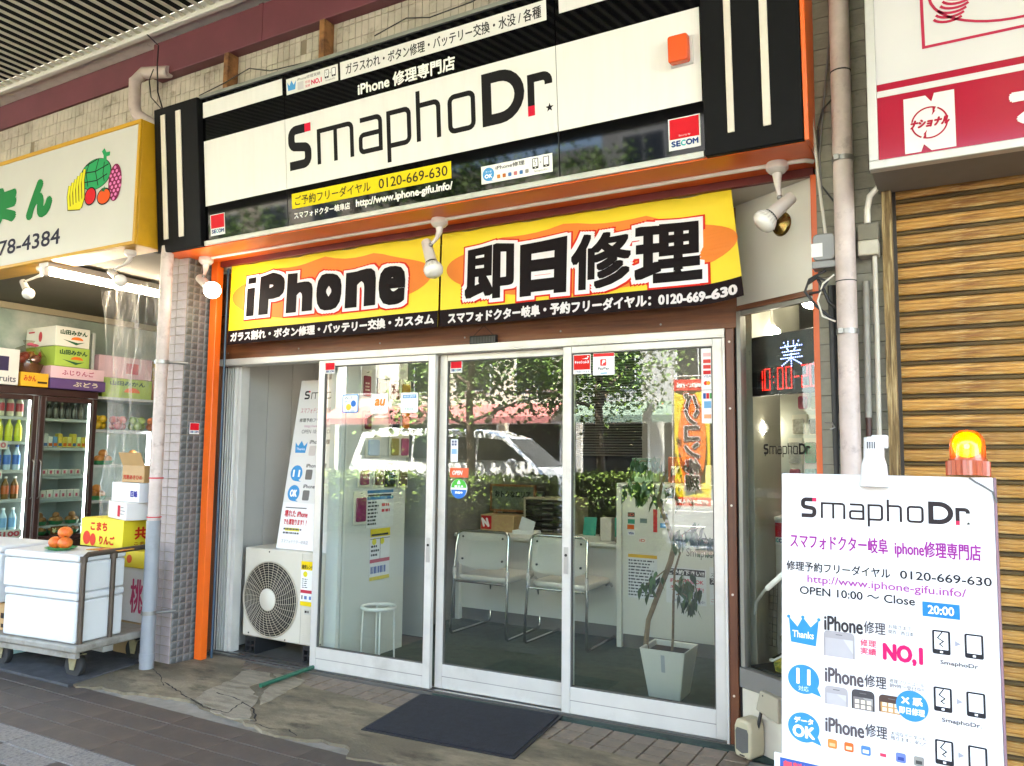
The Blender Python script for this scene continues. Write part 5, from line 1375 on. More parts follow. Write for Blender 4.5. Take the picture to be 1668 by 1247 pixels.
# ================================================================ fruit shop on the left
m_yel = mat('sign_yellow', 'c9961a', rough=0.45, var=0.10, scale=3, dirt=0.25, dcol='7d5c14')
fs = thing('fruit_shop_sign', 'white and yellow sign of the fruit shop with painted fruit and green characters', 'sign', (-6.0, 3.30, 2.8))
obj('box', G().box(-2.6, 1.165, 0.02, 0.22, 0.045, 0.925), m_yel, fs, bevel=0.004)
obj('frame', G().box(-2.6, 1.165, 0.0, 0.019, 0.895, 0.925).box(-2.6, 1.165, 0.0, 0.019, 0.045, 0.07).box(1.138, 1.165, 0.0, 0.019, 0.07, 0.895), m_yel, fs, bevel=0.003)
obj('face', G().box(-2.6, 1.138, 0.008, 0.019, 0.07, 0.895), mat('sign_face_grey', 'cfccc4', rough=0.2, var=0.03, scale=2), fs)
gg = '1f7a3f'
a, b = (-0.186, 0.387), (0.137, 0.677)
text(fs, 'ん', (a[0], a[1]), (b[0]+0.02, b[1]+0.02), gg, bold=0.03, y=0.0055, dirs=12)
a, b = (-0.834, 0.396), (-0.317, 0.708)
text(fs, 'ま', a, b, gg, bold=0.03, y=0.0055, dirs=12)
a, b = (-0.623, 0.165), (0.284, 0.248)
text(fs, '178-4384', (a[0], 0.155), (b[0], 0.275), '2c2a3c', bold=0.003, y=0.0055, dirs=6)
# painted fruit (flat print on the face)
fp = obj('fruit_print', G().face(arc(*(0.671, 0.615), 0.185, 0, 360, 36, 0.115)[:-1], 0.0066), ink('1a1a18'), fs)
def blob(c, rx, rz, col, y, name, edge=0.010, n=28, pts=None):
    obj(name, G().face(arc(c[0], c[1], rx+edge, 0, 360, n, rz+edge)[:-1], y+0.0004), ink('1a1a18'), fp)
    return obj(name, G().face(arc(c[0], c[1], rx, 0, 360, n, rz)[:-1], y), ink(col), fp)
mc = (0.671, 0.615)
fpm = obj('melon', G().face(arc(mc[0], mc[1], 0.175, 0, 360, 36, 0.112)[:-1], 0.0060), ink('2c9a5c'), fp)
g = G()
for q in ([(-.12, .08), (.02, .11)], [(-.15, .03), (.0, .02), (.15, .05)], [(-.16, -.04), (.02, -.05), (.14, -.02)], [(-.08, .1), (-.11, .02), (-.08, -.08)], [(.03, .11), (.0, .02), (.04, -.09)], [(.1, .09), (.09, -.01), (.11, -.07)]):
    g.stroke([(mc[0]+x, mc[1]+z) for x, z in q], 0.008, 0.0054)
obj('melon_lines', g, ink('1a1a18'), fp)
g = G().stroke([(0.778, 0.690), (0.773, 0.745), (0.748, 0.781)], 0.035, 0.0050).stroke([(0.773, 0.741), (0.830, 0.739)], 0.03, 0.0051)
obj('melon_stem', g, ink('2c9a5c'), fp)
rr = random.Random(4)
gc = (0.905, 0.517)
obj('grapes', G().face(arc(gc[0], gc[1], 0.075, 0, 360, 24, 0.135)[:-1], 0.0052), ink('7a1f4a'), fp)
g = G()
for i in range(9):
    for j in range(3):
        x = gc[0]-0.05+j*0.045+(0.02 if i % 2 else 0); z = gc[1]-0.115+i*0.028
        if ((x-gc[0])/0.075)**2+((z-gc[1])/0.135)**2 < 0.92:
            g.face(arc(x, z, 0.014, 0, 360, 10, 0.012)[:-1], 0.0046)
obj('grape_lights', g, ink('e07ab0'), fp)
bc = (0.465, 0.548)
g, g2 = G(), G()
for k in range(6):
    x = bc[0]-0.085+k*0.034; top = bc[1]+0.03+k*0.019
    pts = [(x-0.01, top), (x-0.022, top-0.08), (x-0.005, top-0.17-k*0.008), (bc[0]+0.05, bc[1]-0.155)]
    g2.stroke(pts, 0.040, 0.0052-k*0.0001)
    g.stroke(pts, 0.027, 0.0048-k*0.0001)
obj('banana_edges', g2, ink('1a1a18'), fp)
obj('bananas', g, ink('dcd22a'), fp)
blob((0.628, 0.459), 0.060, 0.058, 'cf1f26', 0.0038, 'apple')
blob((0.788, 0.434), 0.070, 0.052, 'e0541f', 0.0034, 'persimmon')
pc = (0.783, 0.484)
obj('persimmon_leaf', G().face([(pc[0]+(0.035 if i % 2 == 0 else 0.014)*math.cos(2*PI*i/10), pc[1]+(0.026 if i % 2 == 0 else 0.011)*math.sin(2*PI*i/10)) for i in range(10)], 0.0028), ink('1f6a3a'), fp)

# shell of the fruit shop
m_fwall = two_tone('mural_sky', '96a598', 'c2c6b8', 0.45, 0.62, 1.6, rough=0.7, bump=0.05)
m_fdark = mat('fruit_ceiling', '6d6552', rough=0.8, var=0.12, scale=2)
struct(obj('fruit_shop_wall', G().box(-8.10, -8.0, 3.3, 7.0, 0, 2.86), m_fwall))
struct(obj('fruit_shop_wall', G().box(-8.0, -4.9, 6.9, 7.0, 0, 2.86), m_fwall))
struct(obj('fruit_shop_wall', G().box(-5.03, -4.86, 3.86, 6.9, 0, 2.84), mat('fruit_side_wall', '8d8878', rough=0.8, var=0.1)))
struct(obj('fruit_shop_ceiling', G().box(-9.0, -5.02, 3.45, 7.0, 2.87, 2.95), m_fdark))
struct(obj('fruit_shop_floor', G().box(-12.0, -5.02, 3.4, 7.0, -0.02, 0.004), mat('fruit_floor', '55514b', rough=0.8, var=0.15)))
tag(obj('ceiling_rail', G().box(-7.99, -7.94, 3.5, 6.8, 2.80, 2.86), mat('rail_cream', 'b5a888', rough=0.5, var=0.06)), 'cream rail along the top of the fruit shop side wall', 'rail')
tl = thing('tube_lamp', 'glowing fluorescent tube lamp on the ceiling of the fruit shop', 'lamp', (-5.95, 3.95, 2.86))
obj('housing', G().box(-0.06, 0.06, -0.62, 0.62, -0.05, -0.002), m_lampw, tl, bevel=0.004)
obj('tube', G().cyl((0, -0.58, -0.085), (0, 0.58, -0.085), 0.017, 12), emit('fruit_tube', 'ffedd0', 6.0), tl, smooth=40)
for y in (-0.6, 0.6):
    obj('socket', G().box(-0.02, 0.02, y-0.02, y+0.02, -0.11, -0.05), m_lampw, tl)
spot('spot_lamp', 'small white spot lamp under the fruit shop sign, left of its pair', (-6.09, 3.40, 2.843), at((-6.342, 2.754), 3.40), at((-6.165, 2.618), 3.36), scale=0.8, flood=False)
spot('spot_lamp', 'small white spot lamp under the fruit shop sign near the drain pipe', (-5.02, 3.40, 2.843), at((-5.232, 2.719), 3.40), at((-5.033, 2.611), 3.36), scale=0.8, flood=False)

# display fridge with two glass doors along the left wall
m_frb = mat('fridge_brown', '3a2420', rough=0.4, var=0.1)
m_frw = mat('fridge_white', 'b9bdb8', rough=0.4, var=0.04)
m_frg = glass('fridge_glass', 'eef4f0', 1.45)
fg = thing('display_fridge', 'brown framed drinks fridge with two glass doors in the fruit shop', 'fridge', (-7.40, 3.2, 0))
def fy(y):
    return y-3.2
obj('carcass', G().box(-0.56, -0.53, 0.0, 1.55, 0.05, 2.0).box(-0.53, -0.02, 0.0, 0.03, 0.05, 2.0).box(-0.53, -0.02, 1.52, 1.55, 0.05, 2.0).box(-0.53, -0.02, 0.03, 1.52, 0.05, 0.55).box(-0.53, -0.02, 0.03, 1.52, 1.955, 2.0), m_frw, fg)
obj('mullion', G().box(-0.53, -0.02, 0.965, 0.995, 0.55, 1.955), m_frw, fg)
obj('fascia', G().box(-0.02, 0.012, 0.0, 1.55, 1.945, 2.015), m_frb, fg, bevel=0.004)
obj('kick_panel', G().box(-0.02, 0.012, 0.0, 1.55, 0.05, 0.60), m_frb, fg, bevel=0.004)
for k, (a, b) in enumerate(((0.02, 0.968), (0.992, 1.54))):
    d = obj('door', G().box(-0.015, 0.018, a, a+0.05, 0.605, 1.94).box(-0.015, 0.018, b-0.05, b, 0.605, 1.94).box(-0.015, 0.018, a+0.05, b-0.05, 0.605, 0.65).box(-0.015, 0.018, a+0.05, b-0.05, 1.895, 1.94), m_frb, fg, bevel=0.003)
    obj('door_trim', G().box(0.0185, 0.022, a+0.04, a+0.048, 0.62, 1.93).box(0.0185, 0.022, b-0.048, b-0.04, 0.62, 1.93), m_steel, d)
    obj('pane', G().box(-0.002, 0.002, a+0.05, b-0.05, 0.65, 1.895), m_frg, d)
    hy = b-0.02 if k == 0 else a+0.02
    obj('handle', G().tube([(0.02, hy, 1.0), (0.045, hy, 1.02), (0.045, hy, 1.33), (0.02, hy, 1.35)], 0.006, 8), m_steel, d, smooth=60)
    obj('light_strip', G().box(-0.06, -0.045, b-0.045, b-0.03, 0.62, 1.93), emit('fridge_light', 'f2fbff', 1.0), fg)
SHL = [1.745, 1.52, 1.26, 1.00, 0.70]
SHR = [1.743, 1.469, 1.201, 0.985, 0.745]
for z in SHL:
    obj('shelf', G().box(-0.50, -0.05, 0.03, 0.962, z-0.03, z-0.004), m_frw, fg)
for z in SHR:
    obj('shelf', G().box(-0.50, -0.05, 0.998, 1.51, z-0.03, z-0.004), m_frw, fg)
def bottle_mesh(h, r):
    return G().lathe([(r*0.9, 0), (r, 0.01), (r, h*0.62), (r*0.85, h*0.70), (r*0.42, h*0.84), (r*0.38, h*0.92)], 14)
def cap_mesh(h, r):
    return G().lathe([(r*0.46, h*0.92), (r*0.46, h), (0, h)], 12)
def bottle(label, group, loc, body, cap, wrap, h=0.205, r=0.031, src={}):
    key = (body, cap, wrap, h)
    if key in src:
        o = copy_tree(src[key]); o.location = loc
        tag(o, label, 'bottle', group)
        return o
    t = thing('drink_bottle', label, 'bottle', loc, group=group)
    obj('body', bottle_mesh(h, r), mat('drink_'+body, body, rough=0.15, var=0.05), t, smooth=40)
    obj('cap', cap_mesh(h, r), mat('cap_'+cap, cap, rough=0.4, var=0.03), t, smooth=40)
    if wrap:
        obj('wrapper', G().lathe([(r*1.02, h*0.22), (r*1.03, h*0.24), (r*1.03, h*0.58), (r*1.02, h*0.60)], 14), mat('wrap_'+wrap, wrap, rough=0.35, var=0.12, scale=40), t, smooth=40)
    src[key] = t
    return t
ORD = ['first', 'second', 'third', 'fourth', 'fifth', 'sixth', 'seventh', 'eighth', 'ninth', 'tenth']
ROWS = [(0, 'd6cfb0', 'f0f0ee', 'a8323a', 'milk tea bottle with a red band on the top shelf of the fridge left door', 0.195),
        (1, 'cfd8d4', 'f0f0ee', 'b5b3a8', None, 0.20), (2, 'b8cbd6', '2a55a8', '3a6ab8', 'water bottle with a blue cap on the middle shelf of the left fridge door', 0.225),
        (3, '7d5a2c', 'e8e4dc', 'c25a1e', None, 0.20), (4, 'b9d0dc', 'eef2f4', '7aa8d0', 'clear water bottle with a white cap on the bottom shelf of the left fridge door', 0.22)]
for si, body, cap, wrap, lab, h in ROWS:
    for k in range(5):
        y = 3.2+0.535+k*0.082
        bd, cp, wr, lb_ = body, cap, wrap, lab
        if si == 1:
            if k >= 2:
                bd, cp, wr, lb_ = 'c9cf3a', 'dede3a', 'd8d62a', 'lemon yellow drink bottle on the second shelf of the left fridge door'
            else:
                lb_ = 'clear drink bottle with a white cap on the second shelf of the left fridge door'
        if si == 3:
            if k >= 3:
                lb_ = 'orange drink bottle on the fourth shelf of the left fridge door'
            elif k == 2:
                bd, wr, lb_ = '2f4a26', '3a5a2c', 'dark green tea bottle on the fourth shelf of the left fridge door'
            else:
                bd, wr, lb_ = '5a5f3a', '8a9a7a', 'brown green tea bottle on the fourth shelf of the left fridge door'
        lb_ = ORD[k]+' '+lb_.replace(' of the left fridge door', ', left fridge door').replace(' of the fridge left door', ', left fridge door')
        bottle(lb_, 'bottles in the left half of the drinks fridge', (-7.49, y, SHL[si]), bd, cp, wr, h)
for k in range(7):
    bottle(ORD[k]+' small dark bottle with a white cap, top shelf, right fridge door', 'small bottles in the right half of the drinks fridge', (-7.49, 4.27+k*0.062, SHR[0]), '4a463c', 'dcdcd6', '5f5c52', 0.15, 0.024)
for k in range(10):
    c = ['d8d8d0', 'd8d8d0', 'd8d8d0', '6a9ac0', 'd8b84a', 'd8c04a', 'e0d070', 'd8c04a', 'c8d8a0', 'd8c04a'][k]
    t = thing('juice_carton', ['white juice carton with a dark ring', 'white juice carton with a dark ring', 'white juice carton with a dark ring', 'blue juice carton', 'yellow juice carton', 'yellow juice carton', 'pale yellow juice carton', 'yellow juice carton', 'light green juice carton', 'yellow juice carton'][k]+', %s from left, second shelf, right fridge door' % ORD[k], 'carton', (-7.47, 4.245+k*0.046, SHR[1]), group='juice cartons in the fridge')
    obj('box', G().box(-0.03, 0.03, -0.02, 0.02, 0, 0.10+0.03*(k % 3 == 1)), mat('juice_'+c, c, rough=0.4, var=0.1, scale=30), t, bevel=0.003)
    obj('print', G().box(0.0302, 0.031, -0.016, 0.016, 0.01, 0.04), ink(['c8642a', '3a5a8a', 'c8642a'][k % 3]), t)
for k in range(2):
    t = thing('egg_tray', ['white packs in a tray on the third shelf of the right fridge door', 'taller white packs with pink marks, fourth shelf of the right fridge door'][k], 'tray', (-7.48, 4.48, SHR[2]-0.0+k*0.0 if k == 0 else SHR[3]), group='white packs in the fridge')
    obj('tray', G().box(-0.10, 0.05, -0.22, 0.18, 0.0, 0.012), m_frw, t)
    for j in range(6):
        p = obj('pack', G().box(-0.04, 0.045, -0.215+j*0.065, -0.16+j*0.065, 0.013, 0.085 if k else 0.06), mat('pack_cream', 'd6cfc4', rough=0.5, var=0.06), t, bevel=0.004)
        obj('pink_mark', G().box(0.0455, 0.0465, -0.20+j*0.065, -0.18+j*0.065, 0.02, 0.05), ink('c85a72'), p)
m_fr1 = mat('fridge_fruit', '9a6a3a', rough=0.5, var=0.2, scale=20, rnd=0.25)
m_grt = mat('green_tray', '2f7a4a', rough=0.4, var=0.05)
for s, z in ((0, SHR[4]+0.0), (1, 0.655)):
    for k in range(3):
        t = thing('fruit_tray', 'green tray of brown fruit, %s of three, %s right fridge shelf' % (['first', 'second', 'third'][k], ['lower', 'bottom'][s]), 'fruit tray', (-7.48, 4.30+k*0.155, z), group='trays of fruit in the fridge')
        obj('tray', G().lathe([(0.0, 0.002), (0.05, 0.0), (0.068, 0.035), (0.064, 0.035), (0.046, 0.006), (0, 0.006)], 18), m_grt, t, smooth=40)
        for j in range(5):
            a = j*2*PI/4
            r = 0.034 if j < 4 else 0
            obj('fruit', G().ball((r*math.cos(a), r*math.sin(a), 0.04 if j < 4 else 0.085), 0.031, n=12, k=8), m_fr1, t, smooth=80)
def pricecard(label, y, z, txt, col, w=0.13, x=-7.425, paper='e4e0d6'):
    t = thing('price_card', label, 'price card', (x, y, z), (0, 0, PI/2), group='price cards in the fridge')
    obj('card', G().box(-w/2, w/2, 0.0, 0.003, 0, 0.075), ink(paper), t)
    text(t, txt, (-w*0.42, 0.012), (w*0.42, 0.062), col, bold=0.004, y=-0.001, dirs=6)
pricecard('white price card with red 100 at the bottom of the left fridge door', 3.99, 0.655, '¥100', 'c8505a', 0.26)
pricecard('brown price card with pale 100 at the bottom of the right fridge door', 4.46, 0.655, '¥100', 'e6d8a0', 0.16, paper='6a3c1c')
pricecard('white price card with pink 130 under the second shelf of the left fridge door', 3.87, 1.445, '130', 'd0707a', 0.15)
pricecard('white price card with pink 130 under the middle shelf of the left fridge door', 3.85, 1.185, '130', 'd0707a', 0.13)

# cartons on top of the fridge; each has a printed side facing the street aisle
def carton(name, label, x0, x1, y0, y1, z0, z1, col, group='cartons in the fruit shop', rot=0.0, bevel=0.004):
    cx_, cy_ = (x0+x1)/2, (y0+y1)/2
    t = thing(name, label, 'box', (cx_, cy_, z0), (0, 0, rot), group=group)
    obj('body', G().box(-(x1-x0)/2, (x1-x0)/2, -(y1-y0)/2, (y1-y0)/2, 0, z1-z0), mat('carton_'+col, col, rough=0.6, var=0.07, scale=5), t, bevel=bevel)
    return t, (x1-x0)/2, (y1-y0)/2, z1-z0
def side(t, hx):
    """frame of the +x face: local x runs along +y"""
    return Matrix.Translation((hx, 0, 0)) @ Matrix.Rotation(PI/2, 4, 'Z')
def mikan(label, y0, y1, z0, z1, col):
    t, hx, hy, h = carton('fruit_carton', label, -7.85, -7.36, y0, y1, z0, z1, col, group='mandarin cartons stacked on the fridge')
    M4 = side(t, hx)
    text(t, '山田みかん', (-hy*0.75, h*0.60), (hy*0.85, h*0.86), '2a4a34', bold=0.003, y=-0.002, m=M4, dirs=6)
    obj('orange_mark', G().face(arc(hy*0.25, h*0.38, hy*0.36, 0, 180, 14, h*0.16), -0.002, M4), ink('e0702a'), t)
    obj('leaf_mark', G().face([(-hy*0.6, h*0.36), (hy*0.2, h*0.12), (hy*0.7, h*0.30), (hy*0.3, h*0.24)], -0.0025, M4), ink('2a5a3a'), t)
    obj('seal', G().face(arc(0, h*0.5, 0.03, 0, 360, 16, 0.05)[:-1], -hy-0.0015).rect(-0.2, h*0.72, -0.1, h*0.80, -hy-0.0015), ink('b8464a'), t)
    return t
mikan('green mandarin carton with a leaf mark on top of the fridge', 4.28, 4.62, 2.232, 2.42, '9fb84a')
mikan('white mandarin carton on top of the green one, highest on the fridge', 4.275, 4.61, 2.422, 2.61, 'd9d5c8')
t, hx, hy, h = carton('fruit_carton', 'pink and white carton under the mandarin cartons on the fridge', -7.85, -7.36, 4.25, 4.78, 2.117, 2.230, 'd8b4bc')
text(t, 'ふじりんご', (-hy*0.6, h*0.3), (hy*0.6, h*0.75), 'a8506a', bold=0.002, y=-0.002, m=side(t, hx), dirs=4)
t, hx, hy, h = carton('fruit_carton', 'purple carton lowest of the stack on the fridge', -7.85, -7.36, 4.25, 4.80, 2.018, 2.115, '5a3f72')
text(t, 'ぶどう', (-hy*0.2, h*0.3), (hy*0.7, h*0.8), 'd8cfb0', bold=0.002, y=-0.002, m=side(t, hx), dirs=4)
t, hx, hy, h = carton('fruit_carton', 'orange yellow carton left of the purple one on the fridge', -7.85, -7.36, 3.985, 4.235, 2.018, 2.145, 'dba51e')
text(t, 'みかん', (-hy*0.8, h*0.35), (hy*0.1, h*0.8), 'b8402a', bold=0.002, y=-0.002, m=side(t, hx), dirs=4)
obj('dark_print', G().rect(hy*0.2, h*0.25, hy*0.9, h*0.4, -0.002, side(t, hx)), ink('3a2a1c'), t)
t, hx, hy, h = carton('fruit_carton', 'white fruits carton with a small picture at the left end of the fridge top', -7.85, -7.36, 3.66, 3.965, 2.018, 2.34, 'd3cfc8')
text(t, 'Fruits', (-hy*0.3, h*0.08), (hy*0.85, h*0.26), '4a4a58', bold=0.001, y=-0.002, m=side(t, hx), dirs=4)
obj('picture', G().rect(-hy*0.3, h*0.38, hy*0.4, h*0.78, -0.002, side(t, hx)), ink('3c3450'), t)
bk = thing('fruit_basket', 'wrapped basket of fruit with a pink bow on top of the yellow carton', 'fruit basket', (-7.55, 4.14, 2.147))
obj('basket', G().lathe([(0.0, 0.003), (0.10, 0.0), (0.13, 0.09), (0.125, 0.09), (0.1, 0.01), (0, 0.01)], 24), mat('wicker', '6a4526', rough=0.8, var=0.2, scale=60, bump=0.6, bscale=120), bk, smooth=40)
rr = random.Random(6)
for k in range(9):
    a = rr.uniform(0, 2*PI); r = rr.uniform(0.02, 0.085)
    obj('fruit', G().ball((r*math.cos(a), r*math.sin(a), 0.10+0.075*(1-r/0.1)+0.02*rr.random()), 0.042, n=12, k=8), mat('basket_fruit_%d' % (k % 3), ['8a3a2c', '9a6a2a', '7a4a3a'][k % 3], rough=0.35, var=0.15), bk, smooth=80)
obj('wrapping', G().lathe([(0.135, 0.0), (0.155, 0.08), (0.15, 0.16), (0.10, 0.235), (0.03, 0.27), (0.05, 0.31)], 28), glass('cellophane', 'f0ece4', 1.5, 0.06), bk, smooth=60)
obj('bow', G().ball((0.02, 0, 0.275), 0.045, 0.02, 0.016).ball((0.03, 0.03, 0.27), 0.02, 0.045, 0.014), ink('d0647a'), bk, smooth=70)

# rear shelves seen through the plastic sheet
def RK(x, y, z):
    return (-7.45-(y-5.5), 5.45+(x+6.1), z)
RKR = (0, 0, PI/2)
rk = thing('shelf_rack', 'white shelf rack with fruit behind the plastic sheet', 'shelf', (-7.45, 5.45, 0), RKR)
for z in (0.6, 0.95, 1.3, 1.65, 1.98):
    obj('shelf', G().box(-0.75, 0.75, 0, 0.45, z-0.025, z), m_frw, rk)
for x in (-0.74, 0.74):
    obj('upright', G().box(x-0.015, x+0.015, 0.0, 0.03, 0.0, 2.6), m_frw, rk)
obj('light_strip', G().box(-0.10, -0.075, -0.03, -0.005, 1.02, 1.62), emit('rack_light', 'f4fbff', 2.0), rk)
m_ff = mat('shelf_fruit', 'a8702c', rough=0.5, var=0.2, scale=15, rnd=0.3)
rr = random.Random(9)
for k in range(10):
    z = (0.602, 0.952, 1.302)[k % 3]; x = -6.7+(k//3)*0.33+(k % 3)*0.05
    t = thing('fruit_tray', 'green fruit tray on the %s shelf of the rack, %s from left' % (['low', 'middle', 'upper'][k % 3], ['first', 'second', 'third', 'fourth'][k//3]), 'fruit tray', RK(x, 5.62, z), RKR, group='trays of fruit on the rack')
    obj('tray', G().lathe([(0.0, 0.002), (0.08, 0.0), (0.10, 0.04), (0.095, 0.04), (0.07, 0.006), (0, 0.006)], 18), m_grt, t, smooth=40)
    for j in range(5):
        a = j*2*PI/4+0.5
        r = 0.05 if j < 4 else 0
        obj('fruit', G().ball((r*math.cos(a), r*math.sin(a), 0.05 if j < 4 else 0.11), 0.042, n=12, k=8), m_ff, t, smooth=80)
mk2 = thing('fruit_carton', 'green mandarin carton on the rack behind the plastic sheet', 'box', RK(-6.42, 5.72, 1.982), RKR, group='cartons on the rack')
obj('body', G().box(-0.28, 0.28, -0.18, 0.18, 0, 0.20), mat('carton_9fb84a', '9fb84a'), mk2, bevel=0.004)
obj('orange_mark', G().face(arc(0.05, 0.06, 0.09, 0, 180, 14, 0.05), -0.182), ink('e0702a'), mk2)
text(mk2, '山田みかん', (-0.2, 0.125), (0.2, 0.175), '2a4a34', bold=0.003, y=-0.182, dirs=4)
mk3 = thing('fruit_carton', 'pink and white carton above the green one behind the plastic sheet', 'box', RK(-6.45, 5.72, 2.184), RKR, group='cartons on the rack')
obj('body', G().box(-0.3, 0.3, -0.18, 0.18, 0, 0.22), mat('carton_d8b4bc', 'd8b4bc'), mk3, bevel=0.004)
obj('red_mark', G().rect(0.0, 0.05, 0.14, 0.16, -0.182), ink('b8505a'), mk3)

# wrinkled clear plastic sheet hanging from the ceiling
rr = random.Random(12)
nx, nz = 90, 40
xa, xb = -5.93, -5.06
v = []
for j in range(nz+1):
    t = j/nz; z = 2.72-1.95*t
    left = xa+0.16*max(0, t-0.05)**0.7-0.02
    right = xb
    for i in range(nx+1):
        u = i/nx
        x = left+(right-left)*u
        ph = u*31+3.2*math.sin(u*9+t*2)+9.0*t*(1-u)+1.8*t*math.sin(u*5)
        am = 0.014+0.030*t*(1-0.4*t)
        y = 3.80+am*math.sin(ph)*(0.6+0.6*math.sin(u*13+t*7))+0.012*math.sin(u*23-t*19)+0.018*math.sin(u*17+t*4)+0.03*math.sin(u*6+t*3)
        v.append((x, y, z+0.02*math.sin(u*8)*t))
g = G().add(v, [(j*(nx+1)+i, (j+1)*(nx+1)+i, (j+1)*(nx+1)+i+1, j*(nx+1)+i+1) for j in range(nz) for i in range(nx)])
m_film = film('plastic_film', 0.05, 0.07)
tag(obj('plastic_sheet', g, m_film, smooth=180), 'wrinkled clear plastic sheet hanging in the fruit shop beside the drain pipe', 'plastic sheet')

# ---------------------------------------------------------------- trolley with foam boxes
m_gal = two_tone('trolley_metal', '8f8a80', '6f675a', 0.5, 0.65, 7, rough=0.5, bump=0.15)
m_tub = mat('trolley_tube', '54483c', rough=0.5, metal=0.4, var=0.2, scale=12)
cart = thing('trolley', 'flat grey trolley with a tube handle standing on the mat', 'trolley', (-4.84, 3.06, 0), (0, 0, R(6)))
obj('deck', G().box(-1.06, 0.02, -0.02, 0.66, 0.185, 0.235), m_gal, cart, bevel=0.015, seg=3)
obj('deck_rail', G().box(-1.04, 0.0, 0.0, 0.03, 0.150, 0.184).box(-1.04, 0.0, 0.61, 0.64, 0.150, 0.184), m_gal, cart)
m_brk = two_tone('caster_zinc', '8f8560', '6a6250', 0.45, 0.65, 14, rough=0.5)
for x, y in ((-0.12, 0.10), (-0.82, 0.10), (-0.12, 0.56), (-0.82, 0.56)):
    c = obj('caster', G().box(x-0.045, x+0.045, y-0.04, y+0.04, 0.142, 0.149).add([(x-0.04, y-0.028, 0.142), (x+0.04, y-0.028, 0.142), (x+0.018, y-0.028, 0.055), (x-0.018, y-0.028, 0.055), (x-0.04, y-0.024, 0.142), (x+0.04, y-0.024, 0.142), (x+0.018, y-0.024, 0.055), (x-0.018, y-0.024, 0.055)], [(0, 3, 2, 1), (4, 5, 6, 7), (0, 4, 7, 3), (1, 2, 6, 5), (2, 3, 7, 6)]), m_brk, cart)
    obj('wheel', G().lathe([(0.045, -0.020), (0.074, -0.020), (0.079, -0.013), (0.079, 0.013), (0.074, 0.020), (0.045, 0.020)], 30, Matrix.Translation((x, y, 0.081)) @ Matrix.Rotation(PI/2, 4, 'X')), mat('black_tyre', '1d1c1b', rough=0.7, var=0.15), c, smooth=40)
    obj('hub', G().lathe([(0.0, -0.024), (0.02, -0.023), (0.022, -0.016), (0.045, -0.014), (0.045, 0.014), (0.022, 0.016), (0.02, 0.023), (0.0, 0.024)], 18, Matrix.Translation((x, y, 0.081)) @ Matrix.Rotation(PI/2, 4, 'X')), m_brk, c, smooth=40)
hd2 = G().tube([(-0.01, 0.03, 0.23), (-0.012, 0.03, 0.72), (-0.012, 0.035, 0.765), (-0.012, 0.06, 0.785), (-0.012, 0.58, 0.79), (-0.012, 0.605, 0.77), (-0.012, 0.61, 0.72), (-0.01, 0.61, 0.23)], 0.017, 12)
obj('handle', hd2, m_tub, cart, smooth=60)
obj('handle_post', G().tube([(-0.011, 0.25, 0.23), (-0.012, 0.25, 0.785)], 0.016, 12), m_tub, cart, smooth=60)
for y in (0.03, 0.25):
    obj('collar', G().cyl((-0.0115, y, 0.74), (-0.0115, y, 0.775), 0.023, 12), m_tub, cart, smooth=40)
m_foam = mat('white_foam', 'd2d2d0', rough=0.6, var=0.02, scale=3, bump=0.06, bscale=250)
def foam(label, x0, x1, y0, y1, z0, z1):
    t = thing('foam_box', label, 'foam box', (-4.84, 3.06, z0), (0, 0, R(6)), group='white foam boxes on the trolley')
    obj('tub', G().box(x0, x1, y0, y1, 0.0, z1-z0-0.05), m_foam, t, bevel=0.014, seg=3)
    obj('lid', G().box(x0-0.004, x1+0.004, y0-0.004, y1+0.004, z1-z0-0.048, z1-z0), m_foam, t, bevel=0.016, seg=3)
foam('lower white foam box on the trolley beside the brown carton', -0.70, -0.025, 0.0, 0.355, 0.237, 0.545)
foam('upper white foam box on the trolley under the plate of mandarins', -0.735, -0.03, 0.005, 0.36, 0.547, 0.785)
foam('white foam box at the far left end of the trolley', -1.50, -0.80, 0.02, 0.40, 0.42, 0.80)
t, hx, hy, h = carton('brown_carton', 'small brown carton at the left end of the trolley below the foam boxes', -5.95, -5.56, 3.03, 3.30, 0.237, 0.415, 'b08a58', group='cartons on the trolley', rot=R(4))
obj('dark_print', G().rect(-0.02, 0.09, 0.05, 0.12, -hy-0.002).rect(0.09, 0.08, 0.15, 0.115, -hy-0.002).rect(0.10, 0.02, 0.125, 0.045, -hy-0.002).rect(0.14, 0.02, 0.16, 0.045, -hy-0.002), ink('2a2018'), t)
obj('paper_label', G().rect(-0.12, 0.03, 0.0, 0.08, -hy-0.002), ink('d8d6d0'), t)
tag(obj('blue_box', G().box(-0.25, 0.25, -0.1, 0.1, 0, 0.13), mat('pale_blue_plastic', 'a9c9c9', rough=0.4, var=0.05), loc=(-6.05, 3.25, 0.022), bevel=0.01), 'pale blue plastic box on the mat under the left end of the trolley', 'box')
tag(obj('white_crate', G().box(-0.18, 0.12, -0.05, 0.05, 0, 0.10), mat('pale_block', 'c4c0b6'), loc=(-5.45, 3.62, 0.022), bevel=0.006), 'small white crate on the mat behind the trolley wheels', 'crate')
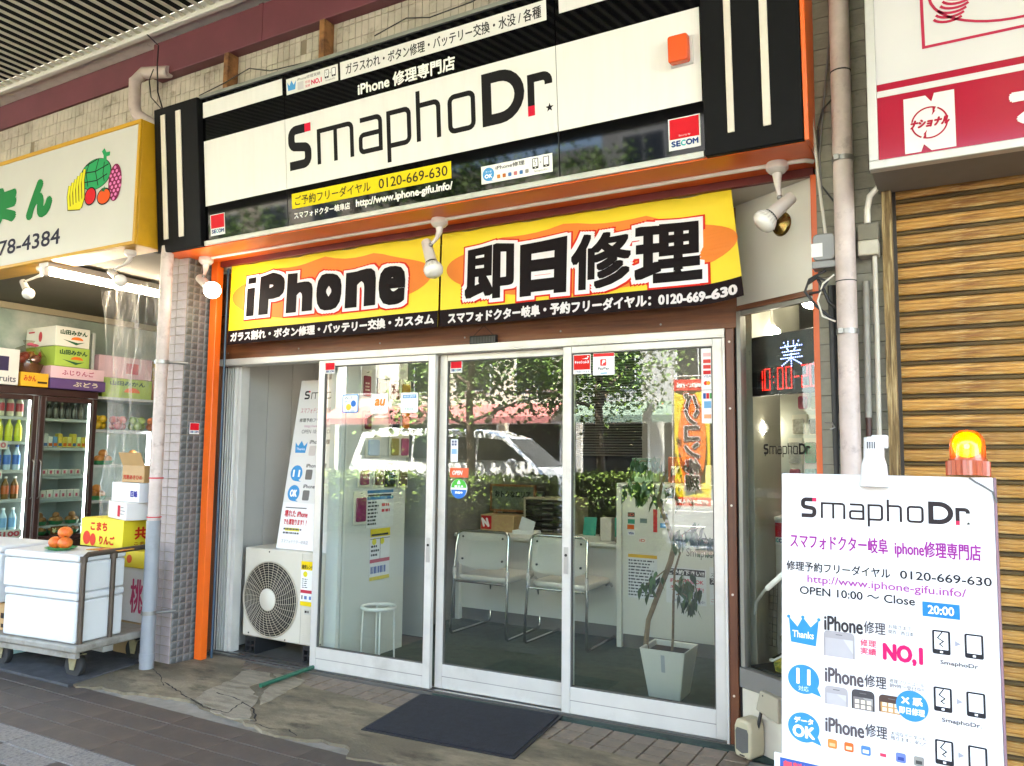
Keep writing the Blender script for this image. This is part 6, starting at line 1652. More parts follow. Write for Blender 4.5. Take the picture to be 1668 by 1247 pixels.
# plate of mandarins
pc_ = (-5.221, 3.157)
pl = tag(obj('green_plate', G().lathe([(0.0, 0.004), (0.06, 0.0), (0.098, 0.016), (0.095, 0.018), (0.058, 0.006), (0, 0.007)], 28), mat('plate_green', '3f9a4f', rough=0.35, var=0.05), loc=(pc_[0], pc_[1], 0.787), smooth=40), 'green plate holding three mandarins on the foam box', 'plate')
m_man = two_tone('mandarin_skin', 'd9621c', 'e07c2a', 0.45, 0.6, 30, rough=0.4, bump=0.35, bscale=260)
for k, (dx, dy, dz, lab) in enumerate(((-0.043, -0.012, 0.047, 'orange mandarin on the left of the green plate'), (0.043, 0.0, 0.047, 'orange mandarin on the right of the green plate'), (0.008, 0.018, 0.112, 'orange mandarin on top of the two others on the green plate'))):
    t = thing('mandarin', lab, 'fruit', (pc_[0]+dx, pc_[1]+dy, 0.787+dz), group='mandarins on the green plate')
    obj('fruit', G().ball((0, 0, 0), 0.045, 0.045, 0.039, 20, 14), m_man, t, smooth=80)
    obj('stalk', G().lathe([(0.005, 0.036), (0.006, 0.042), (0.0, 0.043)], 6), mat('stalk', '4a5a2a', rough=0.7), t)
tag(obj('newspaper', G().slab([(-0.12, -0.05), (0.14, -0.07), (0.16, 0.05), (-0.08, 0.07)], 0, 0.004), two_tone('bright_flyer', 'd8a02a', 'c8462a', 0.48, 0.55, 30, rough=0.6), loc=(-4.98, 3.33, 0.788), rot=(0, 0, 0.4)), 'orange and red flyer lying beside the plate of mandarins', 'flyer')
# floor mat under the trolley
tag(obj('floor_mat', G().slab([(-4.80, 3.0), (-6.9, 2.95), (-6.9, 4.4), (-5.03, 4.4), (-5.03, 3.62), (-4.90, 3.56)], 0.0, 0.02), two_tone('grey_mat', '3c3c3e', '48484a', 0.45, 0.65, 10, rough=0.9, bump=0.4, bscale=300), bevel=0.004), 'dark grey floor mat under the trolley', 'mat')
# stack of fruit cartons beside the pillar
t, hx, hy, h = carton('fruit_carton', 'white carton with pink print at the foot of the stack by the drain pipe', -5.30, -5.03, 3.66, 4.05, 0.24, 0.62, 'd9d3d0', group='stack of cartons by the pillar')
text(t, '桃', (-0.02, 0.06), (0.12, 0.30), 'c04a6a', bold=0.004, y=-hy-0.002, dirs=6)
M4 = side(t, hx)
text(t, 'ピオーネ', (-hy*0.6, 0.1), (hy*0.6, 0.2), '4a4a9a', bold=0.003, y=-0.002, m=M4, dirs=4)
tag(obj('brown_carton', G().box(-5.32, -5.04, 3.64, 4.08, 0.02, 0.238), mat('kraft', 'a98c62'), bevel=0.004), 'plain brown carton lowest in the stack by the drain pipe', 'box')
t, hx, hy, h = carton('fruit_carton', 'yellow carton under the large apple carton in the stack', -5.33, -4.99, 3.62, 4.08, 0.622, 0.742, 'd8b820', group='stack of cartons by the pillar')
obj('red_dot', G().face(arc(0.0, 0.06, 0.03, 0, 360, 14)[:-1], -hy-0.002), ink('d0562a'), t)
t, hx, hy, h = carton('fruit_carton', 'large yellow apple carton with red characters behind the trolley handle', -5.72, -5.22, 3.60, 4.02, 0.795, 1.00, 'e0cb2a', group='stack of cartons by the pillar')
t.location.z = 0.745
text(t, 'こまち', (-0.13, 0.115), (0.07, 0.18), 'c8341f', bold=0.004, y=-hy-0.002, dirs=6)
text(t, 'りんご', (-0.02, 0.02), (0.16, 0.085), 'c8341f', bold=0.004, y=-hy-0.002, dirs=6)
obj('apple_print', G().face(arc(-0.17, 0.06, 0.045, 0, 360, 16, 0.05)[:-1], -hy-0.002).face(arc(-0.095, 0.05, 0.035, 0, 360, 16, 0.045)[:-1], -hy-0.0024), ink('d0402a'), t)
text(t, '共', (-0.12, 0.06), (-0.02, 0.15), 'c8341f', bold=0.004, y=-0.002, m=side(t, hx), dirs=6)
text(t, 'こまちりんご', (-0.12, 0.02), (0.15, 0.045), 'b8762a', bold=0.001, y=-0.002, m=side(t, hx), dirs=4)
t, hx, hy, h = carton('fruit_carton', 'white carton with a red label on top of the apple carton', -5.50, -5.08, 3.62, 3.98, 0.952, 1.075, 'd6d2cc', group='stack of cartons by the pillar', rot=R(-18))
obj('red_label', G().rect(0.02, 0.02, 0.08, 0.10, -hy-0.002), ink('c02a3a'), t)
obj('table_print', rows(G(), 0.09, 0.03, 0.19, 0.10, 3, 0.2, -hy-0.002, 2, 0.05), ink('6a6a70'), t)
t, hx, hy, h = carton('fruit_carton', 'white carton with blue print, second from the top of the stack', -5.46, -5.06, 3.64, 3.94, 1.077, 1.215, 'd8d8da', group='stack of cartons by the pillar', rot=R(-8))
text(t, '巨峰', (0.08, 0.035), (0.18, 0.085), '3a3a8a', bold=0.003, y=-hy-0.002, dirs=6)
t, hx, hy, h = carton('fruit_carton', 'open brown carton with red characters on top of the stack', -5.36, -5.08, 3.66, 3.92, 1.217, 1.34, 'b08d5c', group='stack of cartons by the pillar', rot=R(-4))
text(t, '完熟あきひめ', (-0.12, 0.02), (0.12, 0.055), 'b0402a', bold=0.0015, y=-hy-0.002, dirs=4)
obj('flap', G().box(-0.14, 0.14, -0.004, 0.0, 0.0, 0.10, Matrix.Translation((0, -0.126, 0.122)) @ Matrix.Rotation(R(22), 4, 'X')), mat('carton_b08d5c', 'b08d5c'), t)
obj('flap', G().box(-0.14, 0.14, 0.0, 0.004, 0.0, 0.09, Matrix.Translation((0, 0.126, 0.122)) @ Matrix.Rotation(R(-30), 4, 'X')), mat('carton_b08d5c', 'b08d5c'), t)

# more goods behind the plastic sheet
EXTRA = [('c8a02a', 'yellow', -5.90, 2.204, 0.20), ('b5713a', 'orange brown', -5.90, 1.982, 0.22), ('cfc8bc', 'white', -5.48, 1.982, 0.20), ('6f8f4a', 'leaf green', -5.48, 2.184, 0.18)]
for c, nm, x, z, h in EXTRA:
    t = thing('fruit_carton', nm+' carton on top of the white rack behind the plastic sheet', 'box', RK(x, 5.70, z), RKR, group='cartons on the rack')
    obj('body', G().box(-0.2, 0.2, -0.17, 0.17, 0, h), mat('carton_'+c, c, rough=0.6, var=0.08), t, bevel=0.004)
    obj('label', G().rect(-0.12, h*0.25, 0.12, h*0.7, -0.172), ink('d8d2c4'), t)
    text(t, 'くだもの', (-0.10, h*0.33), (0.10, h*0.62), 'a8402c', bold=0.002, y=-0.174, dirs=4)
for k in range(6):
    x = -6.68+k*0.22
    t = thing('fruit_bag', 'bag of %s fruit on the top shelf of the rack, %s from left' % (['yellow', 'red', 'green', 'orange', 'yellow green', 'dark red'][k], ['first', 'second', 'third', 'fourth', 'fifth', 'sixth'][k]), 'fruit bag', RK(x, 5.62, 1.652), RKR, group='bags of fruit on the rack')
    for j in range(6):
        a = j*PI/3
        obj('fruit', G().ball((0.05*math.cos(a), 0.05*math.sin(a), 0.045+0.06*(j % 2)), 0.042, n=10, k=7), mat('bagfruit_%d' % k, ['c9a82a', 'a8322a', '7d9a3a', 'd0722a', 'a8b03a', '7a2430'][k], rough=0.4, var=0.1), t, smooth=80)
tag(obj('brown_carton', G().slab([(-0.2, -0.15), (0.2, -0.15), (0.2, 0.15), (-0.2, 0.15)], 0, 0.25), mat('carton_b08a58', 'b08a58'), loc=(-6.4, 4.4, 0.004), bevel=0.006), 'brown carton on the fruit shop floor behind the trolley', 'box')
# ================================================================ angled showcase right of the doors
AL, AR = (-1.0, 4.14, 0), (0, 0, R(-32.9))
m_grey = mat('grey_aluminium', '8d8a80', rough=0.4, metal=0.3, var=0.06)
sw = thing('showcase_wall', 'cream angled wall panel and dado of the showcase right of the doors', 'wall', AL, AR)
obj('upper_panel', G().box(0.0, 0.545, 0.0, 0.03, 2.238, 2.775), mat('cream_panel', 'dcd8cc', rough=0.5, var=0.03), sw)
obj('dado', G().box(0.0, 0.545, 0.0, 0.03, 0.012, 0.30), mat('cream_dado', 'c9c2b0', rough=0.6, var=0.06, dirt=0.25), sw)
ww = thing('showcase_window', 'tall angled shop window with grey frame beside the brown post', 'window', AL, AR)
obj('top_frame', G().box(0.0, 0.545, -0.012, 0.03, 2.208, 2.235), m_wood, ww, bevel=0.002)
obj('head', G().box(0.03, 0.53, 0.0, 0.03, 2.185, 2.207), m_grey, ww)
obj('left_frame', G().box(0.002, 0.03, -0.010, 0.03, 0.40, 2.207), m_grey, ww, bevel=0.002)
obj('sill', G().box(0.0, 0.545, -0.02, 0.03, 0.302, 0.398), mat('grey_sill', '77746e', rough=0.45, metal=0.2, var=0.06), ww, bevel=0.003)
obj('pane', G().box(0.03, 0.53, 0.008, 0.014, 0.395, 2.19), glass('showcase_glass', 'f2f4f0', 1.28), ww)
lt = obj('decal_plate', G().rect(0.5, 0.5, 0.5005, 0.5005, 0.0075), m_glass, ww)
dcl = (0.166, 1.457), (0.456, 1.515)
logo(ww, dcl[0][0], dcl[0][1]+0.008, dcl[1][0], 0.052, y=0.0062, col='15120f', red='15120f')
ac_ = (0.319, 2.594)
tag(obj('brass_rosette', G().lathe([(0.0, 0.022), (0.022, 0.02), (0.035, 0.014), (0.052, 0.012), (0.058, 0.004), (0.060, 0.0)], 32, Matrix.Translation((ac_[0], -0.002, ac_[1])) @ Matrix.Rotation(PI/2, 4, 'X')), mat('brass', '8a7444', rough=0.25, metal=0.9, var=0.12), smooth=40, loc=AL, rot=AR), 'round brass rosette on the cream wall behind the spot lamp', 'rosette')
# LED opening-hours board inside the window
led = thing('led_board', 'black LED board with red opening hours and a blue character in the showcase', 'LED sign', AL, AR)
L0, L1 = (-0.004, 1.765), (0.448, 2.062)
L2 = (0.002, 2.077)
obj('casing', G().box(L0[0], L0[0]+0.86, 0.1, 0.14, L0[1], L2[1]), mat('led_black', '0b0b0c', rough=0.35, var=0.05), led, bevel=0.004)
def dots(pat_pts, r=0.0026, y=0.098):
    g = G()
    for x, z in pat_pts:
        g.face(arc(x, z, r, 0, 360, 6)[:-1], y)
    return g
def line(p, q, n):
    return [(p[0]+(q[0]-p[0])*i/n, p[1]+(q[1]-p[1])*i/n) for i in range(n+1)]
SEG = {'0': 'abcdef', '1': 'bc', '2': 'abged'}
pts = []; off = []
D0, D1 = (0.023, 1.802), (0.432, 1.874)
dh = 0.106; dw = 0.034
zb_ = 1.794
for ch, xc in (('1', 0.056), ('0', 0.107), (':', 0.150), ('0', 0.194), ('0', 0.250), ('-', 0.300), ('2', 0.350), ('0', 0.402), (':', 0.443), ('0', 0.486), ('0', 0.540)):
    x = xc-dw/2
    if ch == ':':
        pts += [(xc, zb_+dh*0.33), (xc, zb_+dh*0.6)]; continue
    if ch == '-':
        pts += line((xc-0.012, zb_+dh*0.5), (xc+0.012, zb_+dh*0.5), 4); continue
    seg = {'a': ((x, zb_+dh), (x+dw, zb_+dh)), 'b': ((x+dw, zb_+dh), (x+dw, zb_+dh/2)), 'c': ((x+dw, zb_+dh/2), (x+dw, zb_)), 'd': ((x, zb_), (x+dw, zb_)), 'e': ((x, zb_), (x, zb_+dh/2)), 'f': ((x, zb_+dh/2), (x, zb_+dh)), 'g': ((x, zb_+dh/2), (x+dw, zb_+dh/2))}
    for k, (p, q) in seg.items():
        (pts if k in SEG[ch] else off).extend(line(p, q, 6 if k in 'bcef' else 4))
stuff(obj('red_diodes', dots(pts), emit('led_red', 'ff2418', 0.45, '400000'), led))
stuff(obj('unlit_diodes', dots(off, 0.0026), mat('led_off', '4a4440', rough=0.4), led))
K0, K1 = (0.202, 1.902), (0.335, 2.026)
kw, kh = K1[0]-K0[0], K1[1]-K0[1]
def kk(segs):
    o = []
    for (a, b, c, d, n) in segs:
        o += line((K0[0]+a*kw, K0[1]+b*kh), (K0[0]+c*kw, K0[1]+d*kh), n)
    return o
gyo = kk([(.35, 1, .35, .82, 2), (.62, 1, .62, .82, 2), (.15, .98, .22, .86, 1), (.85, .98, .78, .86, 1), (0, .80, 1, .80, 10), (.3, .72, .35, .66, 1), (.7, .72, .65, .66, 1), (.08, .60, .92, .60, 9), (.15, .47, .85, .47, 8), (0, .34, 1, .34, 10), (.5, .60, .5, 0, 6), (.45, .30, .05, .06, 5), (.55, .30, .95, .06, 5)])
stuff(obj('blue_diodes', dots(gyo, 0.0035), emit('led_blue', '8fa8ff', 0.5, '101040'), led))
offk = [(px_-kw*1.65, pz_) for px_, pz_ in kk([(.3, 1, .3, .9, 1), (.6, 1, .6, .9, 1), (0, .85, 1, .85, 8), (0, .85, 0, .7, 2), (1, .85, 1, .7, 2), (.3, .68, .75, .68, 4), (.3, .5, .75, .5, 4), (.2, .3, .85, .3, 5), (.2, 0, .85, 0, 5), (.2, .3, .2, 0, 3), (.85, .3, .85, 0, 3)])]
stuff(obj('unlit_characters', dots(offk, 0.003), mat('led_off', '4a4440'), led))
# inside the showcase
struct(obj('showcase_back', G().box(-1.02, -0.95, 4.25, 5.7, 0.01, 2.7), mat('showcase_side', 'a8a698', rough=0.7, var=0.05)))
m_ball = emit('globe_lit', 'fff4e2', 8.0)
def globe(label, p, y, r, flat=1.0):
    t = thing('globe_lamp', label, 'lamp', AL, AR, group='lit round lamps in the showcase')
    obj('globe', G().ball((p[0], y, p[1]), r, r, r*flat, 20, 12), m_ball, t, smooth=80)
    obj('collar', G().lathe([(r*0.5, 0), (r*0.4, r*0.5), (0.008, r*0.7), (0.006, r*1.6)], 14, Matrix.Translation((p[0], y, p[1]+r*flat*0.85))), m_lampw, t, smooth=50)
    obj('rod', G().tube([(p[0], y, p[1]+r*1.5), (p[0], y, 2.695)], 0.006, 6), m_lampw, t)
globe('lit round lamp above the LED board behind the showcase glass', (-0.292, 2.175), 0.55, 0.046, 0.9)
globe('lit round lamp at the top right of the showcase beside the orange post', (0.179, 2.263), 0.35, 0.048, 0.7)
lp = thing('pole_lamp', 'chrome pole lamp with one lit head inside the showcase', 'lamp', AL, AR)
p0, p1, p2 = (-0.249, 1.637), (-0.226, 0.988), (-0.230, 0.388)
obj('pole', G().tube([(p0[0], 0.35, p0[1]+0.06), (p1[0], 0.35, p1[1]), (p1[0], 0.35, 0.41)], 0.013, 10), MATS['chrome'], lp, smooth=50)
hp = (-0.167, 1.610)
obj('lit_head', G().ball((hp[0], 0.30, hp[1]), 0.047, 0.03, 0.05, 20, 12), m_ball, lp, smooth=80)
obj('head_shell', G().cyl((hp[0]-0.01, 0.33, hp[1]), (hp[0]-0.07, 0.38, hp[1]+0.01), 0.042, 16, 0.02), m_foot, lp, smooth=40)
for q in ((-0.215, 1.447), (-0.319, 1.272)):
    obj('unlit_head', G().cyl((q[0]+0.03, 0.33, q[1]+0.03), (q[0]-0.06, 0.36, q[1]-0.05), 0.036, 14, 0.022), m_foot, lp, smooth=40)
dt = thing('display_table', 'white display cabinet inside the showcase with a soap bottle on it', 'cabinet', AL, AR)
q0, q1 = (-0.525, 1.089), (-0.127, 1.118)
obj('cabinet', G().box(q0[0]-0.15, q1[0]+0.5, 0.55, 0.95, 0.01, q0[1]), m_lam, dt)
obj('top', G().box(q0[0]-0.16, q1[0]+0.51, 0.53, 0.96, q0[1]+0.001, q0[1]+0.02), m_lam, dt)
sb = (-0.460, 1.092)
bo = thing('soap_bottle', 'white pump bottle on the display cabinet in the showcase', 'bottle', (0, 0, 0))
wm = Matrix.Translation(AL) @ Euler(AR).to_matrix().to_4x4()
bo.location = wm @ Vector((sb[0], 0.66, sb[1]+0.022)) if False else wm @ Vector((sb[0], 0.66, q0[1]+0.022))
obj('body', G().lathe([(0.0, 0), (0.038, 0.002), (0.04, 0.02), (0.038, 0.12), (0.018, 0.16), (0.013, 0.17), (0.013, 0.19)], 18), m_lam, bo, smooth=40)
obj('pump', G().cyl((0, 0, 0.19), (0, 0, 0.225), 0.006, 8).box(-0.03, 0.012, -0.008, 0.008, 0.222, 0.236), m_lam, bo)
rb = thing('red_box', 'red and white box behind the soap bottle in the showcase', 'box', wm @ Vector((sb[0]+0.13, 0.74, q0[1]+0.022)), AR)
obj('body', G().box(-0.07, 0.09, 0, 0.1, 0, 0.15), ink('b3262f'), rb)
obj('white_mark', G().face([(-0.02, 0.08), (0.05, 0.05), (0.06, 0.12)], -0.002), ink('e8e6e2'), rb)
ss = thing('security_sticker', 'red security sticker on the white cabinet inside the showcase', 'sticker', AL, AR)
a, b = (-0.346, 0.951), (-0.222, 1.060)
secom(ss, a[0], a[1], b[0]+0.02, b[1]+0.02, y=0.547)
# phone cases in the window
CASES = [((1296, 640), (1313, 668), 'b8506a', 'pink'), ((1316, 640), (1334, 668), 'a8a05a', 'olive'), ((1286, 677), (1309, 708), 'cfc6b4', 'clear'), ((1313, 677), (1334, 708), '1a1c20', 'black'), ((1280, 716), (1302, 756), 'c9c4b8', 'pearl'), ((1306, 716), (1328, 756), '1f7d4c', 'green'), ((1282, 760), (1302, 790), 'b0606a', 'rose'), ((1306, 760), (1330, 790), '8fc0b8', 'mint')]
bp_ = thing('case_panel', 'clear rack panel that the glitter phone cases hang on', 'rack', AL, AR)
CP = [((0.102, 1.696), (0.174, 1.782)), ((0.184, 1.693), (0.257, 1.777)), ((0.057, 1.568), (0.155, 1.665)), ((0.168, 1.567), (0.253, 1.661)), ((0.028, 1.413), (0.123, 1.542)), ((0.136, 1.415), (0.226, 1.541)), ((0.034, 1.304), (0.119, 1.402)), ((0.133, 1.307), (0.230, 1.404))]
xs_ = [p[0] for c in CP for p in c]; zs_ = [p[1] for c in CP for p in c]
obj('panel', G().box(min(xs_)-0.06, max(xs_)+0.1, 0.33, 0.336, 0.6, max(zs_)+0.05), mat('rack_panel', 'c6c8bc', rough=0.4, var=0.04), bp_)
for (p, q), (_, _, c, nm) in zip(CP, CASES):
    t = thing('phone_case_pack', nm+' phone case in a clear pack behind the showcase glass', 'phone case', AL, AR, group='phone cases in the showcase')
    obj('card', G().box(p[0], q[0], 0.322, 0.329, p[1], q[1]+0.01), m_card, t)
    w = (q[0]-p[0])*0.12
    obj('case', G().prism(rrect(p[0]+w, p[1]+0.006, q[0]-w, q[1]-0.012, 0.012), 0.308, 0.3215), mat('glit_'+c, c, rough=0.18, var=0.35, scale=60, bump=0.4, bscale=90), t, bevel=0.002)
# display ledge with phones, bent lamp and wire basket
lg_ = thing('display_ledge', 'low ledge behind the showcase glass with dark lining', 'ledge', AL, AR)
obj('ledge', G().box(0.02, 0.9, 0.04, 0.5, 0.36, 0.405), m_foot, lg_)
for k, (x, y, c, lab) in enumerate(((0.14, 0.14, '1b1b1e', 'white framed phone lying on the showcase ledge'), (0.30, 0.20, '1b1b1e', 'second phone lying on the showcase ledge beside the sign board'))):
    t = thing('display_phone', lab, 'phone', wm @ Vector((x, y, 0.47)), (R(28), R(-10), R(-32.9-35)), group='phones on the showcase ledge')
    obj('body', G().box(-0.036, 0.036, -0.07, 0.07, 0, 0.009), mat('phone_white', 'dcdcda', rough=0.25, var=0.03), t, bevel=0.003)
    obj('screen', G().box(-0.032, 0.032, -0.054, 0.054, 0.0095, 0.0105), m_black, t)
for k, (x, y, z) in enumerate(((0.09, 0.30, 0.49), (0.22, 0.12, 0.407), (0.26, 0.34, 0.50))):
    t = tag(obj('cushion_pad', G().box(-0.07, 0.07, -0.05, 0.05, 0, 0.06), two_tone('yellow_floral', 'b8a83a', '5f6a2a', 0.45, 0.6, 30, rough=0.5), loc=wm @ Vector((x, y, z)), rot=(R(18), 0, R(-32.9)), bevel=0.01), ['yellow green pad at the back of the showcase ledge', 'yellow green pad under the phone at the front of the ledge', 'yellow green pad beside the sign board on the ledge'][k], 'pad', 'display pads on the showcase ledge')
bl_ = thing('gooseneck_lamp', 'white bent desk lamp rising from the showcase ledge', 'lamp', AL, AR)
ga = [(-0.046, 0.421), (-0.038, 0.609), (-0.018, 0.705), (0.039, 0.770), (0.152, 0.854)]
obj('arm', G().tube([(p[0], 0.12, p[1]) for p in ga], 0.0085, 8), m_lam, bl_, smooth=60)
obj('head', G().tube([(ga[-2][0]+0.02, 0.12, ga[-2][1]+0.015), (ga[-1][0]+0.05, 0.12, ga[-1][1]+0.045)], 0.014, 8), emit('strip_lit', 'ffffff', 0.015), bl_, smooth=60)
wb = thing('wire_basket', 'grey wire basket at the back of the showcase ledge', 'basket', AL, AR)
g = G()
b0, b1 = (-0.333, 0.432), (-0.160, 0.723)
n1, n2 = 7, 9
for i in range(n1+1):
    x = b0[0]+(b1[0]-b0[0]+0.04)*i/n1
    g.tube([(x, 0.36, b0[1]), (x+0.0, 0.38, b1[1]+0.05)], 0.002, 4)
for j in range(n2+1):
    z = b0[1]+(b1[1]+0.05-b0[1])*j/n2
    g.tube([(b0[0], 0.36+0.02*j/n2, z), (b1[0]+0.04, 0.36+0.02*j/n2, z)], 0.002, 4)
obj('mesh', g, m_steel, wb)
# outside below the window
sp = thing('small_heater', 'small beige heater with grey grille on the ground by the brown post', 'heater', (-0.945, 4.02, 0.012), (0, 0, R(-25)))
prof = [(-0.045, 0.0), (0.045, 0.0), (0.05, 0.03), (0.05, 0.14), (0.035, 0.178), (-0.035, 0.178), (-0.05, 0.14), (-0.05, 0.03)]
obj('body', G().prism(prof, -0.05, 0.06), mat('heater_beige', 'b5ab8c', rough=0.45, var=0.06), sp, bevel=0.014, seg=3)
obj('grille', G().face([(-0.036, 0.035)]+[(0.0, 0.022)]+[(0.036, 0.035), (0.038, 0.12), (0.03, 0.138), (-0.03, 0.138), (-0.038, 0.12)], -0.0515), mat('grille_grey', '5c5a55', rough=0.7, var=0.12, bump=0.5, bscale=300), sp)
obj('name_bar', G().box(-0.014, 0.014, -0.0525, -0.05, 0.010, 0.016), m_foot, sp)
ob_ = thing('outlet_box', 'beige outdoor outlet box on the dado under the showcase', 'outlet', AL, AR)
o0, o1 = (0.137, 0.213), (0.230, 0.331)
obj('body', G().prism([(o0[0], o0[1]+0.02), (o1[0]+0.05, o0[1]-0.01), (o1[0]+0.05, o1[1]-0.01), (o0[0]+0.03, o1[1])], -0.05, -0.001), mat('outlet_beige', 'a89f88', rough=0.5, var=0.05), ob_, bevel=0.006)
obj('keyhole', G().cyl((o0[0]+0.05, -0.0505, o1[1]-0.02), (o0[0]+0.05, -0.052, o1[1]-0.02), 0.004, 8), m_cable, ob_)
obj('cord', G().tube([(o0[0]+0.02, -0.03, o0[1]+0.02), (o0[0]+0.015, -0.05, o0[1]-0.06), (o0[0]+0.005, -0.09, 0.03), (o0[0]-0.01, -0.11, 0.012)], 0.008, 8), m_cable, ob_, smooth=60)

# ================================================================ pillar, pipes and cables on the right
m_blk = two_tone('block_green', '8a8575', '726d5e', 0.45, 0.65, 5, rough=0.8, bump=0.3, bscale=60, rnd=0.12, c3='46453b')
pr_ = thing('block_pillar', 'grey green block pillar between the showcase and the rusty shutter', 'pillar', (-0.36, 3.70, 0))
obj('core', G().box(-0.165, 0.125, -0.05, 0.25, 0, 4.18), mat('block_mortar', '666256', rough=0.9, var=0.15), pr_)
b0 = None
for j in range(56):
    z = 0.005+j*0.0745
    xo = 0.0 if j % 2 else -0.0725
    for i in range(3):
        x0 = max(-0.165, -0.165+xo+i*0.145); x1 = min(0.125, -0.165+xo+(i+1)*0.145)
        if x1-x0 < 0.02:
            continue
        key = round(x1-x0, 3)
        if b0 is None:
            b0 = {}
        if key not in b0:
            b0[key] = obj('block', cbox(0.0015, key-0.0015, 0, 0.012, 0.0015, 0.073, 0.0015, 'y'), m_blk, pr_, loc=(x0, -0.0535, z))
        else:
            clone(b0[key], 'block', pr_, (x0, -0.0535+rr.uniform(-0.001, 0.001), z))
rp = thing('drain_pipe', 'pale pink drain pipe in front of the grey block pillar on the right', 'pipe', (-0.403, 3.575, 0))
obj('pipe', G().cyl((0, 0, 0.0), (0, 0, 4.3), 0.041, 24), m_pipe, rp, smooth=40)
for z in (1.97, 2.72):
    obj('clamp', G().cyl((0, 0, z), (0, 0, z+0.022), 0.045, 24), m_steel, rp, smooth=40)
    obj('clamp_bolt', G().box(-0.03, -0.01, -0.055, -0.042, z, z+0.022), m_steel, rp)
obj('wire_tie', G().lathe([(0.0, 2.195), (0.0425, 2.195), (0.0425, 2.199), (0, 2.199)], 20), m_cable, rp)
obj('wire_tie', G().lathe([(0.0, 3.12), (0.0425, 3.12), (0.0425, 3.126), (0, 3.126)], 20), m_cable, rp)
tag(obj('grey_pipe', G().tube([(-0.508, 3.74, 0.0), (-0.508, 3.74, 2.24)], 0.022, 12), mat('slate_pipe', '4f585c', rough=0.45, var=0.08), smooth=50), 'slate grey pipe between the right orange post and the pink drain pipe', 'pipe')
tag(obj('black_hose', G().tube([(-0.465, 3.66, 0.0), (-0.468, 3.66, 1.4), (-0.47, 3.65, 2.2)], 0.018, 10), m_cable, smooth=50), 'black hose running up beside the pink drain pipe', 'hose')
mb_ = thing('meter_box', 'rounded grey electric box with a white label beside the pink drain pipe', 'electric box', (-0.488, 3.60, 2.27))
obj('hood', G().prism(rrect(-0.047, 0.028, 0.047, 0.147, 0.022), -0.03, 0.045), mat('box_grey', '7c7b78', rough=0.35, var=0.05), mb_, bevel=0.006)
obj('base', G().box(-0.05, 0.05, -0.034, 0.048, -0.005, 0.0265), mat('box_grey', '7c7b78'), mb_, bevel=0.004)
obj('paper_label', G().rect(-0.052, 0.045, -0.005, 0.105, -0.0315), ink('dcdad4'), mb_)
g = G()
rr = random.Random(31)
def loop(pts, r=0.0045):
    return G().tube([(p[0], y, p[1]) for p, y in pts], r, 6)
CB = [('thick grey cable coiled under the electric box', [((-0.484, 2.255), 3.58), ((-0.549, 2.217), 3.56), ((-0.568, 2.165), 3.56), ((-0.522, 2.099), 3.56), ((-0.469, 2.047), 3.56), ((-0.445, 2.035), 3.58)], 0.006),
      ('pale cable looping from the electric box to the drain pipe', [((-0.448, 2.229), 3.56), ((-0.493, 2.191), 3.55), ((-0.515, 2.118), 3.55), ((-0.497, 2.051), 3.55), ((-0.448, 2.028), 3.57)], 0.004),
      ('dark cable bundle hanging below the electric box', [((-0.520, 2.230), 3.57), ((-0.492, 2.168), 3.56), ((-0.473, 2.113), 3.57), ((-0.445, 2.089), 3.58)], 0.007),
      ('black cable tangle at the top of the right orange post', [((-0.555, 2.199), 3.56), ((-0.514, 2.222), 3.55), ((-0.475, 2.202), 3.56), ((-0.506, 2.157), 3.55), ((-0.551, 2.156), 3.56)], 0.006),
      ('long ivory cable running up beside the sign to the electric box', [((-0.480, 2.404), 3.58), ((-0.505, 2.646), 3.60), ((-0.521, 2.872), 3.60), ((-0.550, 3.191), 3.58), ((-0.566, 3.455), 3.56), ((-0.569, 3.572), 3.56)], 0.007),
      ('long grey cable between the sign and the drain pipe', [((-0.490, 2.423), 3.60), ((-0.502, 2.784), 3.61), ((-0.482, 3.005), 3.62), ((-0.450, 3.308), 3.62), ((-0.437, 3.533), 3.62)], 0.005),
      ('thin black cable curling beside the drain pipe near the sign', [((-0.441, 3.024), 3.60), ((-0.483, 2.982), 3.60), ((-0.505, 2.911), 3.61), ((-0.498, 2.645), 3.61), ((-0.442, 2.553), 3.6)], 0.004),
      ('twisted wire end sticking out beside the drain pipe', [((-0.507, 1.600), 3.62), ((-0.475, 1.599), 3.58), ((-0.461, 1.578), 3.56), ((-0.480, 1.568), 3.56)], 0.003)]
mcab = [m_cable, mat('ivory_conduit', 'd9d2c4'), m_cable, m_cable, mat('ivory_cable', 'bdb6a6', rough=0.5, var=0.08), mat('grey_cable', '6a6762', rough=0.5, var=0.08), m_cable, m_steel]
for (lab, pts, r), mm in zip(CB, mcab):
    tag(obj('cable', loop(pts, r), mm, smooth=70), lab, 'cable')
jb = thing('junction_box', 'weathered grey junction box right of the pink drain pipe', 'junction box', (-0.313, 3.605, 2.31))
obj('upper_box', G().box(-0.040, 0.040, -0.03, 0.04, 0.058, 0.128), mat('weathered_box', '76705f', rough=0.8, var=0.2, dirt=0.4), jb, bevel=0.004)
obj('lower_box', G().box(-0.040, 0.040, -0.04, 0.04, -0.01, 0.055), mat('ivory_box', 'b3ab98', rough=0.5, var=0.1, dirt=0.3), jb, bevel=0.006)
c0 = (-0.315, 2.475)
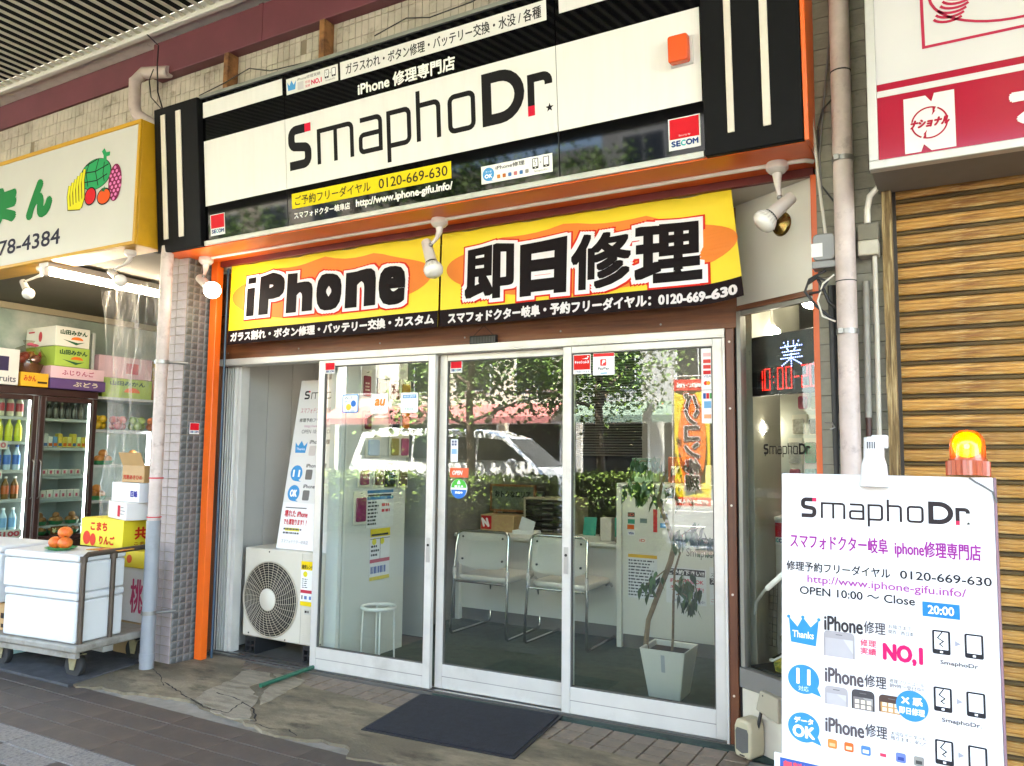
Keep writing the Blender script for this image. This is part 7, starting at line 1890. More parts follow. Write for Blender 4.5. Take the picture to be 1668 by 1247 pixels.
tag(obj('conduit', G().tube([(c0[0], 3.60, c0[1]-0.03), (c0[0], 3.60, c0[1]+0.03), (c0[0]+0.012, 3.595, c0[1]+0.085), (c0[0]+0.045, 3.59, c0[1]+0.118), (-0.20, 3.58, 2.595), (0.2, 3.575, 2.60), (1.3, 3.56, 2.60)], 0.0125, 10), mat('ivory_conduit', 'd9d2c4'), smooth=60), 'ivory conduit bending out of the junction box along the top of the rusty shutter', 'conduit')
tag(obj('conduit', G().tube([(-0.292, 3.60, 2.30), (-0.292, 3.605, 2.0), (-0.298, 3.62, 1.3), (-0.298, 3.62, 0.0)], 0.010, 8), mat('ivory_cable', 'bdb6a6'), smooth=60), 'thin ivory conduit running down from the junction box', 'conduit')
tb = thing('cable_guard', 'weathered grey tube over a brown pipe beside the shutter', 'pipe', (-0.336, 3.625, 0))
obj('sleeve', G().cyl((0, 0, 1.62), (0.006, 0, 2.20), 0.014, 12), mat('weathered_tube', '9a968a', rough=0.7, var=0.2, dirt=0.4), tb, smooth=50)
obj('pipe', G().cyl((0, 0, 0.0), (0, 0, 1.63), 0.012, 12), mat('brown_pipe', '4a3028', rough=0.5, var=0.1), tb, smooth=50)

# ================================================================ rusty roller shutter
m_rust = two_tone('rusty_shutter', 'c08d40', '7a4a1a', 0.46, 0.60, 2.4, rough=0.6, stretch=(1.6, 6, 30), bump=0.35, bscale=10, c3='dcbd80', rnd=0.25, detail=12)
m_rust2 = two_tone('rust_dark', '665023', '3a2a14', 0.45, 0.6, 2.0, rough=0.7, stretch=(1.5, 6, 60), bump=0.4, bscale=40, rnd=0.15)
sh = thing('roller_shutter', 'rusty brown roller shutter closed on the shop at the right', 'shutter', (0.5, 3.72, 0))
PITCH = 0.0705
prof = [(0.0, 0.010), (0.0015, 0.003), (0.004, 0.0005), (0.0135, -0.0005), (0.0145, 0.0012), (0.016, 0.0012), (0.017, -0.001), (0.028, -0.0015), (0.029, 0.0008), (0.0305, 0.0008), (0.0315, -0.0015), (0.046, -0.001), (0.0485, 0.003), (0.0505, 0.010)]
def slat_mesh(seed):
    g = G(); rs = random.Random(seed); nx = 14; n = len(prof)
    ph = [rs.uniform(0, 6.3) for _ in range(4)]
    v = []
    for i in range(nx+1):
        x = -0.72+1.62*i/nx
        d = 0.0012*math.sin(x*5+ph[0])+0.0010*math.sin(x*13+ph[1])+(0.003*math.exp(-((x-rs.uniform(-0.3, 0.5))/0.06)**2) if rs.random() < 0.12 else 0)
        dz = 0.0008*math.sin(x*4+ph[2])
        v += [(x, y+d, z+dz) for z, y in prof]
    return g.add(v, [(i*n+j, (i+1)*n+j, (i+1)*n+j+1, i*n+j+1) for i in range(nx) for j in range(n-1)])
def joint_mesh():
    g = G()
    p2 = [(0.0505, 0.0105), (0.053, 0.006), (0.055, 0.0035), (0.0655, 0.0035), (0.0675, 0.006), (0.0705, 0.0105)]
    v = [(-0.72, y, z) for z, y in p2]+[(0.9, y, z) for z, y in p2]
    n = len(p2)
    return g.add(v, [(i, n+i, n+i+1, i+1) for i in range(n-1)])
s0 = j0 = None
for k in range(38):
    z = 0.03+k*PITCH
    if s0 is None:
        s0 = [obj('slat', slat_mesh(q), m_rust, sh, loc=(0, 0, z+q*PITCH), smooth=50) for q in range(5)]
        j0 = obj('slat_joint', joint_mesh(), m_rust2, sh, loc=(0, 0, z), smooth=50)
    else:
        if k > 4:
            clone(s0[(k*3+k//5) % 5], 'slat', sh, (rr.uniform(-0.003, 0.003), rr.uniform(-0.0015, 0.0015), z), (rr.uniform(-0.03, 0.03), rr.uniform(-0.0012, 0.0012), rr.uniform(-0.001, 0.001)))
        clone(j0, 'slat_joint', sh, (0, 0, z))
obj('backing', G().box(-0.73, 0.9, 0.018, 0.03, 0.0, 2.75), m_rust2, sh)
obj('guide', G().box(-0.728, -0.712, -0.012, 0.017, 0.0, 2.75), mat('guide_dark', '3a332b', rough=0.6, var=0.2), sh)
obj('hood', G().box(-0.735, 0.9, -0.02, 0.03, 2.712, 2.80), m_rust2, sh)
wf = thing('timber_jamb', 'splintered timber jamb at the left edge of the rusty shutter', 'jamb', (-0.2475, 3.655, 0))
m_tim = two_tone('old_timber', '8d7348', '5a4529', 0.44, 0.6, 4.0, rough=0.85, stretch=(14, 8, 0.7), bump=0.6, bscale=30, c3='c0a878')
g = G(); v = []; f = []
n = 40
rj = random.Random(17)
for j in range(n+1):
    z = 1.36*0+2.62*j/n
    w1 = rj.uniform(-0.003, 0.003); w2 = rj.uniform(-0.002, 0.005)
    v += [(-0.014+w1, -0.035, z), (0.021+w2, -0.037, z), (0.022, 0.05, z), (-0.012, 0.05, z)]
for j in range(n):
    for i in range(4):
        f.append((j*4+i, j*4+(i+1) % 4, j*4+4+(i+1) % 4, j*4+4+i))
obj('strip', g.add(v, f+[(3, 2, 1, 0), tuple(4*n+i for i in range(4))]), m_tim, wf)
# ================================================================ old shop sign above the shutter
ns = thing('old_shop_sign', 'white and red acrylic shop sign with a round emblem above the rusty shutter', 'sign', (0, 3.30, 2.6))
m_nf = mat('white_frame', 'c9c7c0', rough=0.4, metal=0.2, var=0.06, dirt=0.2)
obj('frame', G().box(-0.277, -0.243, 0.0, 0.05, 0.009, 1.2).box(-0.277, 1.3, 0.0, 0.05, -0.026, 0.0085), m_nf, ns, bevel=0.004)
obj('box', G().box(-0.272, 1.3, 0.051, 0.35, -0.02, 1.2), mat('sign_underside', '7d7974', rough=0.6, var=0.1), ns)
m_acr = mat('acrylic_white', 'd3d0cd', rough=0.12, var=0.03, scale=2)
m_acr_r = mat('acrylic_red', 'a81d35', rough=0.12, var=0.05, scale=3)
obj('white_face', G().box(-0.2425, 1.3, 0.012, 0.05, 0.316, 1.2), m_acr, ns)
obj('red_band', G().box(-0.2425, 1.3, 0.012, 0.05, 0.009, 0.3155), m_acr_r, ns)
obj('white_line', G().box(-0.2425, 1.3, 0.0102, 0.0118, 0.262, 0.287), m_acr, ns)
ex0, ex1, ez0, ez1 = -0.150, 0.022, 0.018, 0.236
emb = obj('emblem', G().face([(ex0, ez0), (-0.095, ez0), (-0.085, ez0+0.028), (-0.060, ez0), (ex1, ez0+0.0), (ex1, ez1+0.004), (-0.045, ez1+0.004), (-0.055, ez1-0.028), (-0.075, ez1), (ex0, ez1)], 0.0105), ink('dcd8d4'), ns)
ec = (-0.064, 0.127)
g = G()
g.stroke(arc(ec[0], ec[1], 0.060, 70, 170, 18), 0.006, 0.0095).stroke(arc(ec[0], ec[1], 0.060, -110, -10, 18), 0.006, 0.0095).stroke(arc(ec[0], ec[1], 0.060, 10, 62, 10), 0.006, 0.0095).stroke(arc(ec[0], ec[1], 0.060, 190, 242, 10), 0.006, 0.0095)
g.face([(ec[0]+0.012, ec[1]+0.062), (ec[0]+0.024, ec[1]+0.058), (ec[0]+0.018, ec[1]+0.044), (ec[0]+0.022, ec[1]+0.043), (ec[0]+0.008, ec[1]+0.026), (ec[0]+0.012, ec[1]+0.040)], 0.0094)
g.face([(ec[0]-0.012, ec[1]-0.062), (ec[0]-0.024, ec[1]-0.058), (ec[0]-0.018, ec[1]-0.044), (ec[0]-0.022, ec[1]-0.043), (ec[0]-0.008, ec[1]-0.026), (ec[0]-0.012, ec[1]-0.040)], 0.0094)
obj('emblem_ring', g, ink('a81d35'), emb)
text(emb, 'ナショナル', (ec[0]-0.070, ec[1]-0.018), (ec[0]+0.066, ec[1]+0.018), 'a81d35', bold=0.0028, y=0.0095, skew=0.25, dirs=6)
text(ns, 'ナショナル', (0.195, 0.058), (1.0, 0.225), 'dcd8d4', bold=0.012, y=0.0100, dirs=10)
g = G()
pts = [(-0.072, 0.435), (-0.066, 0.761)]
g.stroke([(0.9, 0.428), (-0.074, 0.428), (-0.078, 0.80)], 0.011, 0.0105)
g.stroke([(0.25+0.30*math.cos(R(a)), 0.63+0.165*math.sin(R(a))) for a in range(120, 420, 8)], 0.010, 0.0105)
for k in range(6):
    g.stroke(arc(0.055-k*0.008, 0.57-k*0.016+0.05, 0.055, 200, 320, 8, 0.03), 0.010, 0.0105)
obj('red_drawing', g, ink('b3304a'), ns)

# ================================================================ sign board in the foreground
sb_ = thing('sign_board', 'white standing sign board with phone repair prices in the right foreground', 'sign board', (-0.439, 2.296, 1.4066), (R(4)*-1, 0, R(-5)))
m_bd = mat('board_white', 'dedcd9', rough=0.35, var=0.03, scale=4, dirt=0.08, dcol='a09a90')
W_ = 0.505
obj('panel', G().box(0, W_, 0.0, 0.022, -1.30, 0.0), m_bd, sb_, bevel=0.004)
obj('edge_trim', G().box(W_+0.0005, W_+0.005, 0.0, 0.022, -1.30, 0.0), mat('mauve_edge', '8a6a72', rough=0.5, var=0.06), sb_)
for x in (0.03, W_-0.03):
    obj('leg', G().box(x-0.02, x+0.02, 0.025, 0.05, -1.40, -0.10), m_steel, sb_)
    obj('rear_leg', G().tube([(x, 0.05, -0.10), (x, 0.50, -1.385)], 0.014, 8), m_steel, sb_, smooth=50)
Z8 = 2.67
logo(sb_, (0.053, -0.109)[0], -0.118, (0.454, -0.078)[0], 0.055, y=-0.0012, col='332c2c', red='c03050')
a, b = (0.024, -0.203), (0.474, -0.160)
text(sb_, 'スマフォドクター岐阜  iphone修理専門店', (a[0], -0.208), (b[0], -0.162), '98308a', bold=0.0008, y=-0.0012, dirs=4)
a, b = (0.014, -0.273), (0.273, -0.242)
text(sb_, '修理予約フリーダイヤル', (a[0], -0.262), (b[0], -0.236), '2c2a2c', bold=0.0005, y=-0.0012, dirs=4)
a, b = (0.295, -0.269), (0.494, -0.249)
text(sb_, '0120-669-630', (a[0], -0.259), (b[0], -0.238), '2c2a2c', bold=0.0005, y=-0.0012, dirs=4)
a, b = (0.069, -0.306), (0.440, -0.281)
text(sb_, 'http://www.iphone-gifu.info/', (a[0], -0.296), (b[0], -0.270), 'a04a94', bold=0.0004, y=-0.0012, dirs=4)
a, b = (0.049, -0.323), (0.328, -0.321)
text(sb_, 'OPEN 10:00 ～ Close', (a[0], -0.322), (b[0], -0.301), '2c2a2c', bold=0.0005, y=-0.0012, dirs=4)
a, b = (0.344, -0.344), (0.425, -0.309)
tg = obj('time_box', G().rect(a[0], a[1], b[0], b[1], -0.0012), ink('2a78b8'), sb_)
text(tg, '20:00', (a[0]+0.012, a[1]+0.007), (b[0]-0.012, b[1]-0.007), 'ffffff', bold=0.0006, y=-0.002, dirs=6)
def P8(x, y):
    return (x, y)
cb = [(0.026, -0.449), (0.090, -0.453), (0.098, -0.384), (0.077, -0.406), (0.057, -0.382), (0.043, -0.408), (0.020, -0.384)]
cw = obj('crown', G().face(cb, -0.0012), ink('3484c0'), sb_)
obj('crown_balls', G().face(arc(cb[2][0], cb[2][1], 0.0045, 0, 360, 10)[:-1], -0.0016).face(arc(cb[4][0], cb[4][1], 0.0045, 0, 360, 10)[:-1], -0.0016).face(arc(cb[6][0], cb[6][1], 0.0045, 0, 360, 10)[:-1], -0.0016), ink('3484c0'), cw)
a, b = (0.030, -0.436), (0.085, -0.414)
text(cw, 'Thanks', (a[0], a[1]), (b[0], a[1]+0.018), 'f2f6f8', bold=0.0004, y=-0.0020, dirs=6)
def row(p0, p1, txt, q0, q1, big=True):
    text(sb_, 'iPhone', p0, p1, '3a3536' if big else '5a5254', bold=0.0012, y=-0.0012, dirs=6)
    text(sb_, '修理', q0, q1, '4a4446', bold=0.0004, y=-0.0012)
row((0.111, -0.408), (0.206, -0.370), '', (0.208, -0.403), (0.259, -0.372))
text(sb_, 'お陰さまで、', (0.266, -0.384), (0.323, -0.374), '4a4648', y=-0.0012)
text(sb_, '関西、西日本', (0.266, -0.397), (0.323, -0.387), '4a4648', y=-0.0012)
row((0.112, -0.538), (0.206, -0.500), '', (0.208, -0.534), (0.259, -0.503), False)
text(sb_, '修理フリーコール', (0.266, -0.515), (0.344, -0.505), '4a4648', y=-0.0012)
text(sb_, '朝9時～受付中!!', (0.266, -0.526), (0.343, -0.516), '4a4648', y=-0.0012)
row((0.112, -0.661), (0.206, -0.624), '', (0.208, -0.653), (0.259, -0.622), False)
text(sb_, '大切なデーターも', (0.267, -0.639), (0.345, -0.629), '4a4648', y=-0.0012)
text(sb_, '残ります。安心!!', (0.267, -0.650), (0.345, -0.640), '4a4648', y=-0.0012)
def phonepic(x0, z0, x1, z1, body, scr, apps=False):
    p = obj('phone_photo', G().face([(x0, z0)]+[(x1, z0)]+arc(x1-0.010, z1-0.010, 0.010, 0, 90, 4)+arc(x0+0.010, z1-0.010, 0.010, 90, 180, 4), -0.0012), ink(body), sb_)
    obj('phone_screen', G().rect(x0+0.004, z0, x1-0.004, z1-0.018, -0.0018), ink(scr), p)
    obj('phone_speaker', G().rect((x0+x1)/2-0.008, z1-0.009, (x0+x1)/2+0.008, z1-0.007, -0.0018), ink('6a6664'), p)
    obj('screen_glare', G().face([(x1-0.028, z1-0.018), (x1-0.004, z1-0.018), (x1-0.004, z0+0.012)], -0.0021), ink('bfbab8' if not apps else '9a9490'), p)
    if apps:
        g = G()
        for i in range(3):
            for j in range(2):
                g.rect(x0+0.008+i*0.014, z0+0.003+j*0.012, x0+0.018+i*0.014, z0+0.012+j*0.012, -0.0024)
        obj('phone_apps', g, ink('e8d8b8'), p)
    return p
phonepic(0.110, -0.472, 0.186, -0.408, 'a09a98', 'b0aaa8')
phonepic(0.112, -0.592, 0.168, -0.546, 'a39d9b', 'b4aeac')
phonepic(0.177, -0.592, 0.231, -0.544, '4a4646', '7a7472', True)
phonepic(0.241, -0.588, 0.300, -0.546, '54423a', 'b88a58', True)
text(sb_, '修理', (0.199, -0.436), (0.237, -0.418), 'd84a6a', bold=0.0004, y=-0.0012, dirs=4)
text(sb_, '実績', (0.199, -0.456), (0.237, -0.438), 'd84a6a', bold=0.0004, y=-0.0012, dirs=4)
obj('pale_disc', G().face(arc(0.300, -0.428, 0.026, 0, 360, 24)[:-1], -0.0009), ink('cfcdcb'), sb_)
text(sb_, 'NO,1', (0.252, -0.468), (0.343, -0.420), 'd81f60', bold=0.0026, y=-0.0016, dirs=8)
def bubble(cx_, cz_, rx, rz):
    return obj('speech_bubble', G().face(arc(cx_, cz_, rx, -28, 302, 30, rz)+[(cx_+rx*1.12, cz_-rz*1.02)], -0.0012), ink('3a86c4'), sb_)
o = bubble(0.058, -0.541, 0.040, 0.037)
text(o, '11', (0.040, -0.554), (0.076, -0.514), 'ffffff', bold=0.0014, y=-0.002, dirs=6)
text(o, '対応', (0.045, -0.571), (0.071, -0.558), 'd8e8f4', y=-0.002)
o = bubble(0.058, -0.662, 0.040, 0.037)
text(o, 'OK', (0.030, -0.688), (0.087, -0.657), 'ffffff', bold=0.0018, y=-0.002, dirs=6)
text(o, 'データ', (0.034, -0.653), (0.083, -0.637), 'ffffff', bold=0.0008, y=-0.002, dirs=4)
o = obj('blue_disc', G().face(arc(0.316, -0.562, 0.036, 0, 360, 32)[:-1], -0.0026), ink('3a86c4'), sb_)
text(o, 'X 系', (0.292, -0.560), (0.340, -0.540), 'ffffff', bold=0.0012, y=-0.0034, dirs=6)
text(o, '即日修理', (0.287, -0.583), (0.344, -0.566), 'eef4fa', bold=0.0005, y=-0.0034, dirs=4)
for z in (-0.374, -0.507, -0.628):
    phones(sb_, 0.364, z-0.056, 0.472, z, -0.0008)
    text(sb_, 'SmaphoDr.', (0.380, z-0.082), (0.463, z-0.069), '4a4446', bold=0.0003, y=-0.0012, dirs=4)
for k, c in enumerate(('c9803c', 'c8642d', '4f78b5', 'e4dcdc', '6a7ab0', '8c8880')):
    x = 0.1294+k*0.0398
    ic = obj('app_icon', G().prism(rrect(x-0.011, -0.699, x+0.011, -0.677, .004), -0.0018, -0.0003), ink(c), sb_)
    obj('icon_mark', G().rect(x-0.007, -0.694, x+0.007, -0.686, -0.0022), ink(('e0b080', 'e8c8a0', 'dfe8f4', 'd0405a', '3a4a88', '4a4844')[k]), ic)
s = obj('blue_notice', G().box(-0.0165, 0.30, -0.004, -0.0005, -1.05, -0.738), ink('e8ecf4'), sb_)
obj('blue_field', G().rect(-0.002, -1.04, 0.29, -0.747, -0.0046), ink('3a5aa0'), s)
text(s, '無料!!', (0.006, -0.770), (0.07, -0.752), 'd8505a', bold=0.001, y=-0.0054, dirs=4)
# lamp clipped to the board's top edge
fl = thing('clip_lamp', 'white clip lamp with vent slots on top of the sign board', 'lamp', (-0.439, 2.296, 1.4066), (R(4)*-1, 0, R(-5)))
lw = mat('lamp_gloss_white', 'dedddb', rough=0.25, var=0.02)
g = G().lathe([(0.018, 0.098), (0.024, 0.096), (0.025, 0.06), (0.025, 0.045), (0.031, 0.025), (0.035, -0.03), (0.0335, -0.032)], 28, Matrix.Translation((0.241, -0.012, 0)))
obj('shade', g, lw, fl, smooth=40)
obj('vent_slots', G().box(0.229, 0.231, -0.0382, -0.036, 0.066, 0.084).box(0.235, 0.237, -0.0382, -0.036, 0.066, 0.084).box(0.2405, 0.2425, -0.0382, -0.036, 0.066, 0.084).box(0.246, 0.248, -0.0382, -0.036, 0.066, 0.084), m_cable, fl)
obj('clip', G().box(0.225, 0.257, 0.0, 0.03, -0.03, 0.02).box(0.232, 0.272, 0.0, 0.02, 0.07, 0.105), lw, fl, bevel=0.004)
# orange beacon
bc_ = thing('beacon', 'glowing orange rotating beacon on the right end of the sign board', 'beacon', (-0.439, 2.296, 1.4066), (R(4)*-1, 0, R(-5)))
B4 = Matrix.Translation((0.450, 0.03, 0.004))
m_amb = mat('amber_base', 'a8431c', rough=0.25, var=0.08)
ribs = []
g = G()
n = 44; v = []
for i in range(n):
    r = 0.0495 if i % 2 == 0 else 0.0455
    a = 2*PI*i/n
    v += [(r*math.cos(a), r*math.sin(a), 0.0), (r*math.cos(a), r*math.sin(a), 0.036)]
g.add(v, [(2*i, 2*((i+1) % n), 2*((i+1) % n)+1, 2*i+1) for i in range(n)]+[tuple(2*i+1 for i in range(n)), tuple(2*i for i in range(n-1, -1, -1))], B4)
obj('ribbed_base', g, m_amb, bc_)
obj('collar', G().lathe([(0.043, 0.0365), (0.043, 0.042), (0.0405, 0.042)], 32, B4), m_amb, bc_, smooth=30)
m_dome = bpy.data.materials.new('amber_dome'); m_dome.use_nodes = True
N_, L_ = nodes_of(m_dome)
N_.remove(N_['Principled BSDF'])
t1 = N_.new('ShaderNodeBsdfTransparent'); t1.inputs[0].default_value = (0.95, 0.30, 0.03, 1)
g1 = N_.new('ShaderNodeBsdfGlossy'); g1.inputs['Roughness'].default_value = 0.05
f1 = N_.new('ShaderNodeFresnel'); f1.inputs[0].default_value = 1.5
d1 = N_.new('ShaderNodeBsdfTranslucent'); d1.inputs[0].default_value = (0.9, 0.22, 0.02, 1)
x0_ = N_.new('ShaderNodeMixShader'); x0_.inputs[0].default_value = 0.35
x1_ = N_.new('ShaderNodeMixShader')
L_.new(t1.outputs[0], x0_.inputs[1]); L_.new(d1.outputs[0], x0_.inputs[2])
L_.new(f1.outputs[0], x1_.inputs[0]); L_.new(x0_.outputs[0], x1_.inputs[1]); L_.new(g1.outputs[0], x1_.inputs[2])
L_.new(x1_.outputs[0], N_['Material Output'].inputs[0])
obj('dome', G().lathe([(0.040, 0.042), (0.040, 0.075), (0.038, 0.090), (0.031, 0.104), (0.019, 0.113), (0.0, 0.116)], 32, B4), m_dome, bc_, smooth=60)
obj('reflector', G().lathe([(0.0, 0.0), (0.012, 0.002), (0.024, 0.009), (0.031, 0.020)], 24, B4 @ Matrix.Translation((0.0, 0.006, 0.077)) @ Matrix.Rotation(R(90), 4, 'X')), emit('amber_glow', 'ffc21e', 0.7, 'ffcc44'), bc_, smooth=60)
obj('bulb', G().ball((0.450, 0.020, 0.077), 0.008), emit('amber_bulb', 'fff0b0', 3.0), bc_, smooth=80)
obj('wire', G().tube([(0.455, -0.006, -0.002), (0.468, -0.009, -0.012), (0.485, -0.009, -0.022), (0.503, -0.008, -0.035), (0.510, 0.0, -0.06)], 0.0025, 6), mat('grey_cable', '6a6762'), bc_, smooth=60)
# ================================================================ the street behind the photographer (seen in the glass)
m_hl = two_tone('hedge_leaf', '7d9433', '4c6a22', 0.42, 0.62, 3.0, rough=0.6, bump=0.0)
def leafcloud(n, pos, size, seed, droop=0.4):
    rr = random.Random(seed); g = G()
    for i in range(n):
        p = pos(rr)
        s = size*rr.uniform(0.6, 1.3)
        m = Matrix.Translation(p) @ Euler((rr.uniform(-1.2, 1.2), rr.uniform(-1.2, 1.2), rr.uniform(0, 6.28))).to_matrix().to_4x4()
        g.add([(0, 0, 0), (-s*0.38, s*0.45, s*0.08), (0, s, 0), (s*0.38, s*0.45, s*0.08)], [(0, 1, 2), (0, 2, 3)], m)
    return g
def hedge(label, x0, x1, y0, y1, h, n, seed):
    t = thing('hedge', label, 'hedge', ((x0+x1)/2, (y0+y1)/2, 0), group='clipped hedges along the kerb')
    w = (x1-x0)/2; d = (y1-y0)/2
    obj('core', G().box(-w+0.06, w-0.06, -d+0.06, d-0.06, 0.0, h-0.08), mat('hedge_dark', '1e2a12', rough=0.9, var=0.3), t)
    def pos(rr):
        f = rr.random()
        if f < 0.4:
            return (rr.uniform(-w, w), rr.uniform(-d, d), h+0.04*rr.gauss(0, 1)-0.03)
        if f < 0.85:
            return (rr.uniform(-w, w), d*(1+0.06*rr.gauss(0, 1)), rr.uniform(0.05, h))
        return (rr.choice((-w, w))*(1+0.02*rr.gauss(0, 1)), rr.uniform(-d, d), rr.uniform(0.05, h))
    stuff(obj('foliage', leafcloud(n, pos, 0.065, seed), m_hl, t))
hedge('long clipped hedge across the pavement, reflected in the doors', -12.5, -5.2, -3.95, -3.45, 1.06, 6500, 41)
hedge('short clipped hedge beside the flag across the pavement', -4.9, -3.4, -3.95, -3.45, 1.14, 2400, 42)
m_trunk = two_tone('street_tree_bark', '6a5a4a', '4a3d32', 0.45, 0.65, 8, rough=0.9, bump=0.6)
m_tl = mat('street_leaf', '6f9033', rough=0.5, var=0.3, scale=1.5)
def tree(label, x, y, h, r, seed, n):
    t = thing('street_tree', label, 'tree', (x, y, 0), group='street trees along the kerb')
    rr = random.Random(seed)
    obj('trunk', G().tube([(0, 0, 0), (0.02, 0.01, 1.2), (-0.03, 0.02, 2.4), (0.04, 0, 3.6), (0, 0.03, h*0.8)], [0.085, 0.075, 0.065, 0.05, 0.03], 12), m_trunk, t, smooth=60)
    lim = G(); cl = []
    for k in range(11):
        a = rr.uniform(0, 2*PI); z0 = rr.uniform(1.9, h*0.75); L = rr.uniform(0.9, r)
        e = Vector((L*math.cos(a), L*math.sin(a), z0+rr.uniform(0.1, 0.9)))
        lim.tube([(0, 0, z0), tuple(Vector((0, 0, z0)).lerp(e, 0.5)+Vector((0, 0, 0.1))), tuple(e)], [0.035, 0.022, 0.008], 6)
        cl += [e, Vector((0, 0, z0)).lerp(e, 0.6)+Vector((rr.uniform(-.3, .3), rr.uniform(-.3, .3), rr.uniform(-.2, .3)))]
    obj('limbs', lim, m_trunk, t, smooth=60)
    def pos(q):
        c = q.choice(cl); s = 0.42
        return (c.x+q.gauss(0, s), c.y+q.gauss(0, s), c.z+q.gauss(0, s*0.7))
    stuff(obj('crown', leafcloud(int(n*1.9), pos, 0.092, seed+1), m_tl, t))
tree('street tree left of the white van', -13.6, -4.0, 5.6, 1.9, 51, 3600)
tree('street tree in front of the white van', -7.0, -4.05, 5.8, 2.1, 52, 3600)
tree('street tree beside the yellow flag', -4.6, -4.25, 5.6, 1.9, 53, 3000)
tree('street tree right of the photographer', 1.2, -4.0, 5.6, 2.0, 54, 3000)
# yellow flag on a pole
m_fy = mat('flag_yellow', 'd8c01c', rough=0.6, var=0.04)
nb_ = thing('nobori_flag', 'yellow and orange upright flag on a white pole across the pavement', 'flag', (-3.0, -3.95, 0), (0, 0, PI))
nb_.scale = (1.08, 1.08, 1.08)
obj('pole', G().cyl((0.28, 0, 0.1), (0.28, 0, 2.62), 0.012, 10), m_lampw, nb_, smooth=50)
obj('top_arm', G().cyl((0.30, 0, 2.50), (-0.30, 0, 2.50), 0.008, 8), m_lampw, nb_, smooth=50)
obj('base', G().lathe([(0.0, 0.0), (0.20, 0.0), (0.20, 0.06), (0.16, 0.11), (0.0, 0.12)], 20, Matrix.Translation((0.28, 0, 0))), m_lam, nb_, smooth=40)
v = []
for j in range(13):
    for i in range(7):
        x = 0.255-i*0.51/6; z = 0.64+1.81*j/12
        v.append((x, 0.012*math.sin(i*1.2+j*0.5), z))
g = G().add(v, [(j*7+i, (j+1)*7+i, (j+1)*7+i+1, j*7+i+1) for j in range(12) for i in range(6)])
n0 = len(g.v); g.v += [(a, b+0.002, c) for a, b, c in g.v]; g.f += [tuple(n0+q for q in ff[::-1]) for ff in g.f[:]]
obj('cloth', g, m_fy, nb_, smooth=180)
obj('orange_oval', G().face([(0.0+0.20*math.cos(2*PI*i/40), 1.55+0.68*math.sin(2*PI*i/40)) for i in range(40)], -0.016), ink('e0782a'), nb_)
obj('red_band', G().rect(-0.255, 2.29, 0.255, 2.45, -0.017).rect(-0.255, 0.64, 0.255, 0.76, -0.017), ink('cf3a2c'), nb_)
for k, c in enumerate('パソコン修理'):
    z1 = 2.24-k*0.235
    for bd, col, yy in ((0.03, 'c8301f', -0.020), (0.02, 'd9d6d2', -0.023), (0.008, '3a2c2c', -0.026)):
        text(nb_, c, (-0.10-bd, z1-0.20-bd), (0.10+bd, z1+bd), col, bold=bd, y=yy)
text(nb_, '激安修理スピード対応', (-0.22, 2.33), (0.22, 2.40), 'eee8e2', bold=0.004, y=-0.020, dirs=4)
text(nb_, '0120-669-630', (-0.22, 0.67), (0.22, 0.73), 'eee8e2', bold=0.004, y=-0.020, dirs=4)
# cars
m_carw = mat('car_white', 'dcdcda', rough=0.18, var=0.01, coat=0.6)
m_carg = mat('car_glass', '15181a', rough=0.05, var=0.02)
m_tyre = mat('black_tyre', '1d1c1b')
def car(label, x, y, prof, roofw, width, win, wheels, name='parked_car', cat='car'):
    """side outline (x forward, z) lofted across the width with tucked-in roof; windows, wheels, lamps as parts"""
    t = thing(name, label, cat, (x, y, -0.14), group='white cars in the street')
    n = len(prof); g = G(); v = []
    secs = [(-width/2, 0.93), (-width/2+0.10, 1.0), (width/2-0.10, 1.0), (width/2, 0.93)]
    zb = min(p[1] for p in prof)
    rings = []
    for wy, k in ((-1, 0), (-1, 1), (1, 1), (1, 0)):
        for px, pz in prof:
            tuck = 0.0 if pz < 0.95 else (pz-0.95)*0.22
            yy = wy*(width/2-tuck-(0.0 if k == 0 else 0.10))
            kk_ = 0.985 if k == 0 else 1.0
            v.append((px*kk_, yy, zb+(pz-zb)*(0.985 if k == 0 else 1.0)))
    f = []
    for s in range(3):
        for i in range(n):
            j = (i+1) % n
            f.append((s*n+i, s*n+j, (s+1)*n+j, (s+1)*n+i))
    f.append(tuple(range(n-1, -1, -1))); f.append(tuple(3*n+i for i in range(n)))
    obj('body', g.add(v, f), m_carw, t, smooth=35)
    for poly in win:
        for sgn in (-1, 1):
            q = []
            for px, pz in poly:
                tuck = (pz-0.95)*0.22 if pz > 0.95 else 0
                q.append((px, sgn*(width/2-tuck+0.004), pz))
            obj('side_window', G().add(q, [tuple(range(len(q))) if sgn < 0 else tuple(range(len(q)-1, -1, -1))]), m_carg, t)
    for wx in wheels:
        for sgn in (-1, 1):
            w = obj('wheel', G().lathe([(0.20, -0.10), (0.31, -0.10), (0.33, -0.07), (0.33, 0.07), (0.31, 0.10), (0.20, 0.10)], 28, Matrix.Translation((wx, sgn*(width/2-0.09), 0.33)) @ Matrix.Rotation(PI/2, 4, 'X')), m_tyre, t, smooth=40)
            obj('rim', G().lathe([(0.0, -0.105), (0.20, -0.098), (0.20, 0.098), (0.0, 0.105)], 20, Matrix.Translation((wx, sgn*(width/2-0.09), 0.33)) @ Matrix.Rotation(PI/2, 4, 'X')), m_steel, w, smooth=40)
    return t
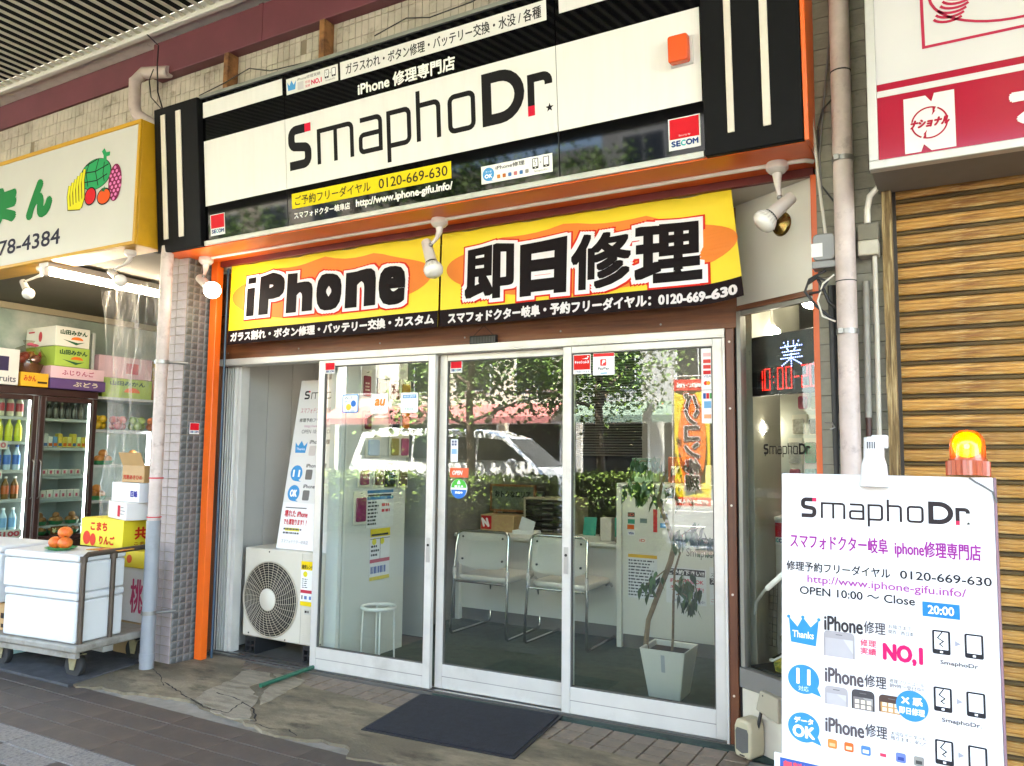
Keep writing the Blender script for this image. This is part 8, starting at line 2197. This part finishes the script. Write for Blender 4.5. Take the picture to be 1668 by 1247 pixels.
van = car('white minivan parked across the pavement, reflected in the middle door', -8.15, -6.0,
          [(-2.25, 0.25), (2.2, 0.22), (2.3, 0.5), (2.28, 0.85), (2.15, 1.18), (1.92, 1.34), (1.22, 1.92), (0.7, 2.07), (-1.6, 2.12), (-2.1, 2.02), (-2.3, 1.3), (-2.32, 0.5)], 1.4, 1.75,
          [[(1.72, 1.47), (1.18, 1.86), (0.66, 1.91), (0.66, 1.47)], [(0.60, 1.47), (0.60, 1.91), (-0.75, 1.95), (-0.75, 1.50)], [(-0.82, 1.50), (-0.82, 1.95), (-1.95, 1.90), (-2.05, 1.54)]], (-1.45, 1.45), 'minivan', 'van')
g = G().add([(1.90, -0.66, 1.36), (1.90, 0.66, 1.36), (1.26, 0.56, 1.89), (1.26, -0.56, 1.89)], [(0, 1, 2, 3)])
obj('windscreen', g, m_carg, van, loc=(0.006, 0, 0.006))
for s in (-1, 1):
    obj('mirror', G().ball((1.50, s*0.96, 1.44), 0.09, 0.10, 0.07), m_carw, van, smooth=80)
    obj('headlight', G().ball((2.18, s*0.62, 0.80), 0.12, 0.16, 0.08), mat('lamp_glass', 'b9c0c4', rough=0.1, var=0.02), van, smooth=80)
    for hx in (0.25, -0.65):
        obj('door_handle', G().box(hx-0.09, hx+0.09, s*0.885-0.012, s*0.885+0.012, 1.22, 1.25), m_steel, van)
    obj('trim_line', G().box(-2.0, 1.7, s*0.879-0.006, s*0.879+0.006, 0.66, 0.70), m_steel, van)
sed = car('white hatchback behind the minivan, its nose reflected in the right door', -8.0, -9.3,
          [(-2.0, 0.25), (1.95, 0.22), (2.05, 0.5), (2.0, 0.78), (1.5, 0.95), (0.95, 1.02), (0.25, 1.48), (-0.4, 1.54), (-1.3, 1.50), (-1.95, 1.1), (-2.05, 0.5)], 1.3, 1.7,
          [[(0.82, 1.02), (0.22, 1.42), (-0.3, 1.46), (-0.3, 1.02)], [(-0.36, 1.02), (-0.36, 1.46), (-1.2, 1.42), (-1.6, 1.05)]], (-1.25, 1.3))
obj('windscreen', G().add([(0.97, -0.62, 1.03), (0.97, 0.62, 1.03), (0.29, 0.54, 1.46), (0.29, -0.54, 1.46)], [(0, 1, 2, 3)]), m_carg, sed, loc=(0.006, 0, 0.006))
for s in (-1, 1):
    obj('headlight', G().ball((1.9, s*0.60, 0.72), 0.14, 0.14, 0.07), mat('lamp_glass', 'b9c0c4'), sed, smooth=80)
    obj('mirror', G().ball((0.7, s*0.92, 1.05), 0.08, 0.09, 0.06), m_carw, sed, smooth=80)
# buildings across the street
def building(label, x0, x1, y, h, col, awn, floors, bays, seed):
    t = thing('street_building', label, 'building', ((x0+x1)/2, y, -0.004), (0, 0, PI), group='buildings across the street')
    w = (x1-x0)/2
    obj('wall', G().box(-w, w, 0.0, 9, 0, h), mat('bldg_'+col, col, rough=0.85, var=0.08, scale=1.5, dirt=0.2), t)
    obj('roof', G().box(-w-0.1, w+0.1, -0.12, 9.1, h, h+0.35), mat('roof_'+col, '8d8880', rough=0.8, var=0.1), t)
    for fl_ in range(floors):
        z = 3.9+fl_*3.0
        if z+1.8 > h:
            break
        for b in range(bays):
            x = -w+2*w*(b+0.5)/bays
            wd = obj('window', G().box(x-0.8, x+0.8, -0.05, -0.001, z, z+1.6), m_alu, t)
            obj('window_pane', G().box(x-0.74, x-0.02, -0.058, -0.051, z+0.06, z+1.54).box(x+0.02, x+0.74, -0.058, -0.051, z+0.06, z+1.54), m_carg, wd)
    for b in range(bays):
        x = -w+2*w*(b+0.5)/bays
        sf = obj('shop_front', G().box(x-w/bays*0.86, x+w/bays*0.86, -0.04, -0.001, 0.0, 2.7), m_alu, t)
        obj('shop_pane', G().box(x-w/bays*0.80, x+w/bays*0.80, -0.05, -0.041, 0.35, 2.6), m_carg, sf)
        a = G().add([(x-w/bays*0.9, -0.02, 3.4), (x+w/bays*0.9, -0.02, 3.4), (x+w/bays*0.9, -1.2, 2.85), (x-w/bays*0.9, -1.2, 2.85), (x-w/bays*0.9, -1.2, 2.6), (x+w/bays*0.9, -1.2, 2.6)], [(0, 3, 2, 1), (3, 4, 5, 2)])
        obj('awning', a, mat('awn_'+awn, awn, rough=0.7, var=0.06), t)
    return t
building('beige building with red awnings across the street, far left', -34, -22, -19.2, 9.5, 'b9ac96', '9a3a3a', 2, 4, 1)
building('cream building with pink red awnings across the street', -21.6, -11, -19.2, 8.0, 'c6bca6', '9c5a54', 1, 4, 2)
building('grey building with green awnings across the street', -10.6, -1.5, -19.2, 11.0, '9c9a94', '5a6a5a', 3, 3, 3)
building('white building with brown awnings across the street, on the right', -1.1, 10, -19.2, 9.0, 'c9c6be', '7a4a3a', 2, 4, 4)
building('tan building with blue awnings across the street, far right', 10.4, 22, -19.2, 8.5, 'b0a48e', '4a5a7a', 2, 4, 5)
tag(obj('neighbour_building', G().box(1.35, 14, 3.73, 9.5, 0, 4.54), m_plaster), 'plain building adjoining the rusty shutter shop', 'building', 'plain buildings along the arcade')
tag(obj('neighbour_building', G().box(-26, -12.05, 3.73, 9.5, 0, 8.5), m_plaster), 'plain building adjoining the fruit shop', 'building', 'plain buildings along the arcade')
tag(obj('neighbour_building', G().box(14.05, 30, 3.73, 9.5, 0, 8.5), m_plaster), 'plain building farther right along the arcade', 'building', 'plain buildings along the arcade')
glare_block = building('unseen dark brown block added at the arcade end to darken showcase reflections', -3.2, 3.2, 0, 9.0, '6a5f54', '5a4a40', 2, 3, 6)  # added building-shaped block, keeps the bright distance out of the showcase reflection
glare_block.rotation_euler = (0, 0, PI/2)
glare_block.location = (-26, 0.4, -0.004)
